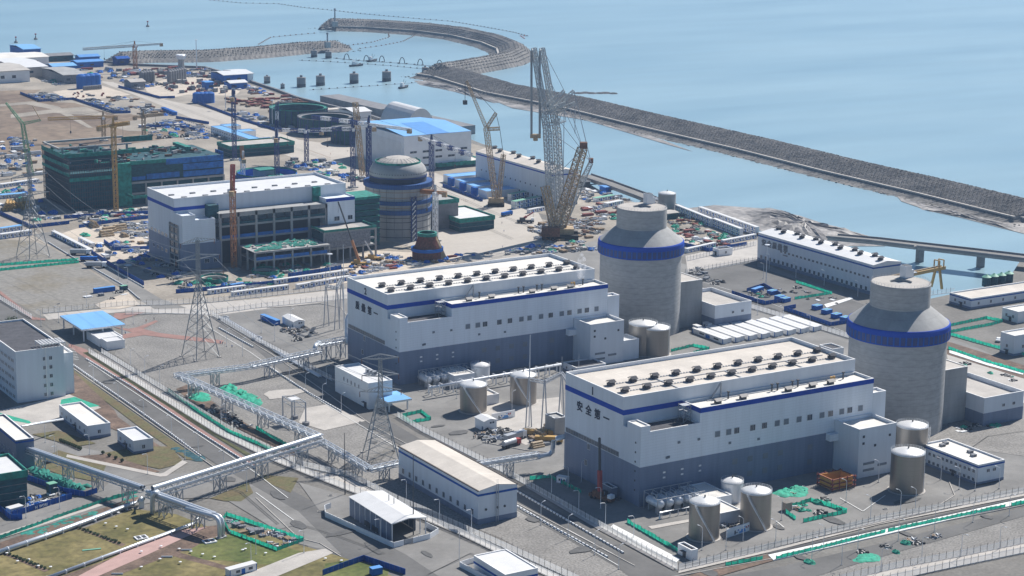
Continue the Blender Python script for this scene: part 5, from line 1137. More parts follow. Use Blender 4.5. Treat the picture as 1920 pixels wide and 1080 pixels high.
pipe('long white pipe line on portals in front of the second hall, upper', [(806, 728, 5), (870, 715, 5.5), (960, 700, 5.5), (1052, 683, 5.5)], .7, m='steel_white')
tp_ = thing('pipe_portals', 'row of white portals under the long white pipe before the second hall', 'supports', tuple(U(808, 742)))
for k in range(13): q = U(808+k*20, 742-k*3.5); b = MB(); b.beam((q.x, q.y-1, 0), (q.x, q.y-1, 5.2), .5); b.beam((q.x, q.y+2, 0), (q.x, q.y+2, 5.2), .5); b.beam((q.x, q.y-1, 5), (q.x, q.y+2, 5), .4); part(b, 'portal', 'steel_white', tp_)
for k, (l, a) in enumerate((('upper part', [(420, 596), (480, 632)]), ('lower part', [(482, 634), (520, 660), (600, 706)]))):
    P = [U(x, y, .8) for x, y in a]; t = thing('trench_pipes', f'pair of white pipes in a trench left of the second hall, {l}', 'pipeline', tuple(P[0]))
    for o in (-.6, .6): part(MB().path([p+Vector((o, 0, 0)) for p in P], .4, 8), 'pipe', 'steel_white', t)
    part(MB().box(P[0].x-2.2, P[-1].y, .02, P[0].x+2.2, P[0].y, .14), 'trench_bed', 'concrete_dark', t)
    q = P[0]; b = MB(); b.box(q.x-2.4, q.y-1.6, .14, q.x+2.4, q.y-1.2, 1.4); b.box(q.x-2.4, q.y+1.4, .14, q.x+2.4, q.y+1.8, 1.4); b.box(q.x-2.4, q.y-1.2, .14, q.x-2, q.y+1.4, 1.4); b.box(q.x+2, q.y-1.2, .14, q.x+2.4, q.y+1.4, 1.4); part(b, 'white_frame', 'steel_white', t)
# ---------------------------------------------------------------- fences, barriers
POST = MB().box(-.06, -.06, 0, .06, .06, 3.1).beam((0, 0, 3.05), (.25, 0, 3.5), .08).mesh('post', 'dark_metal')
def pale_fence(label, pts, h=2.7, step=3.2, cov=.55, m='white_mesh', post=True, world=False):
    P = [Vector((*p[:2], 0)) for p in (pts if world else G(pts))]; t = thing('palisade_fence', label, 'fence', tuple(P[0])); b = MB(); posts = []
    for a, c in zip(P, P[1:]):
        d = c-a; L_ = d.length; u = d.normalized(); n = max(1, int(L_/.42))
        b.obox(((a.x+c.x)/2, (a.y+c.y)/2, 0), u, L_, .3, .35); b.obox(((a.x+c.x)/2, (a.y+c.y)/2, h*.85), u, L_, .06, .08)
        for i in range(n):
            q = a+d*((i+.5)/n); e = u*(.42*cov/2); b.add([q-e+Vector((0, 0, .35)), q+e+Vector((0, 0, .35)), q+e+Vector((0, 0, h)), q-e+Vector((0, 0, h))], [(0, 1, 2, 3)])
        k = int(L_/step)
        for i in range(k): posts.append(a+d*(i/k))
    part(b, 'pales', m, t)
    if post:
        f = max(1, math.ceil(len(posts)/98))
        for q in posts[::f]: part(POST, 'post', None, t, at=q)
    return t
pale_fence('outer white palisade fence along the grass verge beside the main avenue', [(166, 662), (405, 812), (520, 867), (645, 917), (750, 956)])
pale_fence('inner white palisade fence along the gravel yard, parallel to the grass verge', [(190, 662), (425, 805), (565, 875), (655, 895), (745, 940)])
pale_fence('outer white palisade fence in front of the open shed, running to the bottom edge', [(752, 957), (862, 1002), (960, 1050), (1060, 1096)])
pale_fence('inner white palisade fence behind the open shed, running to the bottom edge', [(747, 941), (792, 960), (960, 1035), (1085, 1092)])
pale_fence('long white palisade fence beside the nearest hall along the second road', [(745, 782), (792, 810), (960, 895), (1122, 987), (1270, 1069)])
pale_fence('white palisade fence from the concrete strip down past the second hall', [(398, 592), (480, 640), (580, 692), (622, 714)])
pale_fence('white palisade fence on the north side of the pale strip behind the pylon', [(80, 588), (240, 573), (310, 572), (400, 567), (480, 558), (650, 540)], cov=.3)
pale_fence('white palisade fence on the near side of the pale strip behind the pylon', [(235, 590), (310, 588), (395, 590), (480, 578), (655, 560)], cov=.3)
pale_fence('white palisade fence at the far left beside the red pavement', [(-60, 528), (0, 562), (60, 598)])
pale_fence('white palisade fence along the bottom road in front of the nearest hall', [(1272, 1070), (1440, 1031), (1650, 978), (1920, 925), (1990, 910)])
pale_fence('upper white palisade fence in the bottom right corner', [(1560, 1094), (1680, 1066), (1800, 1044), (1925, 1018), (1990, 1004)])
pale_fence('lower white palisade fence in the bottom right corner', [(1640, 1096), (1780, 1066), (1925, 1036), (1990, 1022)])
pale_fence('white palisade fence between the service road and the blue fenced pads', [(1408, 578), (1500, 606), (1590, 634), (1640, 650)])
pale_fence('far white palisade fence behind the small hut right of the farther tower', [(1285, 514), (1350, 502), (1418, 490)], cov=.3)
pale_fence('farther white palisade fence in front of the row of site cabins by the mud flat', [(1288, 490), (1418, 460)], cov=.25)
pale_fence('white palisade fence in front of the low white building at the right edge', [(1700, 560), (1790, 548)], cov=.3)
def rail(label, pts, h=.85, name='road_barrier'):
    P = [Vector((*p[:2], 0)) for p in G(pts)]; t = thing(name, label, 'barrier', tuple(P[0])); A, B_ = MB(), MB(); k = 0
    for a, c in zip(P, P[1:]):
        d = c-a; n = max(1, int(d.length/2.4)); u = d.normalized()
        for i in range(n):
            q = a+d*((i+.5)/n); A.obox((q.x, q.y, 0), u, 1.75, .42, h); B_.obox((q.x, q.y, h*.15), u, 2.4, .25, h*.6)
    part(A, 'white_blocks', 'cabin_white', t); part(B_, 'dark_beam', 'dark_metal', t)
rail('striped block barrier on the right side of the main avenue', [(161, 674), (250, 728), (372, 811), (480, 880)])
rail('striped block barrier on the left side of the main avenue', [(131, 681), (250, 764), (317, 812), (378, 858)])
rail('striped block barrier beside the big pylon', [(410, 616), (475, 652)])
rail('striped block barrier on the road left of the white gatehouse building', [(499, 686), (575, 736), (640, 773)])
rail('striped block barrier at the near side of the second road below the nearest hall', [(968, 950), (1050, 997), (1140, 1047)])
rail('striped block barrier in the middle of the second road below the nearest hall', [(968, 922), (1078, 986), (1170, 1039)])
rail('striped block barrier at the far left road, upper', [(90, 455), (147, 490)])
rail('striped block barrier at the far left road, lower', [(158, 494), (231, 536), (262, 562)])
rail('striped block barrier between the parked trucks and the half finished hall', [(100, 432), (200, 500), (270, 540)])
def screen(label, pts, h=1.8, m='net_fence', name='screen_fence', cat='fence', th=.15):
    P = [Vector((*p[:2], 0)) for p in G(pts)]; t = thing(name, label, cat, tuple(P[0])); b = MB(); s = MB()
    for a, c in zip(P, P[1:]):
        d = c-a; L_ = d.length; n = max(1, int(L_/2.5))
        for i in range(n):
            q, r = a+d*(i/n), a+d*((i+1)/n); hh = h*rr(.9, 1.08) if m.startswith('net') else h; b.obox(((q.x+r.x)/2, (q.y+r.y)/2, .05), d, L_/n+.02, th, hh) if m != 'net_fence' else b.add([(q.x, q.y, .05), (r.x, r.y, .05), (r.x, r.y, hh), ((q.x+r.x)/2, (q.y+r.y)/2, hh-rr(.05, .35)), (q.x, q.y, hh)], [(0, 1, 2, 3, 4)])
            s.box(q.x-.08, q.y-.08, 0, q.x+.08, q.y+.08, h+.15)
    part(b, 'panels', m, t); part(s, 'poles', 'grey_block', t)
GN = [('long green net fence along the bottom road, left stretch', [(1455, 1050), (1530, 1032), (1660, 1000)]), ('long green net fence along the bottom road, middle stretch', [(1665, 999), (1700, 991), (1885, 952)]),
      ('green net fence along the bottom road, right stretch', [(1896, 950), (1990, 930)]), ('green net fence across the gravel field, upper', [(-20, 500), (147, 488)]), ('green net fence across the gravel field, lower', [(-20, 510), (148, 493)]),
      ('green net fence around the small pit left of the open shed', [(418, 976), (425, 967), (570, 1015), (520, 1034), (430, 1000), (418, 976)]), ('green net fence beside the excavation by the diagonal pipe bridge', [(316, 734), (360, 766), (430, 812), (520, 850)]),
      ('green net fence behind the portal frames of the gravel yard', [(480, 805), (540, 838), (560, 846)]), ('green net fence beside the second road below the nearest hall', [(1176, 980), (1250, 1023), (1274, 1037)]),
      ('green net loop at right around the white strip behind the nearer tower', [(1782, 612), (1850, 598), (1880, 604), (1860, 610), (1782, 624)]), ('long green net fence at right, upper line', [(1780, 628), (1850, 648), (1925, 668)]),
      ('long green net fence at right, lower line', [(1778, 655), (1850, 680), (1925, 702)]), ('green net enclosure around the pit beside the near right tank', [(1473, 962), (1492, 975)]),
      ('green net fence in front of the pit beside the near right tank', [(1506, 980), (1588, 962)]), ('green net fence at the back of the pit beside the near right tank', [(1485, 952), (1520, 940), (1588, 960)]),
      ('green net fence left of the long lakeside hall', [(1492, 530), (1560, 552)]), ('green net fence near the lakeside pads', [(1490, 562), (1556, 552)]), ('green net square beside the gatehouse canopy', [(755, 782), (790, 774), (808, 788), (770, 794), (755, 782)]),
      ('green net by the white containers between the halls', [(1258, 660), (1300, 650), (1330, 656), (1300, 664)]), ('green net fence along the lawn edge, near left', [(0, 1012), (100, 975), (200, 940), (258, 925)]),
      ('green net strip by the excavation in front of the nearest hall', [(993, 900), (1030, 896), (1090, 925)]), ('green net along the bottom right verge', [(1360, 1062), (1430, 1050)])]
for l, p_ in GN: screen(l, p_)
BF = [('blue fence round the long pad on the brown field, near side', [(138, 187), (215, 213), (245, 212)]), ('blue fence on the brown field, left', [(38, 176), (75, 191), (138, 187)]), ('blue fence along the pale road, far stretch', [(222, 164), (300, 185), (328, 184)]),
      ('blue fence along the right side of the pale road', [(360, 190), (460, 228), (520, 246)]), ('blue fence on the left side of the pale road', [(330, 222), (392, 233)]), ('blue fence around the yard behind the scaffolded hall', [(260, 240), (330, 238), (366, 245)]),
      ('blue fence in front of the green scaffolded hall', [(120, 410), (300, 400)]), ('blue fence beside the far left pylon', [(0, 402), (60, 428), (130, 420)]), ('blue fence right of the far left pylon', [(148, 428), (215, 417), (278, 410)]),
      ('blue fence around the round pit beside the half finished hall', [(195, 455), (215, 470), (280, 468), (280, 452)]), ('blue fence between the road and the half finished hall', [(172, 476), (225, 510), (270, 535)]), ('blue fence below the shaft rings', [(330, 550), (450, 540), (560, 528)]),
      ('blue fence around the left pad beside the lakeside hall', [(1372, 552), (1435, 572), (1465, 567)]), ('blue fence at the back of the left pad beside the lakeside hall', [(1400, 548), (1432, 538), (1464, 556)]), ('blue fence around the right pad beside the lakeside hall', [(1470, 582), (1558, 612), (1592, 606)]), ('short blue fence at the corner of the right pad', [(1470, 582), (1492, 578)]),
      ('blue fence around the yard of small sheds right of the farther tower', [(1255, 455), (1330, 472), (1400, 460)]), ('dark blue fence with white letters in the near left corner', [(22, 970), (135, 935)]), ('blue fence in the near left corner, long back stretch', [(50, 900), (120, 925), (160, 932), (182, 925)]), ('blue fence at the far left bottom corner', [(0, 958), (20, 975), (42, 975)]),
      ('dark blue fence around the little blue kiosk at the bottom', [(605, 1080), (682, 1052), (760, 1078)]), ('blue fence at the left of the blue roofed workshop', [(830, 350), (905, 378)]), ('blue fence at the foot of hall three frames', [(540, 520), (640, 505)])]
for l, p_ in BF: screen(l, p_, 2.4, 'fence_blue')
pw = U(118, 941); tt = thing('painted_sign', 'white letters painted along the dark blue fence in the near left corner', 'lettering', (pw.x, pw.y, 1)); a0_, a1_ = U(22, 970), U(135, 935); dd = (a1_-a0_).normalized()
o_ = a0_+dd*((a1_-a0_).length*.38)+Vector((dd.y, -dd.x, 0))*.16+Vector((0, 0, .5)); text_part(tt, 'N  WORI', 1.5, o_, dd, (0, 0, 1), 'letters', 'cabin_white', .03)
# ---------------------------------------------------------------- street lamps
t = thing('street_lamp', '', 'street lamp'); part(MB().tube((0, 0, 0), (0, 0, 8.6), .14, 6, r2=.09), 'pole', 'steel_white', t)
part(MB().path([(0, 0, 8.5), (.1, 0, 9), (.6, 0, 9.4), (1.9, 0, 9.6)], .08, 5), 'arm', 'steel_white', t); part(MB().box(1.7, -.18, 9.5, 2.7, .18, 9.65), 'lamp_head', 'steel_white', t); part(MB().box(-.3, -.3, 0, .3, .3, .4), 'base', 'concrete', t)
LAMP = Kind(t)
ROWS = [('the right side of the main avenue', 200, [(176, 720), (222, 753), (270, 786), (322, 815), (372, 848), (420, 884), (463, 922)]), ('the grass verge by the gravel yard', 20, [(245, 690), (272, 703), (300, 722), (353, 757), (415, 797)]),
        ('the road beside the second hall', 20, [(543, 718), (573, 736), (605, 757), (612, 722), (640, 775)]), ('the gravel yard near the open shed', 190, [(707, 948), (713, 1016), (762, 940), (824, 978), (884, 998)]), ('the second road below the nearest hall', 20, [(1014, 985), (1065, 1011), (1115, 1041), (1160, 1068)]),
        ('the wall side of the nearest hall', 180, [(1034, 931), (1065, 915), (1085, 961), (1126, 955), (1135, 985), (1188, 1010)]), ('the near tanks of the nearest hall', 100, [(1316, 1032), (1361, 1032), (1393, 1015), (1454, 1020)]), ('the bottom service road, inner side', 100, [(1465, 976), (1544, 1030), (1586, 942), (1632, 973), (1688, 962), (1716, 958)]), ('the two-storey office', 100, [(1647, 905), (1764, 900), (1798, 918), (1828, 921), (1873, 917)]),
        ('the bottom right road', 280, [(1522, 1050), (1608, 1034), (1684, 1015), (1752, 998), (1824, 980), (1892, 968)]), ('the white container rows', 100, [(1420, 591), (1468, 606), (1518, 624), (1431, 523), (1442, 505), (1492, 522), (1545, 536), (1608, 557)]), ('the near left buildings', 200, [(85, 831), (108, 875), (49, 972), (168, 853), (103, 855), (277, 890), (347, 862), (112, 955)]),
        ('the blue roofed gatehouse', 200, [(77, 612), (33, 612), (110, 605), (163, 577), (250, 608), (240, 530), (222, 524)]), ('the lawn path', 200, [(480, 1040), (471, 1062), (570, 1038)]), ('the bottom right gravel', 280, [(1578, 1060), (1652, 1072), (1728, 1050), (1802, 1045), (1874, 1030)]), ('the service road of the second hall', 20, [(425, 650), (455, 668), (490, 625), (515, 640), (545, 612), (960, 770), (856, 748), (1090, 905)])]
for where, rz, ps in ROWS:
    for i, (x, y) in enumerate(sorted(ps)): p = U(x, y); LAMP.put((p.x, p.y, 0), radians(rz), f"{ORD[i]} white street lamp from the left along {where}", 'white street lamps')
def mast(label, px, pyb, pyt, r=.28, m='steel_white', head=True):
    p = U(px, pyb); h = hgt(px, pyb, pyt); t = thing('light_mast', label, 'light mast', tuple(p)); part(MB().tube((p.x, p.y, 0), (p.x, p.y, h), r, 8, r2=r*.5), 'pole', m, t)
    if head: part(MB().lathe(p.x, p.y, [(.5, h-.8), (1.6, h-.6), (1.6, h-.2), (.4, h)], 12), 'lamp_ring', m, t)
mast('tall white light mast in front of the long lakeside hall', 1436, 534, 458); mast('very tall white mast with a drum at its top beside the far harbour corner', 369, 131, 74, .8); mast('tall dark lightning mast left of the open shed', 647, 927, 812, .25, 'dark_metal', False)
mast('tall grey lightning mast at the open front of the shed', 775, 1004, 855, .25, 'dark_metal', False); mast('thin white mast in front of the concrete frames, left', 619, 530, 475, .3); mast('thin white mast in front of the concrete frames, right', 645, 620, 458, .25, head=False)
mast('thin white mast on the pale road near the ring pits', 511, 237, 187, .4); mast('thin white mast near the blue containers', 423, 205, 160, .4); mast('slim white lightning mast beside the left wall of the nearest hall', 992, 800, 628, .3, head=False); mast('white light mast in front of the blue roofed workshop', 773, 292, 262, .4)
mast('slim lightning mast over the nearest hall', 1085, 700, 663, .15, head=False); mast('thin pole on the bottom gravel right of the shed', 861, 1052, 998, .15, head=False)
# ---------------------------------------------------------------- buildings round the site
# tan roofed hall with a shallow gable
def gable_hall(label, N, R, L, rise=1.6, roof='roof_tan', base=2.2, win=(), along='y', vents=0, stripe=True, wall='white_cladding', name='industrial_hall', band_m='fence_blue'):
    x0, y0, x1, y1, h = bdims(N, R, L); t = thing(name, label, 'building', (x0, y0, 0)); b = MB(); b.box(x0, y0, 0, x1, y1, h)
    if along == 'y':
        c = (x0+x1)/2
        for y, yy in ((y0, y0+.3), (y1-.3, y1)): b.add([(x0, y, h), (x1, y, h), (c, y, h+rise), (x0, yy, h), (x1, yy, h), (c, yy, h+rise)], [(0, 1, 2), (5, 4, 3), (0, 2, 5, 3), (1, 4, 5, 2)])
    part(b, 'wall', wall, t); part(MB().gable(x0, y0, x1, y1, h+.02, rise, along, ov=.05, th=.2), 'roof', roof, t)
    if stripe: part(band(x0, y0, x1, y1, h-2.1, h-1.2), 'blue_stripe', band_m, t)
    if base: part(band(x0, y0, x1, y1, 0, base), 'plinth', 'grey_cladding', t)
    for face, a, b_, n, w, z, hh in win:
        pos = y0-.08 if face == 'F' else x0-.08; L_ = (x1-x0) if face == 'F' else (y1-y0); o = x0 if face == 'F' else y0
        add_windows(t, face, pos, [(o+L_*(a+(b_-a)*(i+.5)/n)-w/2, o+L_*(a+(b_-a)*(i+.5)/n)+w/2) for i in range(n)], z, hh)
    for i in range(vents):
        yy = y0+(y1-y0)*(i+.5)/vents; part(VENT, 'roof_vent', None, t, at=((x0+x1)/2+(2 if i % 2 else -1.5), yy, h+rise-.1))
    return t, x0, y0, x1, y1, h
t, x0, y0, x1, y1, h = gable_hall('white hall with tan gable roof and blue stripe in the near centre', (896, 984, 922), (967, 907), (748, 838), 1.5, win=(('L', .02, .98, 11, 1.7, 3.2, 2.2),))
b = MB(); b.beam((x0+8, y0-.6, 0), (x0+8, y0-.6, h+2), .2); b.beam((x0+9, y0-.6, 0), (x0+9, y0-.6, h+2), .2)
for k in range(30): b.beam((x0+8, y0-.6, k*.6), (x0+9, y0-.6, k*.6), .1)
part(b, 'wall_ladder', 'galvanised', t); part(MB().box(x0-.3, y0-.3, h+.1, x0+.25, y1+.3, h+.5).box(x1-.25, y0-.3, h+.1, x1+.3, y1+.3, h+.5), 'edge_trim', 'brown_trim', t)
for fx in (.2, .5, .68): xx = x0+(x1-x0)*fx; part(MB().tube((xx, y0-.3, h*.42), (xx, y0, h*.42), .5, 10), 'wall_fan', 'dark_metal', t)
# long lakeside hall
t, x0, y0, x1, y1, h = gable_hall('very long white hall with blue stripe and dark characters beside the water basin', (1635, 554, 498), (1690, 491), (1417, 437), 1.6, 'roof_white', win=(('L', .03, .98, 24, 1.9, 2.0, 2.4), ('L', .02, .80, 22, 1.9, 9.6, 1.3)), vents=12)
for i, ch in enumerate('安全质量第一'): text_part(t, ch, 4.4, (x0-.1, y1-4-min(i, 4)*5.4, h-6.8-(4.4 if i == 5 else 0)), (0, -1, 0), (0, 0, 1), 'character', 'concrete_dark', .25)
# hall behind crawler cranes
gable_hall('long white hall with blue stripe behind the lattice crawler cranes', (1036, 388, 325), (1074, 318), (891, 284), 2.2, 'roof_tan', win=(('L', .05, .95, 16, 1.8, 3, 2.4), ('L', .05, .95, 14, 1.6, 11, 1.2)), vents=8, band_m='blue_band')
# blue roofed workshop and vaulted tent
t, x0, y0, x1, y1, h = gable_hall('pale workshop with bright blue patchwork roof behind the ribbed tower', (758, 322, 256), (884, 246), (707, 226), 3.2, 'roof_blue_light', along='x', stripe=False, base=0, wall='grey_cladding' if False else 'cabin_white',
   win=(('F', .04, .98, 5, 6, 3, 1.6), ('F', .04, .98, 5, 6, 9, 1.6), ('F', .04, .98, 5, 6, 14, 1.6)))
part(MB().box(x0-.2, y0+6, 1, x0-.02, y1-4, h-5), 'end_door', 'steel_white', t)
w3 = (x1-x0)/3; c = (y0+y1)/2
part(MB().slab([(x0+w3, y0-.1, h+.3), (x0+2*w3, y0-.1, h+.3), (x0+2*w3, c, h+3.5), (x0+w3, c, h+3.5)], .06), 'dark_roof_panel', 'roof_blue', t)
p = U(757, 262); q = U(790, 246); t = thing('vaulted_tent', 'white barrel vaulted tent hall behind the blue roofed workshop', 'tent', tuple(p)); n = 16; R = 15; cx = (p.x+R+2); vs = []; Ls = 50
for yy in (p.y, p.y+Ls): vs += [(cx+R*cos(pi-pi*i/n), yy, R*1.75*sin(pi*i/n)) for i in range(n+1)]
b = MB(); b.add(vs, [(i, i+1, i+n+2, i+n+1) for i in range(n)]+[tuple(range(n, -1, -1))]+[tuple(range(n+1, 2*n+2))]); part(b, 'vault', 'roof_white', t)
part(MB().box(cx-5, p.y-.15, 0, cx+5, p.y-.02, 8), 'door', 'steel_white', t)
# open shed and its low white wall
p, q, r_ = U(735, 1009), U(790, 984), U(632, 951)
def shed():
    h = 8.0; n_ = U(735, 982.5, h); rr_ = U(793, 967.5, h); l_ = U(630, 937, h)
    x0, y0, x1, y1 = n_.x, n_.y, rr_.x, l_.y; t = thing('open_shed', 'open ended shed with white and grey gable roof inside a low white wall', 'shed', (x0, y0, 0)); c = (x0+x1)/2; rise = 1.1
    part(MB().slab([(x0-.4, y0-.4, h), (c, y0-.4, h+rise), (c, y1+.4, h+rise), (x0-.4, y1+.4, h)], .2), 'roof_slope', 'roof_white', t)
    part(MB().slab([(x1+.4, y0-.4, h), (c, y0-.4, h+rise), (c, y1+.4, h+rise), (x1+.4, y1+.4, h)], .2), 'roof_slope', 'roof_white', t)
    part(MB().box(x0, y0+1, .3, x0+.15, y1, h-.1).box(x1-.15, y0+8, .3, x1, y1, h-.1).box(x0+.15, y1-.15, .3, x1-.15, y1, h-.1), 'cladding', 'louvre' if False else 'grey_cladding', t); b = MB()
    for i in range(9):
        yy = y0+(y1-y0)*i/8; b.box(x0-.15, yy-.15, 0, x0+.2, yy+.15, h); b.box(x1-.2, yy-.15, 0, x1+.15, yy+.15, h); b.beam((x0, yy, h-.2), (c, yy, h+rise-.2), .2); b.beam((x1, yy, h-.2), (c, yy, h+rise-.2), .2)
    part(b, 'steel_frame', 'steel_white', t)
    for k in (.32, .5): yy = y0+(y1-y0)*k; part(MB().box(x0-.2, yy, .6, x0-.02, yy+5, 2.6), 'side_opening', 'dark_metal', t)
    for k in (.3, .42): yy = y0+(y1-y0)*(k+.2); part(MB().tube((c+3, yy, h+1), (c+3, yy, h+3.5), .15, 6), 'flue', 'dark_metal', t)
    W = [(610, 962), (612, 972), (740, 1028), (760, 1024), (775, 1020)]; 
    screen('low white perimeter wall around the open shed', [(620, 953), (609, 957), (610, 970), (738, 1028), (757, 1023)], 2.3, 'cabin_white', 'perimeter_wall', 'wall', .25)
    screen('low white perimeter wall right of the open shed', [(774, 1019), (806, 1011), (822, 1001), (800, 990)], 2.3, 'cabin_white', 'perimeter_wall', 'wall', .25)
    screen('grey gate in the low white wall before the open shed', [(758, 1022), (774, 1018)], 2.1, 'galvanised', 'gate', 'gate')
shed()
screen('low white perimeter wall at the bottom around the white plant building', [(905, 1052), (880, 1058), (862, 1064), (930, 1100)], 2.2, 'cabin_white', 'perimeter_wall', 'wall', .25)
building('white plant building with blue stripe cut by the bottom edge, two parts', *bdims((947, 1105, 1078), (1010, 1066), (886, 1042)), 'cabin_white', stripe=('fence_blue', 2.6, 3.4), roof='roof_white', par=.3)
x0, y0, x1, y1, h = bdims((947, 1105, 1078), (1010, 1066), (886, 1042))
for k in range(8): pass
# white apartment block, left
x0, y0, x1, y1, h = bdims((33, 756, 660), (114, 645), (-60, 610)); t = building('five storey white block with dark roof at the left edge', x0, y0, x1, y1, h, 'white_cladding', roof='roof_dark', par=.9)
fl = h/5.6
for k in range(5):
    z = 1.6+k*fl*.98
    add_windows(t, 'L', x0-.08, [(y0+3+j*5.2+s, y0+3+j*5.2+s+1.3) for j in range(7) for s in (0, 2.0)], z, 1.5); add_windows(t, 'F', y0-.08, [(x0+(x1-x0)*.56, x0+(x1-x0)*.56+1.1), (x0+(x1-x0)*.69, x0+(x1-x0)*.69+1.3)], z, 1.7)
xm = x0+(x1-x0)*.62; part(MB().box(xm-.25, y0-.25, 0, xm+.25, y0-.02, h), 'wall_rib', 'steel_white', t)
building('narrow white stair wing right of the five storey block', x1+.05, y0+3, x1+5.5, y1-8, h*.82, 'white_cladding', roof='roof_pale', name='stair_wing')
b = MB(); xa = x1-11
for k in range(8): b.box(xa+k*1.6, y0-.5, h+1.6, xa+k*1.6+.3, y0+9, h+2.1)
for k in range(6): b.box(xa, y0-.5+k*1.7, h+1.55, xa+12, y0-.2+k*1.7, h+2.05)
for xx in (xa, xa+11.7):
    for yy in (y0+.2, y0+8.6): b.box(xx, yy, h, xx+.3, yy+.3, h+1.6)
single(b, 'roof_pergola', 'white pergola grid standing on the corner of the dark roof of the five storey block', 'pergola', 'parapet', (xa, y0, h))
for k in range(5): p = U(105+k*5, 745-k*2); single(MB().box(p.x-.6, p.y-.4, 0, p.x+.6, p.y+.5, 2.4).box(p.x-.45, p.y-.48, .3, p.x+.45, p.y-.4, 2.1, 1), 'air_conditioner', f'{ORD[k]} grey air conditioning unit from the left at the foot of the five storey block', 'air conditioner', ['galvanised', 'dark_metal'], tuple(p), 'air conditioning units by the five storey block')
# gatehouse with blue canopy
def canopy(label, N, R, L, h, posts, m='roof_blue_light', th=.9):
    n_, r, l = U(*N, h), U(*R, h), U(*L, h); t = thing('canopy', label, 'canopy', (n_.x, n_.y, 0)); part(MB().box(n_.x, n_.y, h-th, r.x, l.y, h), 'canopy_roof', m, t); part(MB().box(n_.x-.1, n_.y-.1, h-th, r.x+.1, n_.y-.005, h-.05).box(n_.x-.1, n_.y, h-th, n_.x-.005, l.y, h-.05), 'fascia', 'steel_white', t); b = MB()
    for i in range(posts[0]):
        for j in range(posts[1]): x = n_.x+1.5+(r.x-n_.x-3)*i/(posts[0]-1); y = n_.y+1.5+(l.y-n_.y-3)*j/(posts[1]-1); part(MB().box(x-.3, y-.3, 0, x+.3, y+.3, h-th), 'column', 'steel_white', t)
    return n_, r, l
canopy('bright blue flat canopy of the gatehouse over the avenue, left', (153, 618), (222, 600), (78, 596), 7, (3, 3))
canopy('small blue canopy attached to the white gatehouse building in front of the second hall', (727, 754), (770, 746), (700, 738), 5.5, (2, 2))
for l, a in (('flat white roofed gate office under the blue canopy edge', ((187, 651, 636), (223, 626), (149, 622))), ('low white gate office extension with flat roof beside the avenue', ((201, 657, 641), (231, 635), (188, 634)))): building(l, *bdims(*a), 'cabin_white', roof='roof_white', par=.3, win=(), name='gate_office')
x0, y0, x1, y1, h = bdims((691, 768, 719), (737, 713), (630, 686)); building('white gatehouse building with flat roof between pylon and the second hall', x0, y0, x1, y1, h, 'cabin_white', roof='roof_white', par=.5, win=(('L', y0+8, y1-8, 5, 1, h*.62, 1.8),), doors=(('L', y0+2, 2.4, 2.6),), name='gatehouse')
for k in range(3): p = U(690+k*6, 697+k*2, h); single(MB().box(p.x-1, p.y-.8, h-.4, p.x+1, p.y+.8, h+1.4).box(p.x-.8, p.y-.9, h, p.x+.8, p.y-.8, h+1.2, 1), 'roof_unit', f'{ORD[k]} grey cooling unit from the left on the roof of the white gatehouse building', 'roof unit', ['galvanised', 'dark_metal'], (p.x, p.y, h))
# small gabled huts
for l, N, R, L in (('small white gabled hut beside the blue containers left of the second hall', (551, 617, 604), (564, 598), (524, 594)), ('small white gabled hut beside the leftmost brown tank', (908, 810, 791), (931, 787), (880, 784))):
    x0, y0, x1, y1, h = bdims(N, R, L); t = thing('hut', l, 'hut', (x0, y0, 0)); b = MB().box(x0, y0, 0, x1, y1, h); c = (x0+x1)/2
    b.add([(x0, y0, h), (x1, y0, h), (c, y0, h+1), (x0, y0+.2, h), (x1, y0+.2, h), (c, y0+.2, h+1)], [(0, 1, 2), (5, 4, 3)]); part(b, 'wall', 'cabin_white', t); part(MB().gable(x0, y0, x1, y1, h, 1.0, 'y', th=.15), 'roof', 'roof_white', t)
    for k in (.45, .65): xx = x0+(x1-x0)*k; part(MB().box(xx, y0-.08, h-1.3, xx+.9, y0-.005, h-.5), 'window', 'glass', t)
    part(MB().box(x0-.08, y0+1, 0, x0-.005, y0+2.2, 2.2), 'door', 'grey_cladding', t)
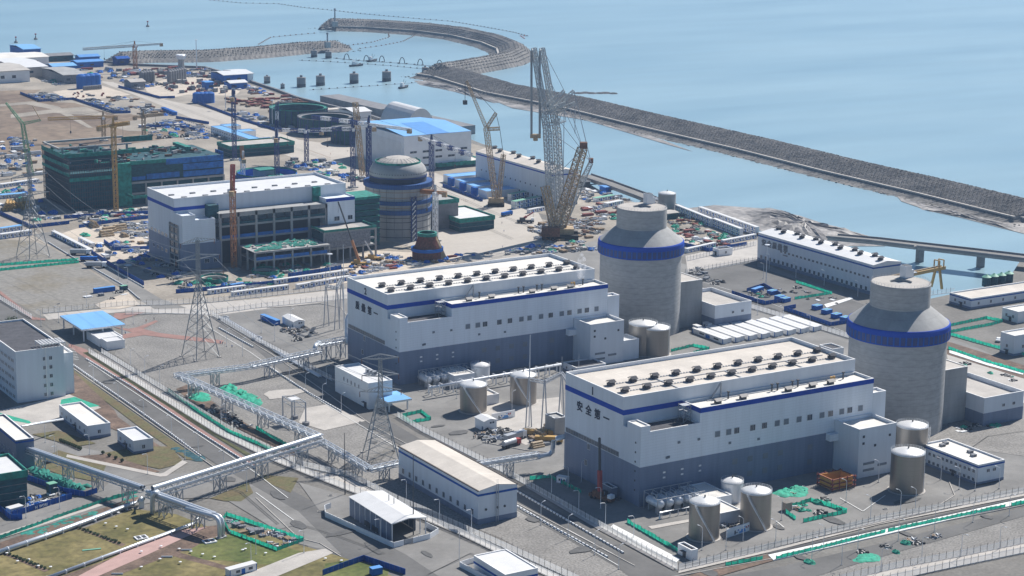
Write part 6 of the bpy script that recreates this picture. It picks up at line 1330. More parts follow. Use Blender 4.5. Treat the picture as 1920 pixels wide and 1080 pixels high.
S_ = [('white guard box with dark roof opening at the fence corner below the nearest hall', (1296, 1052, 1032), (1306, 1028), (1274, 1018), 'cabin_white', 'brown_trim'), ('white single storey hut with open roof right of the farther tower', (1348, 481, 468), (1374, 465), (1340, 464), 'cabin_white', 'roof_dark'),
      ('long low white building with grey roof at the near left', (165, 824, 799), (199, 787), (76, 764), 'white_cladding', 'roof_pale'), ('small white flat roofed building right of the long low one, near left', (251, 852, 827), (281, 817), (199, 808), 'white_cladding', 'roof_white'),
      ('white building with blue stripe cut by the left edge', (32, 880, 826), (45, 806), (-60, 786), 'grey_cladding', 'roof_pale'), ('two storey white office with blue stripe and roof units at right', (1832, 910, 872), (1882, 861), (1728, 832), 'white_cladding', 'roof_pale'),
      ('low white building with blue stripe and tan roof at the right edge', (1820, 580, 560), (1990, 528), (1777, 549), 'white_cladding', 'roof_tan'), ('small grey roofed block behind the corner of the nearest hall', (1081, 704, 690), (1140, 683), (1050, 680), 'white_cladding', 'roof_dark'),
      ('white stepped building at the right edge', (1900, 668, 630), (1990, 615), (1878, 622), 'white_cladding', 'roof_pale'), ('low white building with curved front at the right edge behind', (1908, 606, 585), (1990, 572), (1882, 576), 'cabin_white', 'roof_pale'), ('small white box behind the nearest hall at its right corner', (1560, 668, 655), (1572, 648), (1535, 647), 'cabin_white', 'roof_dark'),
      ('white pump hut in front of the brown tanks of the second hall', (912, 760, 742), (935, 738), (912, 730), 'cabin_white', 'roof_tan'), ('grey control block left of the nearest hall by the portal frames', (1040, 822, 785), (1060, 780), (1024, 776), 'concrete', 'concrete'), ('tall narrow white gate hut in the shadow of the nearest hall', (1147, 936, 916), (1158, 914), (1136, 905), 'grey_cladding', 'roof_dark')]
for l, N, R, L, w, rf in S_:
    x0, y0, x1, y1, h = bdims(N, R, L); wn = []
    if (x1-x0) > 9: wn.append(('F', x0+1, x1-1, max(1, int((x1-x0)/9)), 1.3, h*.35, min(1.6, h*.3)))
    if (y1-y0) > 9: wn.append(('L', y0+1, y1-1, max(1, int((y1-y0)/6)), 1.3, h*.35, min(1.6, h*.3)))
    if 'two storey' in l: wn = [('L', y0+1, y1-1, 12, 1.3, 1.4, 1.3), ('L', y0+1, y1-1, 12, 1.3, 5, 1.3), ('F', x0+4, x1-4, 2, 1.6, 5, 1.3)]
    building(l, x0, y0, x1, y1, h, w, base=('grey_cladding', min(1.2, h*.25)) if w == 'white_cladding' else None, stripe=('fence_blue', h-1.4, h-.7) if 'stripe' in l else None, roof=rf, par=min(.7, h*.15), win=wn, doors=(('L', y0+(y1-y0)*.4, 1.8, 2.3),) if h > 4 else ())
for k, (px, py) in enumerate(((1767, 836), (1773, 832), (1819, 848), (1825, 855))):
    p = U(px, py, 8.4); single(MB().box(p.x-1.1, p.y-1, 7.6, p.x+1.1, p.y+1, 9.3).box(p.x-.8, p.y-1.06, 8, p.x+.8, p.y-1, 9, 1), 'roof_unit', f'{ORD[k]} dark cooling unit from the left on the roof of the two storey office', 'roof unit', ['grey_block', 'dark_metal'], (p.x, p.y, 7.6))
netted('green netted scaffold building at the near left edge', *bdims((-20, 958, 895), (50, 884), (-60, 865)), name='netted_building')
x0, y0, x1, y1, h = bdims((45, 845, 815), (95, 812), (5, 800)) if False else (0, 0, 0, 0, 0)
# green topped silos by the basin
for k, (px, py) in enumerate(((1849, 536), (1863, 534), (1877, 532), (1891, 529))):
    p = U(px, py); t = thing('green_silo', f'{ORD[k]} green silo from the left at the edge of the water basin', 'silo', tuple(p), 'green silos by the basin'); part(MB().lathe(p.x, p.y, [(2.6, 0), (2.6, 5.5)], 20), 'shell', 'net_green_dark', t); part(MB().lathe(p.x, p.y, [(2.9, 5.5), (1, 6.6), (.4, 7.2)], 20), 'cap', 'roof_green', t)
# bridges
def bridge(label, pts, zs, wid, piers, th=1.8):
    P = [U(x, y, z) for (x, y), z in zip(pts, zs)]; t = thing('road_bridge', label, 'bridge', (P[0].x, P[0].y, 0)); b = MB(); g = MB(); rl = MB()
    for a, c in zip(P, P[1:]):
        d = (c-a); u = d.normalized(); v = Vector((-u.y, u.x, 0)).normalized()*wid/2
        b.slab([a-v, c-v, c+v, a+v], .3); g.slab([a-v*.8-Vector((0, 0, th)), c-v*.8-Vector((0, 0, th)), c+v*.8-Vector((0, 0, th)), a+v*.8-Vector((0, 0, th))], th)
        for s in (-1, 1): rl.beam(a+v*s+Vector((0, 0, .9)), c+v*s+Vector((0, 0, .9)), .35, h=1.1)
    part(b, 'road_deck', 'asphalt_pale', t); part(g, 'girder', 'concrete', t); part(rl, 'parapet', 'concrete_dark', t)
    for x, y in piers:
        p = U(x, y, SEA); zz = min(P, key=lambda q: (q-p).length).z-th; part(MB().box(p.x-2.2, p.y-1.6, SEA-2, p.x+2.2, p.y+1.6, zz+.3).box(p.x-3.4, p.y-2.6, zz-1.6, p.x+3.4, p.y+2.6, zz+.2), 'pier', 'concrete_dark', t)
bridge('long concrete road bridge over the basin at the right edge', [(1560, 444), (1640, 451), (1724, 461), (1838, 474), (1990, 492)], [.8, 4, 6, 6, 6], 12, [(1724, 491), (1838, 501)])
bridge('concrete road bridge along the shore behind the farther reactor tower', [(1095, 329), (1140, 344), (1200, 366), (1225, 376), (1270, 392)], [3.5, 4.5, 2.5, 1.0, .3], 12, [(1140, 356)])
# caissons and posts standing in the harbour
for k, (px, py, w, h) in enumerate(((565, 163, 17, 0), (601, 160, 17, 0), (664, 156, 17, 0), (725, 152, 17, 0), (616, 109, 12, 0), (589, 107, 12, 0), (501, 156, 12, 0), (797, 139, 12, 0), (530, 166, 8, 0), (518, 103, 9, 0))):
    p = U(px, py, SEA); z = (p-CAM).dot(FW); R = w*z/F/2; H_ = R*2.1; t = thing('caisson', f'{ORD[k]} concrete caisson in the harbour, '+['near row, leftmost', 'near row, second', 'near row, third', 'near row, rightmost', 'at the left breakwater tip, right one', 'at the left breakwater tip, left one', 'half sunk by the shore', 'beside the breakwater root', 'small one by the shore', 'small one beside the left breakwater'][k], 'caisson', tuple(p), 'concrete caissons in the harbour')
    part(MB().lathe(p.x, p.y, [(R, SEA-1), (R, SEA+H_*.35)], 24), 'wet_base', 'dark_metal', t); part(MB().lathe(p.x, p.y, [(R*.99, SEA+H_*.35), (R*.99, SEA+H_), (R*.8, SEA+H_+.3)], 24), 'wall', 'concrete_dark', t); part(MB().lathe(p.x, p.y, [(R*.3, SEA+H_), (R*.3, SEA+H_*1.25)], 10), 'top_fitting', 'grey_block', t)
# boats
def boat():
    t = thing('work_boat', '', 'boat'); n = 12; vs = []; st = [(-9, 1.8), (-6, 2.6), (0, 2.8), (5, 2.3), (8, 1.1), (9.6, .1)]
    for x, w in st: vs += [(x, -w, 1.8+max(0, x)*.08), (x, w, 1.8+max(0, x)*.08), (x*.94, w*.6, -.8), (x*.94, -w*.6, -.8)]
    fs = []
    for i in range(len(st)-1):
        for k in range(4): a, c = i*4+k, i*4+(k+1) % 4; fs.append((a, a+4, c+4, c))
    fs += [(3, 2, 1, 0)]; part(MB().add(vs, fs), 'hull', 'dark_metal', t)
    part(MB().box(-5, -1.6, 1.8, -1, 1.6, 4.6).box(-4.6, -1.3, 4.6, -1.8, 1.3, 6), 'wheelhouse', 'cabin_white', t); part(MB().beam((0, 0, 2), (0, 0, 9), .25).beam((0, 0, 3), (5, 0, 7.5), .2), 'mast', 'dark_metal', t)
    return Kind(t)
BT = boat()
for (px, py, l) in ((757, 165, 'dark work boat with mast nearest the rocky spit'), (668, 124, 'dark work boat with mast in the middle of the harbour'), (698, 115, 'low dark barge-like boat beside the floating boom')): p = U(px, py, SEA); BT.put((p.x, p.y, SEA), rr(-.6, .6), l, 'work boats in the harbour')
for k, (px, py) in enumerate(((30, 80), (67, 74), (277, 50))):
    p = U(px, py, SEA); t = thing('sea_buoy', f'{ORD[k]} dark sea buoy from the left, alone on the open sea', 'buoy', tuple(p), 'sea buoys'); part(MB().lathe(p.x, p.y, [(2.2, SEA-.5), (2.4, SEA+1.2), (.8, SEA+2.4), (.3, SEA+6)], 10), 'float', 'dark_metal', t); part(MB().box(p.x-.9, p.y-.9, SEA+6, p.x+.9, p.y+.9, SEA+7.6), 'top_mark', 'crane_red', t)
# floating booms
def boom(label, pts, m='brown_trim', r=.9, gap=9, lw=1):
    P = [U(x, y, SEA) for x, y in pts]; t = thing('floating_boom', label, 'boom', tuple(P[0])); b = MB(); c_ = MB()
    for a, c in zip(P, P[1:]):
        d = c-a; n = max(1, int(d.length/gap)); c_.beam(a+Vector((0, 0, .1)), c+Vector((0, 0, .1)), r*.5)
        for i in range(n): q = a+d*((i+.5)/n); b.lathe(q.x, q.y, [(r*1.2, SEA-.2), (r*1.2, SEA+.7), (.2, SEA+1.1)], 6)
    part(b, 'floats', m, t); part(c_, 'boom_rope', 'galvanised', t)
boom('long floating boom crossing the open sea from the top left to the breakwater hook', [(390, 0), (455, 6), (520, 7), (567, 14), (618, 19), (680, 26), (770, 34), (845, 40), (905, 50), (960, 60), (991, 68)]); boom('short red floating boom at the outer side of the hooked breakwater', [(991, 68), (975, 67), (984, 73)], 'crane_red')
boom('reddish floating boom between the two breakwater tips, upper', [(484, 84), (508, 70), (560, 65), (595, 62)], 'rust'); boom('reddish floating boom inside the hooked breakwater, left', [(650, 86), (700, 79), (730, 70), (728, 62)], 'rust'); boom('reddish floating boom inside the hooked breakwater, right', [(670, 92), (720, 85), (755, 78), (788, 62)], 'rust')
boom('dark line of floats with arches across the harbour', [(625, 109), (665, 113), (740, 118), (800, 123), (825, 124)], 'dark_metal', 1.3); boom('lower line of floats across the harbour', [(560, 113), (640, 117), (740, 124), (800, 130)], 'dark_metal', .8); boom('nearest line of floats between the caissons', [(580, 169), (640, 165), (700, 161), (780, 155)], 'dark_metal', .8)
for k, (px, py) in enumerate(((650, 112), (687, 115), (716, 116), (754, 119), (788, 122), (824, 124))): p = U(px, py, SEA); b = MB(); b.path([p+r0*(3*cos(pi*i/8))+Vector((0, 0, 7*sin(pi*i/8))) for i in range(9)], .5, 6); single(b, 'mooring_arch', f'{ORD[k]} dark mooring arch from the left on the line of floats', 'arch', 'dark_metal', tuple(p), 'mooring arches')
# small lighthouses on the breakwater tips
for l, px, py, h in (('small light tower on the tip of the hooked breakwater', 628, 44, 20), ('small light tower on the tip of the left breakwater', 614, 83, 14)):
    p = U(px, py, 4); t = thing('light_beacon', l, 'beacon', tuple(p)); part(MB().box(p.x-3, p.y-3, 0, p.x+3, p.y+3, 7), 'base', 'concrete', t); part(MB().lathe(p.x, p.y, [(1, 7), (.8, h+2), (1.6, h+2), (1.2, h+4)], 12), 'tower', 'grey_block', t)
# stone dock beside the quay
P = [U(x, y) for x, y in ((620, 182), (735, 208), (790, 222), (870, 240))]; b = MB()
for a, c in zip(P, P[1:]): b.obox(((a.x+c.x)/2, (a.y+c.y)/2, SEA), c-a, (c-a).length+4, 22, 8)
single(b, 'dock_wall', 'grey concrete dock wall beside the quay behind the vaulted tent', 'dock wall', 'concrete_dark', tuple(P[0]))
# steam puff over the second hall
m = bpy.data.materials.new('steam'); m.use_nodes = True; nt = m.node_tree; nt.nodes.remove(nt.nodes['Principled BSDF']); pv = nt.nodes.new('ShaderNodeVolumePrincipled'); pv.inputs['Color'].default_value = (.95, .96, 1, 1)
tc = nt.nodes.new('ShaderNodeTexCoord'); nz = nt.nodes.new('ShaderNodeTexNoise'); nz.inputs['Scale'].default_value = .45; nt.links.new(tc.outputs['Object'], nz.inputs['Vector']); mr = nt.nodes.new('ShaderNodeMapRange'); mr.inputs[1].default_value = .48; mr.inputs[2].default_value = .7; mr.inputs[4].default_value = .5
nt.links.new(nz.outputs[0], mr.inputs[0]); nt.links.new(mr.outputs[0], pv.inputs['Density']); nt.links.new(pv.outputs[0], nt.nodes['Material Output'].inputs['Volume']); MATS['steam'] = m
p = UY(1090, 505, 200); b = MB().lathe(p.x, p.y, [(1, p.z-6), (2.4, p.z-3), (2.8, p.z+2), (2.2, p.z+6), (.5, p.z+9)], 16); o = single(b, 'steam_plume', 'small wisp of white steam rising over the roof of the second hall', 'steam', 'steam', (p.x, p.y, p.z)); o['kind'] = 'stuff'

for i in range(4): bld(f'light blue roofed two storey office block, {ORD[i]} from the left in the cluster', (847+i*22, 346+i*9, 332+i*9), (897+i*20, 322+i*9), (831+i*22, 327+i*9), wall='cabin_white', roof='roof_blue_light', par=.25, trim='roof_blue_light', name='site_office')
for i in range(3): p = U(850+i*22, 350+i*9); single(MB().box(p.x-1, p.y+.5, 0, p.x+1.5, p.y+7, 6.2), 'stair_link', f'dark blue stair link, {ORD[i]} from the left, between the light blue roofed office blocks', 'stair link', 'cabin_blue', tuple(p))
bld('very long two storey site office with pale blue roof beside the pale road', (474, 278, 263), (488, 259), (388, 237), wall='cabin_white', roof='roof_blue_light', par=.25, trim='roof_blue_light', name='site_office', win=(('L', U(474, 278).y+2, U(474, 278).y+150, 30, 2, 1.2, 1), ('L', U(474, 278).y+2, U(474, 278).y+150, 30, 2, 4, 1)))
for i, (x, y) in enumerate(((424, 250), (452, 260), (489, 276))): bld(f'pale blue roofed office wing, {ORD[i]} from the left behind the very long site office', (x, y, y-13), (x+22, y-17), (x-7, y-17), wall='cabin_white', roof='roof_blue_light', par=.25, trim='roof_blue_light', name='site_office')
# ---------------------------------------------------------------- small kinds: containers, stacks, vehicles, people
def K(name, cat, parts):
    t = thing(name, '', cat)
    for nm, m, f in parts: part(f(MB()), nm, m, t)
    return Kind(t)
def cabin(wall, roof, name='site_cabin', L=6, win=True):
    t = thing(name, '', 'site cabin'); part(MB().box(-L/2, -1.3, 0, L/2, 1.3, 2.7), 'body', wall, t); part(MB().box(-L/2-.1, -1.4, 2.7, L/2+.1, 1.4, 2.85), 'roof', roof, t)
    b = MB()
    for x in (-L/2, L/2-.15): b.box(x, -1.34, 0, x+.15, -1.3, 2.7)
    b.box(-L/2, -1.34, 0, L/2, -1.3, .15); part(b, 'frame', 'cabin_blue', t)
    if win:
        for x in (-1.6, 1.2): part(MB().box(x, -1.36, 1.1, x+.9, -1.3, 2), 'window', 'glass', t)
        part(MB().box(-.4, -1.36, .1, .4, -1.3, 2.1), 'door', 'cabin_blue', t)
    return Kind(t)
CW, CB, CG, CO = cabin('cabin_white', 'roof_white'), cabin('cabin_blue', 'roof_blue', 'blue_container', win=False), cabin('cabin_white', 'roof_green'), cabin('cabin_white', 'roof_blue_light')
CGN = cabin('net_green_dark', 'roof_green', 'green_container', win=False)
def st_(n, w, l, h, rows, seed):
    def f(b):
        r = random.Random(seed)
        for i in range(rows):
            for j in range(3): b.obox((r.uniform(-.3, .3), -w/2+w*(i+.5)/rows, h*j/3), (1, r.uniform(-.06, .06), 0), l*r.uniform(.7, 1), w/rows*.85, h/3.4)
        return b
    return f
def pipes_(n, r, L):
    def f(b):
        k = 0
        for row in range(3):
            for i in range(n-row): y = (i-(n-row-1)/2)*2*r; b.tube((-L/2+.2*((i*7+row) % 3), y, r+row*r*1.75), (L/2-.2*((i*5+row) % 3), y, r+row*r*1.75), r*.95, 8)
        return b
    return f
def heap_(R, h, seed):
    def f(b):
        rnd = random.Random(seed); n = 12; prof = [(R, 0), (R*.85, h*.4), (R*.5, h*.85), (.1, h)]; vs = []; fs = []
        for r_, z in prof: vs += [(r_*cos(2*pi*i/n)*rnd.uniform(.75, 1.2)*1.3, r_*sin(2*pi*i/n)*rnd.uniform(.75, 1.2), z*rnd.uniform(.7, 1.2)) for i in range(n)]
        for j in range(3): fs += [(j*n+i, j*n+(i+1) % n, (j+1)*n+(i+1) % n, (j+1)*n+i) for i in range(n)]
        return b.add(vs, fs+[tuple(range(3*n, 4*n))])
    return f
def mess_(R, n, seed, L=(1, 4)):
    def f(b):
        r = random.Random(seed)
        for i in range(n): a = r.uniform(0, 2*pi); b.obox((r.uniform(-R, R), r.uniform(-R*.7, R*.7), 0), (cos(a), sin(a), 0), r.uniform(*L), r.uniform(.2, .9), r.uniform(.2, 1.3))
        return b
    return f
KN = dict(
 pallets=K('pallet_stack', 'stack', [('boards', 'pale_block', st_(0, 3, 4, 1.6, 4, 1))]), timber=K('timber_stack', 'stack', [('planks', 'timber', st_(0, 3, 5, 1.4, 5, 2))]), grey=K('block_stack', 'stack', [('blocks', 'grey_block', st_(0, 3, 4, 1.8, 3, 3))]),
 rebar=K('rebar_bundle', 'bundle', [('bars', 'rust', st_(0, 2, 9, .9, 6, 4))]), red=K('red_steel_stack', 'stack', [('beams', 'red_brown', st_(0, 3, 8, 1.6, 5, 5))]), pipes=K('pipe_stack', 'stack', [('pipes', 'galvanised', pipes_(5, .4, 7))]), ypipes=K('yellow_pipe_stack', 'stack', [('pipes', 'crane_yellow', pipes_(5, 1.1, 16))]),
 bpipes=K('brown_pipe_stack', 'stack', [('pipes', 'crane_tan', pipes_(4, .8, 9))]), tarp=K('covered_heap', 'heap', [('tarpaulin', 'black_tarp', heap_(2.2, 1.7, 6))]), green=K('green_net_heap', 'heap', [('netting', 'net_green', heap_(2.6, 1.6, 7))]), blue=K('blue_tarpaulin_heap', 'heap', [('tarpaulin', 'cabin_blue', heap_(2.2, 1.6, 8))]),
 mess=K('scrap_pile', 'pile', [('steel_scrap', 'grey_block', mess_(3, 14, 9)), ('timber_scrap', 'timber', mess_(2.5, 6, 10)), ('white_scrap', 'cabin_white', mess_(2.6, 6, 19))]), mess2=K('scaffold_pile', 'pile', [('tubes', 'galvanised', mess_(3, 14, 11, (3, 6))), ('blue_crates', 'cabin_blue', mess_(2.2, 4, 12, (1, 2)))]), dark=K('dark_material_pile', 'pile', [('parts', 'black_tarp', mess_(3, 16, 13)), ('pale_parts', 'pale_block', mess_(2.6, 5, 14))]),
 form=K('formwork_block', 'block', [('block', 'red_brown', lambda b: b.box(-1.1, -1, 0, 1.1, 1, 2.2)), ('base', 'crane_tan', lambda b: b.box(-1.5, -1.4, 0, 1.5, 1.4, .3))]), mod=K('grey_module', 'module', [('module', 'grey_block', lambda b: b.box(-2, -1.6, 0, 2, 1.6, 3.2)), ('cap', 'pale_block', lambda b: b.box(-1.6, -1.2, 3.2, 1.6, 1.2, 3.6))]),
 tank=K('blue_tank', 'tank', [('shell', 'cabin_blue', lambda b: b.lathe(0, 0, [(3.4, 0), (3.4, 8), (2, 9), (.3, 9.3)], 18))]), silo=K('grey_silo', 'silo', [('shell', 'concrete_dark', lambda b: b.lathe(0, 0, [(3, 2), (3, 14), (1, 16)], 14)), ('legs', 'dark_metal', lambda b: b.box(-2.4, -2.4, 0, -1.9, -1.9, 2.5).box(1.9, -2.4, 0, 2.4, -1.9, 2.5).box(-2.4, 1.9, 0, -1.9, 2.4, 2.5).box(1.9, 1.9, 0, 2.4, 2.4, 2.5))]),
 white=K('white_panel_stack', 'stack', [('panels', 'cabin_white', st_(0, 3, 5, .7, 2, 15))]), disc=K('manhole_cover', 'manhole', [('rim', 'concrete_pale', lambda b: b.lathe(0, 0, [(1.1, 0), (1.1, .35), (.9, .35), (.9, .2)], 14)), ('lid', 'dark_metal', lambda b: b.lathe(0, 0, [(.88, .05), (.88, .22)], 14))]),
 lawnlight=K('lawn_light', 'lawn light', [('stem', 'galvanised', lambda b: b.tube((0, 0, 0), (0, 0, 1.1), .07, 6)), ('shade', 'cabin_white', lambda b: b.lathe(0, 0, [(.2, .95), (.8, 1.1), (.8, 1.25), (.3, 1.4)], 12))]))
def truck(cabm, bodym, name='truck', tank=False):
    t = thing(name, '', 'truck'); part(MB().box(-5, -1.15, .9, 3.2, 1.15, 1.3), 'chassis', 'dark_metal', t); part(MB().box(3.3, -1.2, .7, 5.4, 1.2, 3.1), 'cab', cabm, t); part(MB().box(5.38, -1.05, 1.9, 5.46, 1.05, 2.8), 'windscreen', 'glass', t)
    if tank: part(MB().tube((-4.8, 0, 2.5), (2.6, 0, 2.5), 1.25, 14), 'tank', bodym, t)
    else: part(MB().box(-5, -1.2, 1.3, 3, 1.2, 3.1), 'load_bed', bodym, t)
    for x in (-4, -2.6, 4.2):
        for y in (-1.15, 1.15): part(MB().tube((x, y-.15, .55), (x, y+.15, .55), .55, 10), 'wheel', 'rubber', t)
    return Kind(t)
def car(col):
    t = thing('parked_car', '', 'car'); vs = []; prof = [(-2.2, .5), (-2.2, 1.0), (-1.7, 1.1), (-1.2, 1.5), (.6, 1.5), (1.2, 1.05), (2.1, .9), (2.25, .5)]
    for y in (-.85, .85): vs += [(x, y*(.86 if z > 1.2 else 1), z) for x, z in prof]
    n = len(prof); part(MB().add(vs, [(i, (i+1) % n, (i+1) % n+n, i+n) for i in range(n)]+[tuple(range(n-1, -1, -1)), tuple(range(n, 2*n))]), 'body', col, t)
    part(MB().box(-1.3, -.87, 1.05, .8, .87, 1.4), 'glazing', 'glass', t)
    for x in (-1.4, 1.4):
        for y in (-.85, .85): part(MB().tube((x, y-.1, .33), (x, y+.1, .33), .33, 10), 'wheel', 'rubber', t)
    return Kind(t)
KN.update(truckw=truck('cabin_white', 'galvanised'), truckb=truck('cabin_blue', 'cabin_blue'), truckr=truck('crane_red', 'galvanised', 'tank_truck', True), trucky=truck('crane_yellow', 'crane_yellow'), carw=car('cabin_white'), card=car('dark_metal'))
GRP = dict(pallets='pale board stacks', timber='timber stacks', grey='grey block stacks', rebar='rusty bar bundles', red='red brown steel stacks', pipes='grey pipe stacks', ypipes='yellow pipe stacks', bpipes='brown pipe stacks', tarp='black covered heaps', green='green net heaps', blue='blue covered heaps', mess='mixed scrap piles', mess2='scaffold tube piles', dark='dark material piles', form='brown formwork blocks', mod='grey modules', tank='blue tanks', silo='grey silos', white='white panel stacks')
LAB = dict(pallets='pale stack of boards', timber='brown timber stack', grey='grey block stack', rebar='rusty bundle of bars', red='rusty steel stack', pipes='grey pipe stack', ypipes='yellow pipe stack', bpipes='brown pipe stack', tarp='black covered heap', green='green net heap', blue='blue covered heap', mess='mixed scrap pile', mess2='scaffold tube pile', dark='dark pile of parts', form='small brown formwork block', mod='grey module with pale cap', tank='blue round tank', silo='grey silo on legs', white='stack of white panels')
def yard(where, poly, kinds, n, sc=(.8, 1.5), jit=.25):
    P = G(poly)
    for i in range(n):
        k = random.choice(kinds); x, y = pin(P); s = rr(*sc); KN[k].put((x, y, .02), random.choice((0, pi/2))+rr(-.25, .25)*jit, f'{LAB[k]} {where}', f'{GRP[k]} {where}', (s, s*rr(.8, 1.2), s*rr(.8, 1.2)))
ST = ['pallets', 'grey', 'blue', 'mess2', 'dark', 'white', 'pipes', 'mess2']
yard('in the blue fenced yard on the brown field, left', [(44, 178), (78, 192), (136, 187), (95, 175)], ST+['blue'], 34)
yard('in the long blue fenced strip on the brown field', [(142, 188), (215, 212), (243, 208), (180, 187)], ST+['tarp'], 44)
yard('on the white pad behind the brown field', [(112, 176), (190, 170), (200, 180), (130, 186)], ['form', 'grey'], 16, (.6, .9))
yard('in the material yard right of the long blue fenced strip', [(185, 183), (240, 180), (330, 218), (300, 222), (250, 212)], ST+['rebar', 'timber'], 40)
yard('at the far factory yard, upper left', [(70, 140), (170, 128), (260, 132), (240, 145), (140, 160), (90, 158)], ST+['blue', 'green', 'red'], 60, (1, 1.8))
yard('in the red steel yard under the far tower crane', [(230, 132), (330, 128), (360, 134), (290, 142), (235, 140)], ['red', 'dark', 'mess', 'grey'], 60, (1, 1.8))
yard('in the yard beside the far harbour corner', [(300, 134), (385, 130), (440, 146), (370, 148), (300, 148)], ['mod', 'grey', 'dark', 'blue', 'red', 'mess2'], 50, (1, 1.7))
yard('on the sunlit pad by the grey silos', [(300, 160), (400, 148), (440, 165), (420, 176), (330, 176)], ['form', 'form', 'mod'], 70, (.8, 1.2))
yard('in the yard left of the sunlit pad', [(222, 150), (290, 150), (300, 160), (270, 172), (250, 166)], ['mod', 'mess', 'dark', 'blue', 'mess2'], 34, (1, 1.5))
yard('in the red rust yard behind the ring pits', [(400, 186), (470, 186), (560, 200), (520, 212), (420, 192)], ['red', 'red', 'rebar', 'timber'], 46, (1, 1.6))
yard('on the dark soil by the quay', [(470, 170), (540, 182), (600, 200), (560, 204), (480, 186)], ['red', 'dark', 'rebar', 'mess'], 30, (1, 1.5))
yard('in the yard along the right of the pale road', [(420, 205), (470, 212), (560, 238), (530, 246), (450, 224)], ST+['blue', 'blue'], 40)
yard('by the quay beside the blue containers', [(440, 150), (480, 165), (520, 180), (480, 180), (440, 165)], ['blue', 'mess2', 'white', 'grey'], 26, (1, 1.5))
yard('behind the green scaffolded hall', [(235, 238), (330, 228), (400, 250), (420, 262), (300, 262)], ST+['blue', 'green', 'mess2'], 60)
yard('beside the pale road left of the row of blue cabins', [(300, 222), (360, 232), (395, 240), (330, 242)], ['blue', 'mess2', 'pallets', 'timber'], 22)
yard('at the far left behind the pylon', [(0, 262), (70, 258), (76, 330), (0, 330)], ST+['timber', 'blue'], 60)
yard('at the far left beside the white cabins', [(0, 340), (70, 335), (74, 375), (0, 380)], ['white', 'blue', 'mess2', 'grey', 'green'], 26)
yard('in front of the green scaffolded hall', [(130, 405), (270, 395), (276, 408), (150, 420)], ST+['red', 'timber', 'green'], 46, (.6, 1.1))
yard('in the blue fenced yard left of the half finished hall', [(170, 425), (275, 412), (277, 450), (200, 445)], ST+['bpipes', 'mess2'], 40, (.6, 1.1))
yard('round the pit left of the half finished hall', [(200, 456), (276, 452), (278, 466), (215, 468)], ['green', 'mess', 'timber', 'pallets'], 14, (.6, 1.1))
yard('in the shadow left of the half finished hall', [(230, 470), (280, 470), (350, 520), (300, 530)], ['blue', 'mess2', 'grey', 'dark', 'blue'], 34, (.6, 1.1))
yard('below the half finished hall', [(330, 525), (500, 515), (560, 530), (450, 540), (340, 548)], ['green', 'mess', 'mess2', 'blue', 'dark', 'green'], 50, (.6, 1.1))
yard('under the open concrete frames', [(470, 500), (640, 490), (655, 505), (560, 520), (480, 520)], ['green', 'mess2', 'dark', 'grey'], 26, (.6, 1.1))
yard('at the foot of the ribbed tower', [(640, 510), (680, 478), (800, 482), (870, 478), (860, 490), (760, 500), (660, 520)], ['blue', 'mess', 'mess2', 'red', 'pallets', 'blue', 'timber', 'white'], 90, (.6, 1.2))
yard('between hall two roof edge and the giant crane', [(880, 480), (1000, 462), (1120, 450), (1110, 470), (1000, 478)], ['pallets', 'mess', 'blue', 'mess2', 'grey', 'timber', 'green'], 60, (.6, 1.2))
yard('around the foot of the giant crane', [(990, 430), (1060, 405), (1130, 410), (1120, 445), (1020, 455)], ['mess', 'mess2', 'rebar', 'dark', 'mess', 'timber'], 90, (.7, 1.3))
yard('in the green netted pit behind the giant crane', [(1080, 390), (1160, 378), (1200, 400), (1150, 415), (1085, 408)], ['green', 'red', 'mess2', 'red', 'dark', 'white'], 44, (.7, 1.2))
yard('on the shore behind the giant crane', [(1085, 350), (1140, 360), (1180, 375), (1100, 380)], ['grey', 'mess', 'blue', 'white'], 34, (.7, 1.3))
yard('in the blue fenced yard behind the site cabins', [(1262, 425), (1330, 432), (1395, 452), (1335, 468), (1262, 448)], ['green', 'red', 'rebar', 'mess2', 'dark', 'green', 'white'], 70, (.6, 1.1))
yard('beside the round tank behind the farther tower', [(1252, 402), (1300, 405), (1330, 425), (1255, 425)], ['red', 'timber', 'green', 'mess', 'rebar'], 34, (.6, 1.1))
yard('on the pale ground right of the farther tower', [(1285, 497), (1330, 512), (1370, 535), (1330, 535), (1290, 515)], ['dark', 'tarp', 'dark', 'grey'], 24, (.6, 1.0))
yard('on the left blue fenced pad', [(1400, 548), (1430, 545), (1456, 562), (1430, 568)], ['tarp', 'mess', 'dark', 'green'], 10, (.6, 1.0))
yard('on the asphalt between the pads and the lakeside hall', [(1450, 535), (1540, 545), (1590, 570), (1540, 572), (1470, 555)], ['dark', 'white', 'tarp', 'mess'], 12, (.5, .9))
yard('behind the blue containers left of the second hall', [(525, 620), (580, 614), (596, 632), (560, 644)], ['dark', 'dark', 'mess', 'tarp'], 20, (.5, .9))
yard('in the laydown between the white hut and the tank truck', [(895, 812), (950, 802), (970, 820), (930, 834), (905, 828)], ['dark', 'dark', 'mess2', 'tarp', 'mess'], 26, (.6, 1.1))
yard('beside the portal frames left of the nearest hall', [(985, 820), (1040, 805), (1052, 828), (1010, 842)], ['bpipes', 'mess', 'timber', 'white', 'grey'], 22, (.6, 1.0))
yard('in the green pit in front of the nearest hall', [(1470, 920), (1510, 912), (1590, 955), (1530, 968), (1480, 950)], ['green', 'green', 'mess', 'dark'], 16, (.5, 1.0))
yard('on the bottom right gravel', [(1480, 1060), (1560, 1045), (1700, 1010), (1850, 985), (1700, 1040)], ['green', 'mess', 'dark', 'white'], 9, (.5, 1.1))
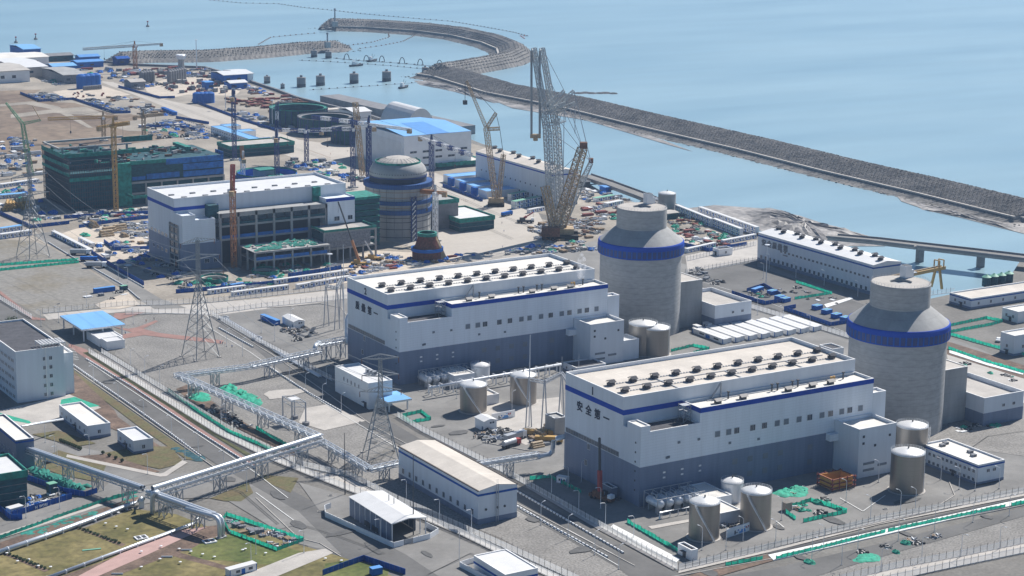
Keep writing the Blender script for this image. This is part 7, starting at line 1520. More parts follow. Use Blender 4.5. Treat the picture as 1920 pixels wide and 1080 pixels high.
yard('in the small green fenced pit left of the open shed', [(430, 978), (480, 985), (560, 1014), (520, 1028), (450, 1000)], ['mess', 'green', 'timber', 'grey', 'mess2'], 26, (.5, 1.0))
yard('along the excavation beside the diagonal pipe bridge', [(345, 735), (380, 745), (470, 800), (440, 805), (370, 765)], ['dark', 'tarp', 'dark', 'grey', 'mess'], 26, (.5, 1.0))
yard('in the blue fenced corner yard, near left', [(20, 950), (60, 930), (120, 925), (125, 932), (40, 960)], ['mess', 'blue', 'dark', 'mess2', 'white'], 18, (.5, .9))
yard('around the pump skids beside the near tanks', [(1345, 985), (1375, 965), (1395, 975), (1370, 1000)], ['mess', 'grey', 'dark'], 9, (.4, .8))
yard('on the gravel field at left', [(150, 545), (215, 540), (250, 560), (160, 570)], ['grey', 'white', 'dark'], 6, (.6, 1.1))
yard('along the black fence right of the nearer tower', [(1775, 795), (1850, 790), (1880, 800), (1800, 812)], ['green', 'dark', 'white', 'grey'], 12, (.5, .9))
yard('inside the low building roof yard at the right edge', [(1776, 668), (1850, 692), (1915, 712), (1900, 716), (1780, 680)], ['dark', 'green', 'white'], 12, (.4, .8))
for w_, p_, n_ in (('on the dusty ground left of the half finished hall', [(110, 420), (270, 470), (280, 520), (150, 470)], 26), ('between the two unfinished halls', [(130, 400), (276, 392), (276, 402), (160, 412)], 30), ('behind the half finished hall', [(560, 310), (680, 330), (680, 345), (600, 330)], 40), ('around the tower crane feet behind the ring', [(520, 300), (640, 300), (660, 325), (560, 320)], 34), ('at the far left between cabins and pylon', [(-10, 380), (80, 375), (120, 410), (60, 420)], 34)):
    yard(w_, p_, ['blue', 'mess2', 'dark', 'grey', 'white', 'blue', 'green', 'pallets'], n_)
# explicit things
def put(k, px, py, deg, label, group=None, sc=None): p = U(px, py); return (KN[k] if isinstance(k, str) else k).put((p.x, p.y, .03), radians(deg), label, group, sc)
put('truckr', 958, 838, 15, 'dark red tank truck with white tank parked left of the nearest hall'); put('truckw', 965, 826, 15, 'white tank trailer truck behind the dark red tank truck', sc=(1.2, 1.2, 1.2)); put('trucky', 1010, 818, -35, 'orange flatbed truck by the portal frames left of the nearest hall', sc=(1.3, 1.2, 1)); put('trucky', 1028, 830, -35, 'second orange truck nearer the corner of the nearest hall', sc=(1.2, 1.1, 1))
put('truckb', 166, 490, -30, 'blue truck parked on the road left of the half finished hall'); put('truckw', 150, 478, -30, 'white truck parked on the road left of the half finished hall'); put('carw', 1872, 640, 40, 'white van parked beside the building at the right edge', sc=(1.4, 1.3, 1.4)); put('card', 88, 870, 20, 'dark car under the pipe bridge at the near left')
put('truckw', 180, 502, -30, 'white truck further along the same road by the half finished hall'); put('carw', 968, 388, 30, 'white car beside the green roofed cabins'); put('truckb', 950, 405, 20, 'blue truck on the pale apron near the crawler crane')
for i in range(3):
    p = U(20+i*14, 388-i*2+4); KN['ypipes'].put((p.x, p.y, 0), radians(70), f'{ORD[i]} large yellow pipe stack beside the far left pylon', 'yellow pipe stacks beside the pylon')
for i, (px, py) in enumerate(((205, 437), (225, 432), (200, 443))): put('bpipes', px, py, 5, f'{ORD[i]} brown pipe stack left of the half finished hall', 'brown pipe stacks left of the half finished hall')
# cabins and containers in rows
def row(kind, where, p0, p1, n, deg=None, levels=1, sc=(1, 1, 1), grp=None, cat='cabin'):
    a, c = U(*p0), U(*p1); d = c-a; rz = math.atan2(d.y, d.x) if deg is None else radians(deg)
    for l in range(levels):
        for i in range(n):
            q = a+d*((i+.5)/n); s = d.length/n/6.2 if deg is None else sc[0]
            kind.put((q.x, q.y, l*2.87*sc[2]), rz, f"{ORD[i]} {'upper ' if l else ''}{cat} from the left {where}", f'{cat}s {where}', (s, sc[1], sc[2]))
row(CW, 'in the back row below the concrete frames', (512, 533), (652, 514), 7, cat='white and blue cabin'); row(CW, 'in the front right row beside the pale strip', (556, 542), (655, 525), 5, cat='white cabin'); row(CW, 'in the front left row beside the pale strip', (434, 556), (540, 542), 5, cat='white cabin'); row(CW, 'in the left row of site cabins behind the pylon', (390, 552), (460, 543), 3, cat='white cabin')
row(CB, 'behind the site cabins beside the shaft ring', (432, 542), (456, 538), 1, cat='blue container')
row(CW, 'in the near mud flat row', (1268, 398), (1335, 425), 7, levels=2, cat='white cabin'); row(CW, 'in the middle mud flat row', (1338, 424), (1390, 444), 6, levels=2, cat='white cabin'); row(CW, 'in the row closest to the sea wall', (1312, 402), (1420, 441), 9, levels=2, cat='white cabin')
row(CW, 'in the low row behind the far white fence, right', (1354, 458), (1416, 446), 5, cat='white cabin'); row(CW, 'in the low row behind the far white fence, left', (1286, 474), (1340, 462), 4, cat='white cabin')
for i in range(8):
    a = U(1303+i*24, 624-i*3.2)
    CW.put((a.x, a.y-13.5, 0), radians(-90), f'{ORD[i]} long white container from the left in the ranks between the two towers', 'long white containers between the towers', (4.6, 1.15, 1.0))
    CW.put((a.x+3.4, a.y-12.5, 0), radians(-90), f'{ORD[i]} long white rear container from the left in the ranks between the two towers', 'long white rear containers between the towers', (4.6, 1.15, 1.0))
for i, (px, py) in enumerate(((1307, 622), (1326, 617))): put(CW, px, py, -90, f'{ORD[i]} short white container behind the ranks between the towers', 'short white containers', (.8, 1.1, 1.3))
row(CG, 'left of the giant crane, front', (962, 392), (1010, 382), 3, levels=2, sc=(1, 1.6, 1), cat='green roofed cabin'); row(CG, 'left of the giant crane, back', (955, 378), (985, 372), 2, levels=2, sc=(1, 1.5, 1), cat='green roofed cabin'); row(CW, 'in front of the green roofed cabins', (990, 400), (1020, 394), 2, cat='white cabin'); row(CG, 'near the shore pit behind the giant crane', (1115, 378), (1150, 372), 2, sc=(1, 1.5, 1), cat='green roofed cabin'); row(CW, 'near the shore pit behind the giant crane, right', (1135, 388), (1165, 382), 2, sc=(1, 1.5, 1), cat='white cabin')
row(CW, 'beside the far left pylon, upper row', (0, 352), (70, 342), 6, sc=(1, 1.6, 1), cat='white cabin'); row(CO, 'beside the far left pylon, middle row', (0, 372), (48, 368), 4, sc=(1, 2, 1), cat='blue roofed cabin'); row(CW, 'at the left edge below the blue fence', (0, 448), (58, 440), 4, levels=1, sc=(1, 1.5, 1.2), cat='white cabin'); row(CO, 'at the left edge below the blue fence, rear', (0, 436), (40, 430), 3, sc=(1, 1.5, 1.1), cat='blue roofed cabin')
row(CB, 'on the gravel field near the pale strip', (176, 550), (215, 545), 2, cat='dark blue container'); row(CGN, 'beside the dark blue containers on gravel', (226, 545), (238, 543), 1, cat='green container'); row(CB, 'left of the small white gabled hut', (492, 598), (522, 610), 2, cat='blue container', sc=(1, 1, 1))
row(CW, 'parked along the road left of the half finished hall', (100, 440), (172, 476), 4, cat='white trailer'); row(CW, 'beside the road above the parked trucks', (150, 452), (175, 464), 2, cat='white trailer')
row(CW, 'at the bottom edge on the lawn', (426, 1082), (478, 1068), 1, sc=(1, 1.2, 1.1), cat='white container'); put(CB, 705, 1077, 0, 'small blue roofed kiosk at the bottom edge beside the lawn', sc=(.7, 1, 1)); put(CW, 1055, 905, -60, 'small white guard cabin in the shadow of the nearest hall at its left corner', sc=(.8, 1, 1)); put(CW, 28, 962, 15, 'grey white container behind the dark blue fence with letters', sc=(1, 1.3, 1)); put(CGN, 98, 925, 10, 'green box behind the dark blue fence with letters', sc=(.6, 1.2, 1.6))
put(CB, 1420, 548, 20, 'long dark blue container with green roof on the left lakeside pad', sc=(1.6, 1.1, 1)); 
for i, (px, py) in enumerate(((1448, 552), (1462, 562), (1472, 566), (1532, 580), (1550, 588), (1568, 596), (1585, 602))): put(CB, px, py, 10, f'{ORD[i]} dark blue shed from the left on the lakeside pads', 'dark blue sheds on the lakeside pads', (.9, 1.5, .9)); p = U(px, py); single(MB().obox((p.x, p.y, 2.62), (1, .17, 0), 4, 1.2, .12), 'roof_sheet', f'{ORD[i]} pale green roof sheet from the left, lying on a dark blue lakeside shed', 'roof sheet', 'roof_green', tuple(p+Vector((0, 0, 2.62))), 'pale roof sheets')
# far tanks, silos and sheds
for i in range(4): put('tank', 153+i*9, 166-i*.8, 0, f'{ORD[i]} tall blue tapered silo from the left behind the brown field', 'tall blue silos', (1.5, 1.5, 1.6))
for i in range(10): put('silo', 158+i*3.4, 170-i*.3, 0, f'{ORD[i]} small grey cylinder from the left in front of the tall blue silos', 'small grey cylinders', (.45, .45, .3))
for i in range(7): put('silo', 318+i*4.5, 157-i*.9, 0, f'{ORD[i]} grey silo from the left in the group on the sunlit pad', 'grey silos on the sunlit pad', (.9, .9, .9))
for i in range(5): put('silo', 266+i*5, 156-i*.5, 0, f'{ORD[i]} grey silo from the left in the group left of the sunlit pad', 'grey silos left of the sunlit pad', (.9, .9, .8))
for i in range(4): put('tank', 370+i*8, 193-i*.2, 0, f'{ORD[i]} big blue drum from the left beside the pale road', 'big blue drums', (1.3, 1.3, 1.15))
for i in range(5): put('tank', 307+i*5, 208+i*2, 0, f'{ORD[i]} small blue covered drum beside the pale road', 'small blue drums', (.8, .8, .4))
def far(label, x, y, w, d, h, wall='cabin_white', roof='roof_white', along='x', name='warehouse', rise=2):
    p = U(x, y); x0, y0 = p.x, p.y; x1 = U(x+w, y-w*.14).x; y1 = y0+d; t = thing(name, label, 'building', (x0, y0, 0)); part(MB().box(x0, y0, 0, x1, y1, h), 'wall', wall, t); part(MB().gable(x0, y0, x1, y1, h, rise, along, th=.5, ov=.8), 'roof', roof, t)
    for i in range(max(2, int((x1-x0)/12))): xx = x0+3+i*12; part(MB().box(xx, y0-.2, h*.4, min(xx+4, x1-1), y0-.05, h*.65), 'window', 'glass', t)
far('large white warehouse with pale roof at the far left edge, nearest', -25, 158, 68, 70, 12, roof='concrete_pale'); far('large white warehouse with bright roof behind the nearest one', 30, 146, 50, 90, 10, wall='concrete_pale'); far('wide white warehouse at the far left edge behind', 0, 127, 75, 50, 9, roof='roof_pale'); far('low pale shed at the far left between warehouses', -10, 122, 45, 50, 7); far('blue warehouse near the far left sea wall', 45, 113, 26, 50, 12, 'cabin_blue', 'roof_blue_light')
far('low blue roofed warehouse in the middle of the far yard', 100, 138, 36, 26, 7, 'cabin_blue', 'roof_blue_light'); far('long dark green shed near the far sea wall', 76, 117, 50, 22, 6, 'net_green_dark', 'concrete_dark'); far('blue row of sheds beyond the far yard', 145, 128, 40, 22, 6, 'cabin_blue', 'roof_blue', rise=1.2); far('grey warehouse behind the tall blue silos', 120, 158, 34, 70, 9, 'grey_block', 'concrete')
far('small blue shed near the far sea wall', 150, 118, 30, 16, 6, 'cabin_blue', 'roof_blue'); far('dark blue shed under the far tower crane', 221, 123, 18, 16, 7, 'fence_blue', 'fence_blue'); far('white roofed blue hall on the quay, left', 420, 158, 36, 34, 9, 'cabin_blue', 'roof_white'); far('white roofed hall on the quay, right', 448, 156, 22, 40, 9, 'cabin_white', 'roof_white'); far('low pale roofed blue shed in front of the quay halls', 432, 168, 26, 16, 6, 'cabin_blue', 'roof_white')
far('long pale shed beside the pale road far away', 246, 166, 22, 20, 6, 'grey_block', 'concrete_pale'); far('blue cube building on the sunlit pad', 387, 170, 11, 12, 8, 'cabin_blue', 'roof_blue', rise=.3); far('white hall right of the ring pits', 663, 232, 28, 30, 10, 'cabin_white', 'roof_white'); far('pale long hut behind the ring pits', 608, 217, 26, 8, 5, 'cabin_white', 'roof_tan', rise=.6); far('low hut beside the water basin, dark', 1098, 352, 8, 10, 4, 'dark_metal', 'dark_metal', rise=.4)
far('white roofed low shed with pale walls near the shore pit', 1252, 412, 18, 10, 4, 'net_green_dark', 'concrete_pale', rise=.6); far('blue shed on the shore behind the giant crane', 1135, 362, 10, 8, 4, 'cabin_blue', 'roof_blue', rise=.4)
p = U(340, 133); t = thing('control_tower', 'small white control tower near the far harbour corner', 'tower', tuple(p)); part(MB().lathe(p.x, p.y, [(4, 0), (3.4, 13)], 8), 'shaft', 'concrete_pale', t); part(MB().lathe(p.x, p.y, [(5, 13), (6, 17), (6.3, 17), (5, 18)], 8), 'cab', 'cabin_white', t)
# orange formwork box
p = U(1572, 915); t = thing('formwork_box', 'orange formwork box held by red scaffold beams beside the nearest hall', 'formwork', tuple(p)); X, Y = p.x-5, p.y-2
part(MB().box(X, Y, .5, X+11, Y+.3, 5).box(X, Y+8, .5, X+11, Y+8.3, 5).box(X, Y+.3, .5, X+.3, Y+8, 5).box(X+10.7, Y+.3, .5, X+11, Y+8, 5), 'orange_panels', 'form_orange', t); b = MB()
for z in (1.2, 3, 5): b.beam((X-1.4, Y-.4, z), (X+12.4, Y-.4, z), .35); b.beam((X-.4, Y-1.4, z), (X-.4, Y+9.6, z), .35); b.beam((X-1.4, Y+8.7, z), (X+12.4, Y+8.7, z), .35); b.beam((X+11.4, Y-1.4, z), (X+11.4, Y+9.6, z), .35)
for x in (X-.6, X+3.3, X+7.5, X+11.6): b.beam((x, Y-.6, 0), (x, Y-.6, 5.6), .35); b.beam((x, Y+8.9, 0), (x, Y+8.9, 5.6), .35)
part(b, 'red_scaffold', 'red_brown', t)
# silver skid in the near right pit, portals on the gravel
p = U(1475, 957); t = thing('equipment_skid', 'small shiny steel equipment box on the ground beside the green pit', 'equipment', tuple(p)); part(MB().box(p.x-1.6, p.y-1.4, .3, p.x+1.6, p.y+1.4, 3.6), 'cabinet', 'steel_tank', t); part(mess_(1.5, 6, 4, (1, 2))(MB()), 'fittings', 'dark_metal', t); t.children[-1].location = (-2, -1, 0)
p = U(568, 797); t = thing('steel_portal', 'pair of rectangular grey steel portals on concrete feet beside the pale slab', 'portal frame', tuple(p)); X, Y = p.x-4, p.y+4
for (dx, dy) in ((0, 9), (5, 7), (0, -1), (5, -5)):
    part(MB().box(X+dx-.25, Y+dy-.25, 0, X+dx+.25, Y+dy+.25, 11), 'column', 'galvanised', t); part(MB().lathe(X+dx, Y+dy, [(1.7, 0), (1.7, 1.6), (1.5, 1.6)], 14), 'footing', 'concrete_dark', t)
b = MB(); pts = [(X, Y+9), (X+5, Y+7), (X, Y-1), (X+5, Y-5)]
for a, c in ((0, 1), (2, 3), (0, 2), (1, 3)): b.beam((*pts[a], 11), (*pts[c], 11), .35); b.beam((*pts[a], 8.6), (*pts[c], 8.6), .25)
part(b, 'top_beams', 'galvanised', t); part(MB().box(X+.5, Y, 11.1, X+5, Y+5, 11.3), 'canopy', 'roof_white', t)
zone('slab', 'concrete_pale', [(572, 766), (615, 759), (686, 790), (608, 808), (560, 793)], 5); zone('slab', 'concrete_pale', [(494, 740), (504, 734), (520, 732), (572, 729), (578, 734), (548, 742), (528, 748), (504, 747)], 5); zone('slab', 'concrete_pale', [(500, 742), (520, 748), (505, 750)], 6); zone('path', 'concrete_pale', [(940, 990), (985, 1000), (1330, 978), (1335, 990)], 5) if False else None
zone('slab', 'concrete_pale', [(1340, 985), (1400, 960), (1390, 942), (1372, 960)], 5); zone('path', 'concrete_pale', [(1215, 988), (1330, 968), (1332, 972), (1222, 993)], 5); zone('path', 'concrete_pale', [(1300, 612), (1420, 580), (1426, 586), (1310, 620)], 5) if False else None
# white foundation strips along the roads
for k, (l, P_) in enumerate((('long bottom road', [(1440, 1042), (1920, 936), (1990, 920), (1990, 928), (1920, 944), (1450, 1052)]), ('second road', [(1150, 985), (1275, 1050), (1268, 1056), (1205, 1026), (1145, 990)]), ('right side', [(1780, 658), (1860, 680), (1920, 700), (1918, 704), (1850, 686), (1780, 663)]), ('lakeside', [(1545, 572), (1596, 558), (1600, 561), (1550, 578)]))):
    single(MB().prism(G(P_), 0, .45), 'foundation_strip', f'long white concrete foundation strip beside the {l}', 'foundation strip', 'paint_white', tuple(U(*P_[0])))
zone('bare_soil', 'soil', [(1290, 1080), (1440, 1040), (1450, 1052), (1310, 1092)], 5); zone('trench', 'black_tarp', [(1440, 1036), (1920, 931), (1920, 934), (1440, 1040)], 5)
# painted road lines
def line(P_, w=.25, dash=None):
    b = MB(); Q = [U(x, y) for x, y in P_]
    for a, c in zip(Q, Q[1:]):
        d = c-a; u = d.normalized(); v = Vector((-u.y, u.x, 0))*w*.55; z = Vector((0, 0, .36)); L_ = d.length
        segs = [(0, L_)] if not dash else [(s, min(s+dash, L_)) for s in [i*dash*2.5 for i in range(int(L_/(dash*2.5))+1)]]
        for s, e in segs: p, q = a+u*s+z, a+u*e+z; b.add([p-v, q-v, q+v, p+v], [(0, 1, 2, 3)])
    return b
b = MB()
for P_, w, ds in (([(166, 680), (480, 888), (540, 935)], .3, None), ([(480, 925), (555, 980)], .35, None), ([(975, 955), (1160, 1062)], .3, None), ([(1015, 925), (1240, 1050)], .25, 5), ([(1062, 993), (1150, 1040)], .2, None), ([(400, 620), (470, 662), (580, 740), (760, 850)], .3, None), ([(1286, 520), (1420, 560), (1640, 645)], .25, None), ([(1660, 930), (1618, 960), (1575, 935)], .3, None), ([(1455, 978), (1470, 990)], .3, None)):
    q = line(P_, w, ds); b.add(q.v, q.f)
for k in range(9): a = U(119+k*4, 656+k*.8); c = U(133+k*2.0, 676-k*1.6)
for k in range(8): a = U(118+k*3.3, 668-k*2.2); c = U(134+k*2.5, 674-k*1.3); q = line([(118+k*1.0, 655+k*3.2), (140+k*1.2, 654+k*3.0)], .35); b.add(q.v, q.f)
struct(b, 'road_markings', 'paint_white')
b = MB()
for P_ in ([(500, 578), (545, 575), (600, 570), (640, 578), (655, 600)], [(905, 830), (985, 845), (1040, 850)], [(1250, 1085), (1440, 1050), (1660, 1000), (1920, 948)], [(1280, 1062), (1440, 1022), (1700, 962), (1920, 918)], [(1640, 975), (1750, 955), (1790, 930), (1780, 905)], [(480, 935), (560, 1010), (600, 1020), (640, 1045)], [(405, 600), (520, 672), (700, 800), (960, 940), (1190, 1062)], [(130, 686), (317, 818), (400, 876)]):
    Q = [U(x, y) for x, y in P_]
    for a, c in zip(Q, Q[1:]): b.obox(((a.x+c.x)/2, (a.y+c.y)/2, 0), c-a, (c-a).length+.1, .35, .42)
struct(b, 'kerb', 'concrete_pale')
def marks(name, m, items, lift):
    b = MB(); rnd = random.Random(21)
    for x, y in items:
        p = U(x, y); L_, W_ = rnd.uniform(2, 9), rnd.uniform(1, 3.2); a = radians(rnd.choice((0, 90))+rnd.uniform(-4, 4)); u = Vector((cos(a), sin(a), 0)); v = Vector((-u.y, u.x, 0)); z = Vector((0, 0, lift)); n = 7
        b.add([p+z+u*(L_*cos(2*pi*i/n)*rnd.uniform(.8, 1.1))+v*(W_*sin(2*pi*i/n)*rnd.uniform(.8, 1.1)) for i in range(n)], [tuple(range(n))])
    struct(b, name, m)
rm = random.Random(4)
marks('road_patches', 'asphalt_patch', [(203, 718), (262, 757), (371, 838), (430, 900), (520, 930), (560, 985), (640, 1000), (700, 1030), (800, 1040), (540, 700), (610, 745), (690, 800), (900, 925), (1000, 975), (1100, 1030), (1330, 1075), (1500, 1045), (1700, 1002), (1850, 970), (1460, 990), (1560, 975), (1700, 940), (1850, 905), (1340, 545), (1450, 580), (1550, 615), (820, 800), (860, 812), (700, 830)], .37)
b = MB()
for pts in ([(500, 1000), (560, 985), (640, 1010), (720, 1040)], [(300, 905), (380, 900), (450, 925), (520, 985)], [(60, 985), (160, 955), (260, 915), (330, 900)], [(1300, 1060), (1460, 1026), (1640, 985), (1800, 950)], [(800, 1080), (880, 1040), (960, 1065)], [(1780, 870), (1850, 820), (1920, 810)], [(420, 520), (300, 500), (200, 460)], [(700, 300), (900, 390), (1000, 430)], [(640, 300), (820, 390), (960, 450)], [(230, 165), (480, 255), (700, 330)]):
    q = line(pts, .22); b.add([(x, y, z+.02) for x, y, z in q.v], q.f); q = line([(x+3.2, y-1.6) for x, y in pts], .22); b.add([(x, y, z+.02) for x, y, z in q.v], q.f)
struct(b, 'tyre_tracks', 'tyre_marks')
# lawn fittings
for i, (x, y) in enumerate(((178, 976), (198, 982), (218, 988), (239, 993), (88, 1001), (80, 1007), (145, 983), (222, 962), (54, 1050), (33, 1053), (13, 1038), (95, 1064), (120, 1072), (302, 1025), (336, 1030), (358, 1035), (380, 1040), (402, 1045), (460, 1030), (455, 1032), (432, 998), (455, 1005), (476, 1012), (300, 1049), (338, 1055), (265, 1035), (498, 1038), (610, 1048), (640, 1052), (520, 1025), (72, 1062), (265, 1064))): put('lawnlight', x, y+3, 0, 'small white mushroom light standing on the near lawns', 'white lawn lights on the near lawns', (.72, .72, .8))
for i, (x, y) in enumerate(((130, 770), (600, 960), (620, 930), (860, 870), (1020, 560), (1300, 560), (1330, 540), (1505, 545), (110, 570), (690, 870), (790, 850), (1660, 955), (1360, 830))): put('disc', x, y, 0, 'round manhole with dark lid set in the ground', 'round manholes')
for i, (x, y) in enumerate(((265, 1010), (393, 1017))): p = U(x, y); t = thing('roof_hatch', f'{ORD[i]} white framed square hatch on the near lawns', 'hatch', tuple(p)); part(MB().box(p.x-2.4, p.y-2, 0, p.x+2.4, p.y+2, .7), 'frame', 'cabin_white', t); part(MB().box(p.x-1.8, p.y-1.5, .7, p.x-.3, p.y+1.5, .74).box(p.x+.3, p.y-1.5, .7, p.x+1.8, p.y+1.5, .74), 'grating', 'dark_metal', t)
for i, (x, y) in enumerate(((313, 1046), (350, 1033), (220, 1078))): p = U(x, y); single(MB().tube(p+Vector((-1.8, 1, .4)), p+Vector((1.8, -1, .4)), .4, 10), 'pipe_piece', f'{ORD[i]} grey pipe piece from the {"right" if i else "middle"} lying on the near lawn', 'pipe', 'galvanised', tuple(p))
p = U(172, 1032); single(MB().obox((p.x, p.y, 0), (.9, -.2, 0), 7, 1, .5), 'pipe_bundle', 'pale green bundle lying on the near lawn', 'bundle', 'roof_green', tuple(p))
# green netting mounds
def netmound(label, pts, h, seed, m='net_green'):
    rnd = random.Random(seed); P = G(pts); b = MB(); n = 90
    for k in range(n):
        x, y = pin(P); r = rnd.uniform(1, 3); zz = h*rnd.uniform(.4, 1); vs = [(x+r*cos(i*pi/4)*rnd.uniform(.7, 1.3), y+r*sin(i*pi/4)*rnd.uniform(.7, 1.3), rnd.uniform(0, zz*.3)) for i in range(8)]+[(x+rnd.uniform(-1, 1), y+rnd.uniform(-1, 1), zz)]
        b.add(vs, [(i, (i+1) % 8, 8) for i in range(8)])
    single(b, 'netted_soil_heap', label, 'soil heap', m, (P[0][0], P[0][1], 0), smooth=True)
netmound('large heap of soil under bright green netting beside the diagonal pipe bridge', [(418, 728), (432, 724), (488, 752), (480, 764), (430, 748)], 2.4, 1)
netmound('small green netted heap in the dark excavation', [(362, 742), (385, 738), (388, 752), (370, 750)], 1.5, 2); netmound('green netted heap by the nearest hall wall', [(1458, 925), (1490, 915), (1512, 918), (1500, 930), (1465, 930)], 1.6, 3); netmound('green netting along the dark blue fence, near left', [(55, 876), (100, 890), (150, 912), (175, 910), (150, 920), (90, 905)], 1.8, 4, 'net_teal'); netmound('green netted strips along the near lawn road', [(40, 1000), (140, 970), (215, 945), (250, 930), (255, 936), (150, 975), (50, 1010)], .5, 5, 'net_teal')
netmound('dark green netting by the small white building at the avenue', [(318, 841), (330, 841), (378, 858), (372, 864), (345, 850)], .6, 6, 'net_green_dark'); netmound('teal tarpaulin heap on the bottom gravel', [(1610, 1052), (1622, 1042), (1642, 1043), (1640, 1050)], 1.2, 7)
# dark excavation hedges and trees
def hedge_tree(label, px, py, r, h, group=None, n=260):
    p = U(px, py); t = thing('shrub' if h < 2 else 'tree', label, 'shrub' if h < 2 else 'tree', tuple(p), group); rnd = random.Random(int(px)); part(MB().tube((p.x, p.y, 0), (p.x, p.y, h*.5), .2, 6, r2=.1).beam((p.x, p.y, h*.35), (p.x+r*.5, p.y, h*.6), .1).beam((p.x, p.y, h*.3), (p.x-r*.4, p.y+r*.3, h*.6), .1), 'trunk', 'trunk', t); b = MB()
    for i in range(n):
        a, c, d = rnd.uniform(0, 2*pi), rnd.uniform(-1, 1), rnd.random()**.4; q = Vector((p.x+r*d*cos(a)*math.sqrt(1-c*c), p.y+r*d*sin(a)*math.sqrt(1-c*c), h*.65+h*.35*d*c)); s = rnd.uniform(.15, .4); u = Vector((rnd.uniform(-1, 1), rnd.uniform(-1, 1), rnd.uniform(-.6, .6))).normalized(); v = u.orthogonal().normalized(); b.add([q-u*s, q-v*s, q+u*s, q+v*s], [(0, 1, 2, 3)])
    part(b, 'crown', 'foliage', t)
zone('slab', 'pad_pale', [(178, 572), (240, 548), (262, 572), (225, 580), (190, 580)], 6)
hedge_tree('round dark green tree behind the five storey block', 22, 613, 4, 6)
for i in range(14): hedge_tree(f'{ORD[i]} small clipped shrub from the left in the row beside the near left road', 114+i*4.1 if i < 10 else 193+(i-10)*12, 829+i*1.7 if i < 10 else 852+(i-10)*5, .7, 1.6)
for i in range(26):
    x_, y_ = (144+i*6.6, 990+i*2.55) if i < 13 else (5+(i-13)*6.6, 1037+(i-13)*2.6); hedge_tree('small dark shrub in the planting strips of the near lawns', x_, y_, rr(.5, .9), rr(.8, 1.4), 'shrubs of the near lawns', 60)
# people
def person_mesh(cloth):
    prof = [(0, .09), (.45, .1), (.85, .13), (.95, .2), (1.25, .2), (1.42, .23), (1.5, .08), (1.55, .08), (1.6, .12), (1.72, .12), (1.8, .04)]
    b = MB()
    for s in (-.11, .11): b.add(*loft([(s*1.4, 0, 0, .07), (s*1.2, .0, .45, .07), (s, 0, .9, .11)]), 0)
    b.add(*loft([(0, 0, .85, .17), (0, 0, 1.05, .16), (0, 0, 1.3, .2), (0, 0, 1.42, .2), (0, 0, 1.48, .08), (0, 0, 1.53, .07), (0, 0.02, 1.6, .11), (0, .02, 1.7, .11), (0, .02, 1.78, .05)]), 1)
    for s in (-1, 1): b.add(*loft([(s*.2, 0, 1.4, .07), (s*.27, .02, 1.12, .05), (s*.26, .1, .85, .04), (s*.26, .12, .76, .03)]), 1)
    return b.mesh('body', ['cloth_dark', cloth])
def loft(st, n=7):
    vs = []; fs = []
    for x, y, z, r in st: vs += [(x+r*cos(2*pi*i/n), y+r*.75*sin(2*pi*i/n), z) for i in range(n)]
    for j in range(len(st)-1): fs += [(j*n+i, j*n+(i+1) % n, (j+1)*n+(i+1) % n, (j+1)*n+i) for i in range(n)]
    return vs, fs+[tuple(range(n-1, -1, -1)), tuple(range((len(st)-1)*n, len(st)*n))]
PM = [person_mesh('cloth_dark'), person_mesh('cloth_orange'), person_mesh('cabin_blue')]; HM = MB().lathe(0, .02, [(.14, 1.72), (.13, 1.8), (.05, 1.86)], 8).mesh('helmet', ['helmet'])
for i, (x, y, w) in enumerate(((888, 823, 'on the road beside the dark laydown, left'), (891, 822, 'on the road beside the dark laydown, right'), (235, 627, 'on the red path left of the gatehouse office'), (289, 600, 'at the far end of the red path'), (274, 604, 'beside the red path'), (413, 645, 'near the big pylon, left'), (417, 646, 'near the big pylon, middle'), (422, 647, 'near the big pylon, right'), (435, 652, 'beside the striped barrier'), (134, 652, 'on the zebra crossing'), (369, 641, 'on the red path under the big pylon'), (889, 377, 'on the pale apron, right'), (869, 364, 'on the pale apron, middle'), (849, 355, 'on the pale apron, left'), (945, 435, 'right of the green netted low building, near'), (941, 420, 'right of the green netted low building'), (537, 682, 'on the road left of the second hall'), (942, 465, 'below the apron near the blue containers'), (652, 285, 'on the pale road'), (620, 290, 'by the wide pale road'))):
    p = U(x, y); t = thing('person', f'small standing person in a helmet {w}', 'person', tuple(p)); part(PM[i % 3], 'body', None, t, at=p); part(HM, 'helmet', None, t, at=p)
    for c in t.children: c.rotation_euler.z = rr(0, 6)
# bollard dots on the apron
BOL = MB().lathe(0, 0, [(.3, 0), (.12, .2), (.05, 1)], 8).mesh('traffic_cone', ['crane_orange'])
for i in range(22): p = U(575+i*2.1, 281+i*.75); single(BOL, 'traffic_cone', 'small dark cone in the line across the pale road', 'cone', None, tuple(p+Vector((0, 0, .1))), 'cones across the pale road')
for i in range(8): p = U(852+i*3.4, 371+i*1.1); single(BOL, 'traffic_cone', 'small dark cone in the line before the office cluster', 'cone', None, tuple(p+Vector((0, 0, .1))), 'cones before the office cluster')
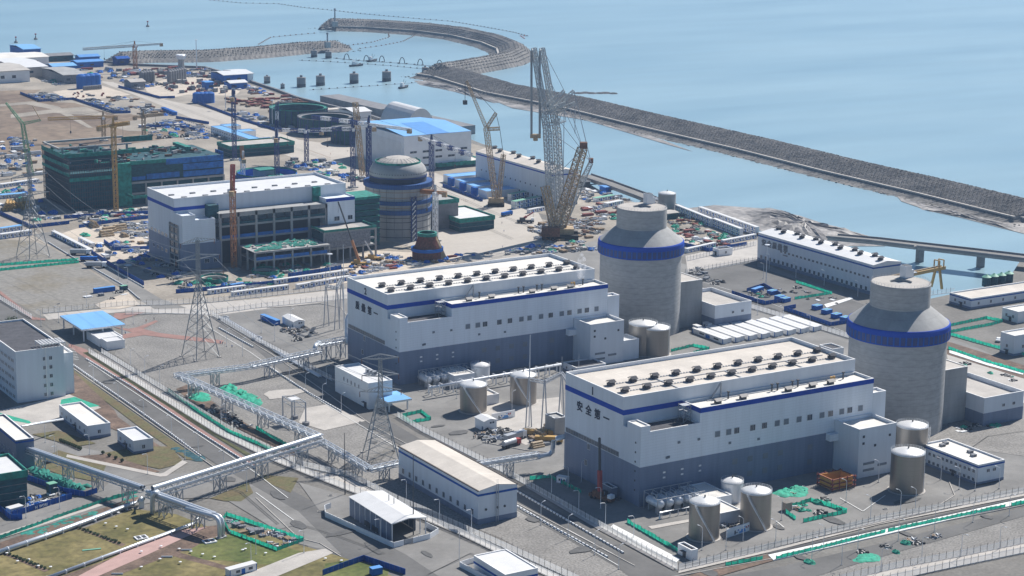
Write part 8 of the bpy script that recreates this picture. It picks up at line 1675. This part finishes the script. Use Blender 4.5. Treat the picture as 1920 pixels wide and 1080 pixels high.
# ---------------------------------------------------------------- light, air, camera
SUN_AZ, SUN_EL = radians(21.0), radians(45.5)
w = bpy.data.worlds.new('World'); SC.world = w; w.use_nodes = True; nt = w.node_tree
sky = nt.nodes.new('ShaderNodeTexSky'); sky.sky_type = 'NISHITA'; sky.sun_disc = False; sky.sun_elevation = SUN_EL; sky.sun_rotation = pi/2-SUN_AZ; sky.altitude = 50; sky.air_density = 1; sky.dust_density = .4; sky.ozone_density = 1.6
tm = nt.nodes.new('ShaderNodeMix'); tm.data_type = 'RGBA'; tm.blend_type = 'MULTIPLY'; tm.inputs[0].default_value = 1; tm.inputs[7].default_value = (.77, 1.02, 1.22, 1)   # cool white balance of the photograph
nt.links.new(sky.outputs[0], tm.inputs[6]); nt.links.new(tm.outputs[2], nt.nodes['Background'].inputs[0]); nt.nodes['Background'].inputs[1].default_value = .052
sd = bpy.data.lights.new('Sun', 'SUN'); sd.energy = 5.0; sd.angle = radians(.53); sd.color = (1, .955, .89); so = bpy.data.objects.new('Sun', sd); COL.objects.link(so)
d = Vector((cos(SUN_EL)*cos(SUN_AZ), cos(SUN_EL)*sin(SUN_AZ), sin(SUN_EL))); so.rotation_euler = d.to_track_quat('Z', 'Y').to_euler(); so.location = (0, 0, 500)
HAZE = True
if HAZE:
    m = bpy.data.materials.new('haze'); m.use_nodes = True; nt = m.node_tree; nt.nodes.remove(nt.nodes['Principled BSDF']); pv = nt.nodes.new('ShaderNodeVolumePrincipled'); pv.inputs['Color'].default_value = (.5, .7, 1, 1); pv.inputs['Density'].default_value = .00005; pv.inputs['Anisotropy'].default_value = .2
    nt.links.new(pv.outputs[0], nt.nodes['Material Output'].inputs['Volume']); MATS['haze'] = m
    struct(MB().box(-4200, -3200, SEA-10, 30200, 30200, 330), 'haze', 'haze', 'stuff')
cd = bpy.data.cameras.new('Camera'); cam = bpy.data.objects.new('Camera', cd); COL.objects.link(cam); SC.camera = cam
cd.sensor_width = 36; cd.sensor_fit = 'HORIZONTAL'; cd.lens = F/1920*36; cd.clip_start = 5; cd.clip_end = 60000
cam.matrix_world = Matrix((( RT.x, UP.x, -FW.x, CAM.x), (RT.y, UP.y, -FW.y, CAM.y), (RT.z, UP.z, -FW.z, CAM.z), (0, 0, 0, 1)))
SC.view_settings.view_transform = 'Standard'; SC.view_settings.look = 'None'; SC.view_settings.exposure = .33; SC.view_settings.gamma = 1
SC.cycles.max_bounces = 5; SC.cycles.diffuse_bounces = 2; SC.cycles.volume_bounces = 1
try: SC.cycles.use_denoising = True
except Exception: pass
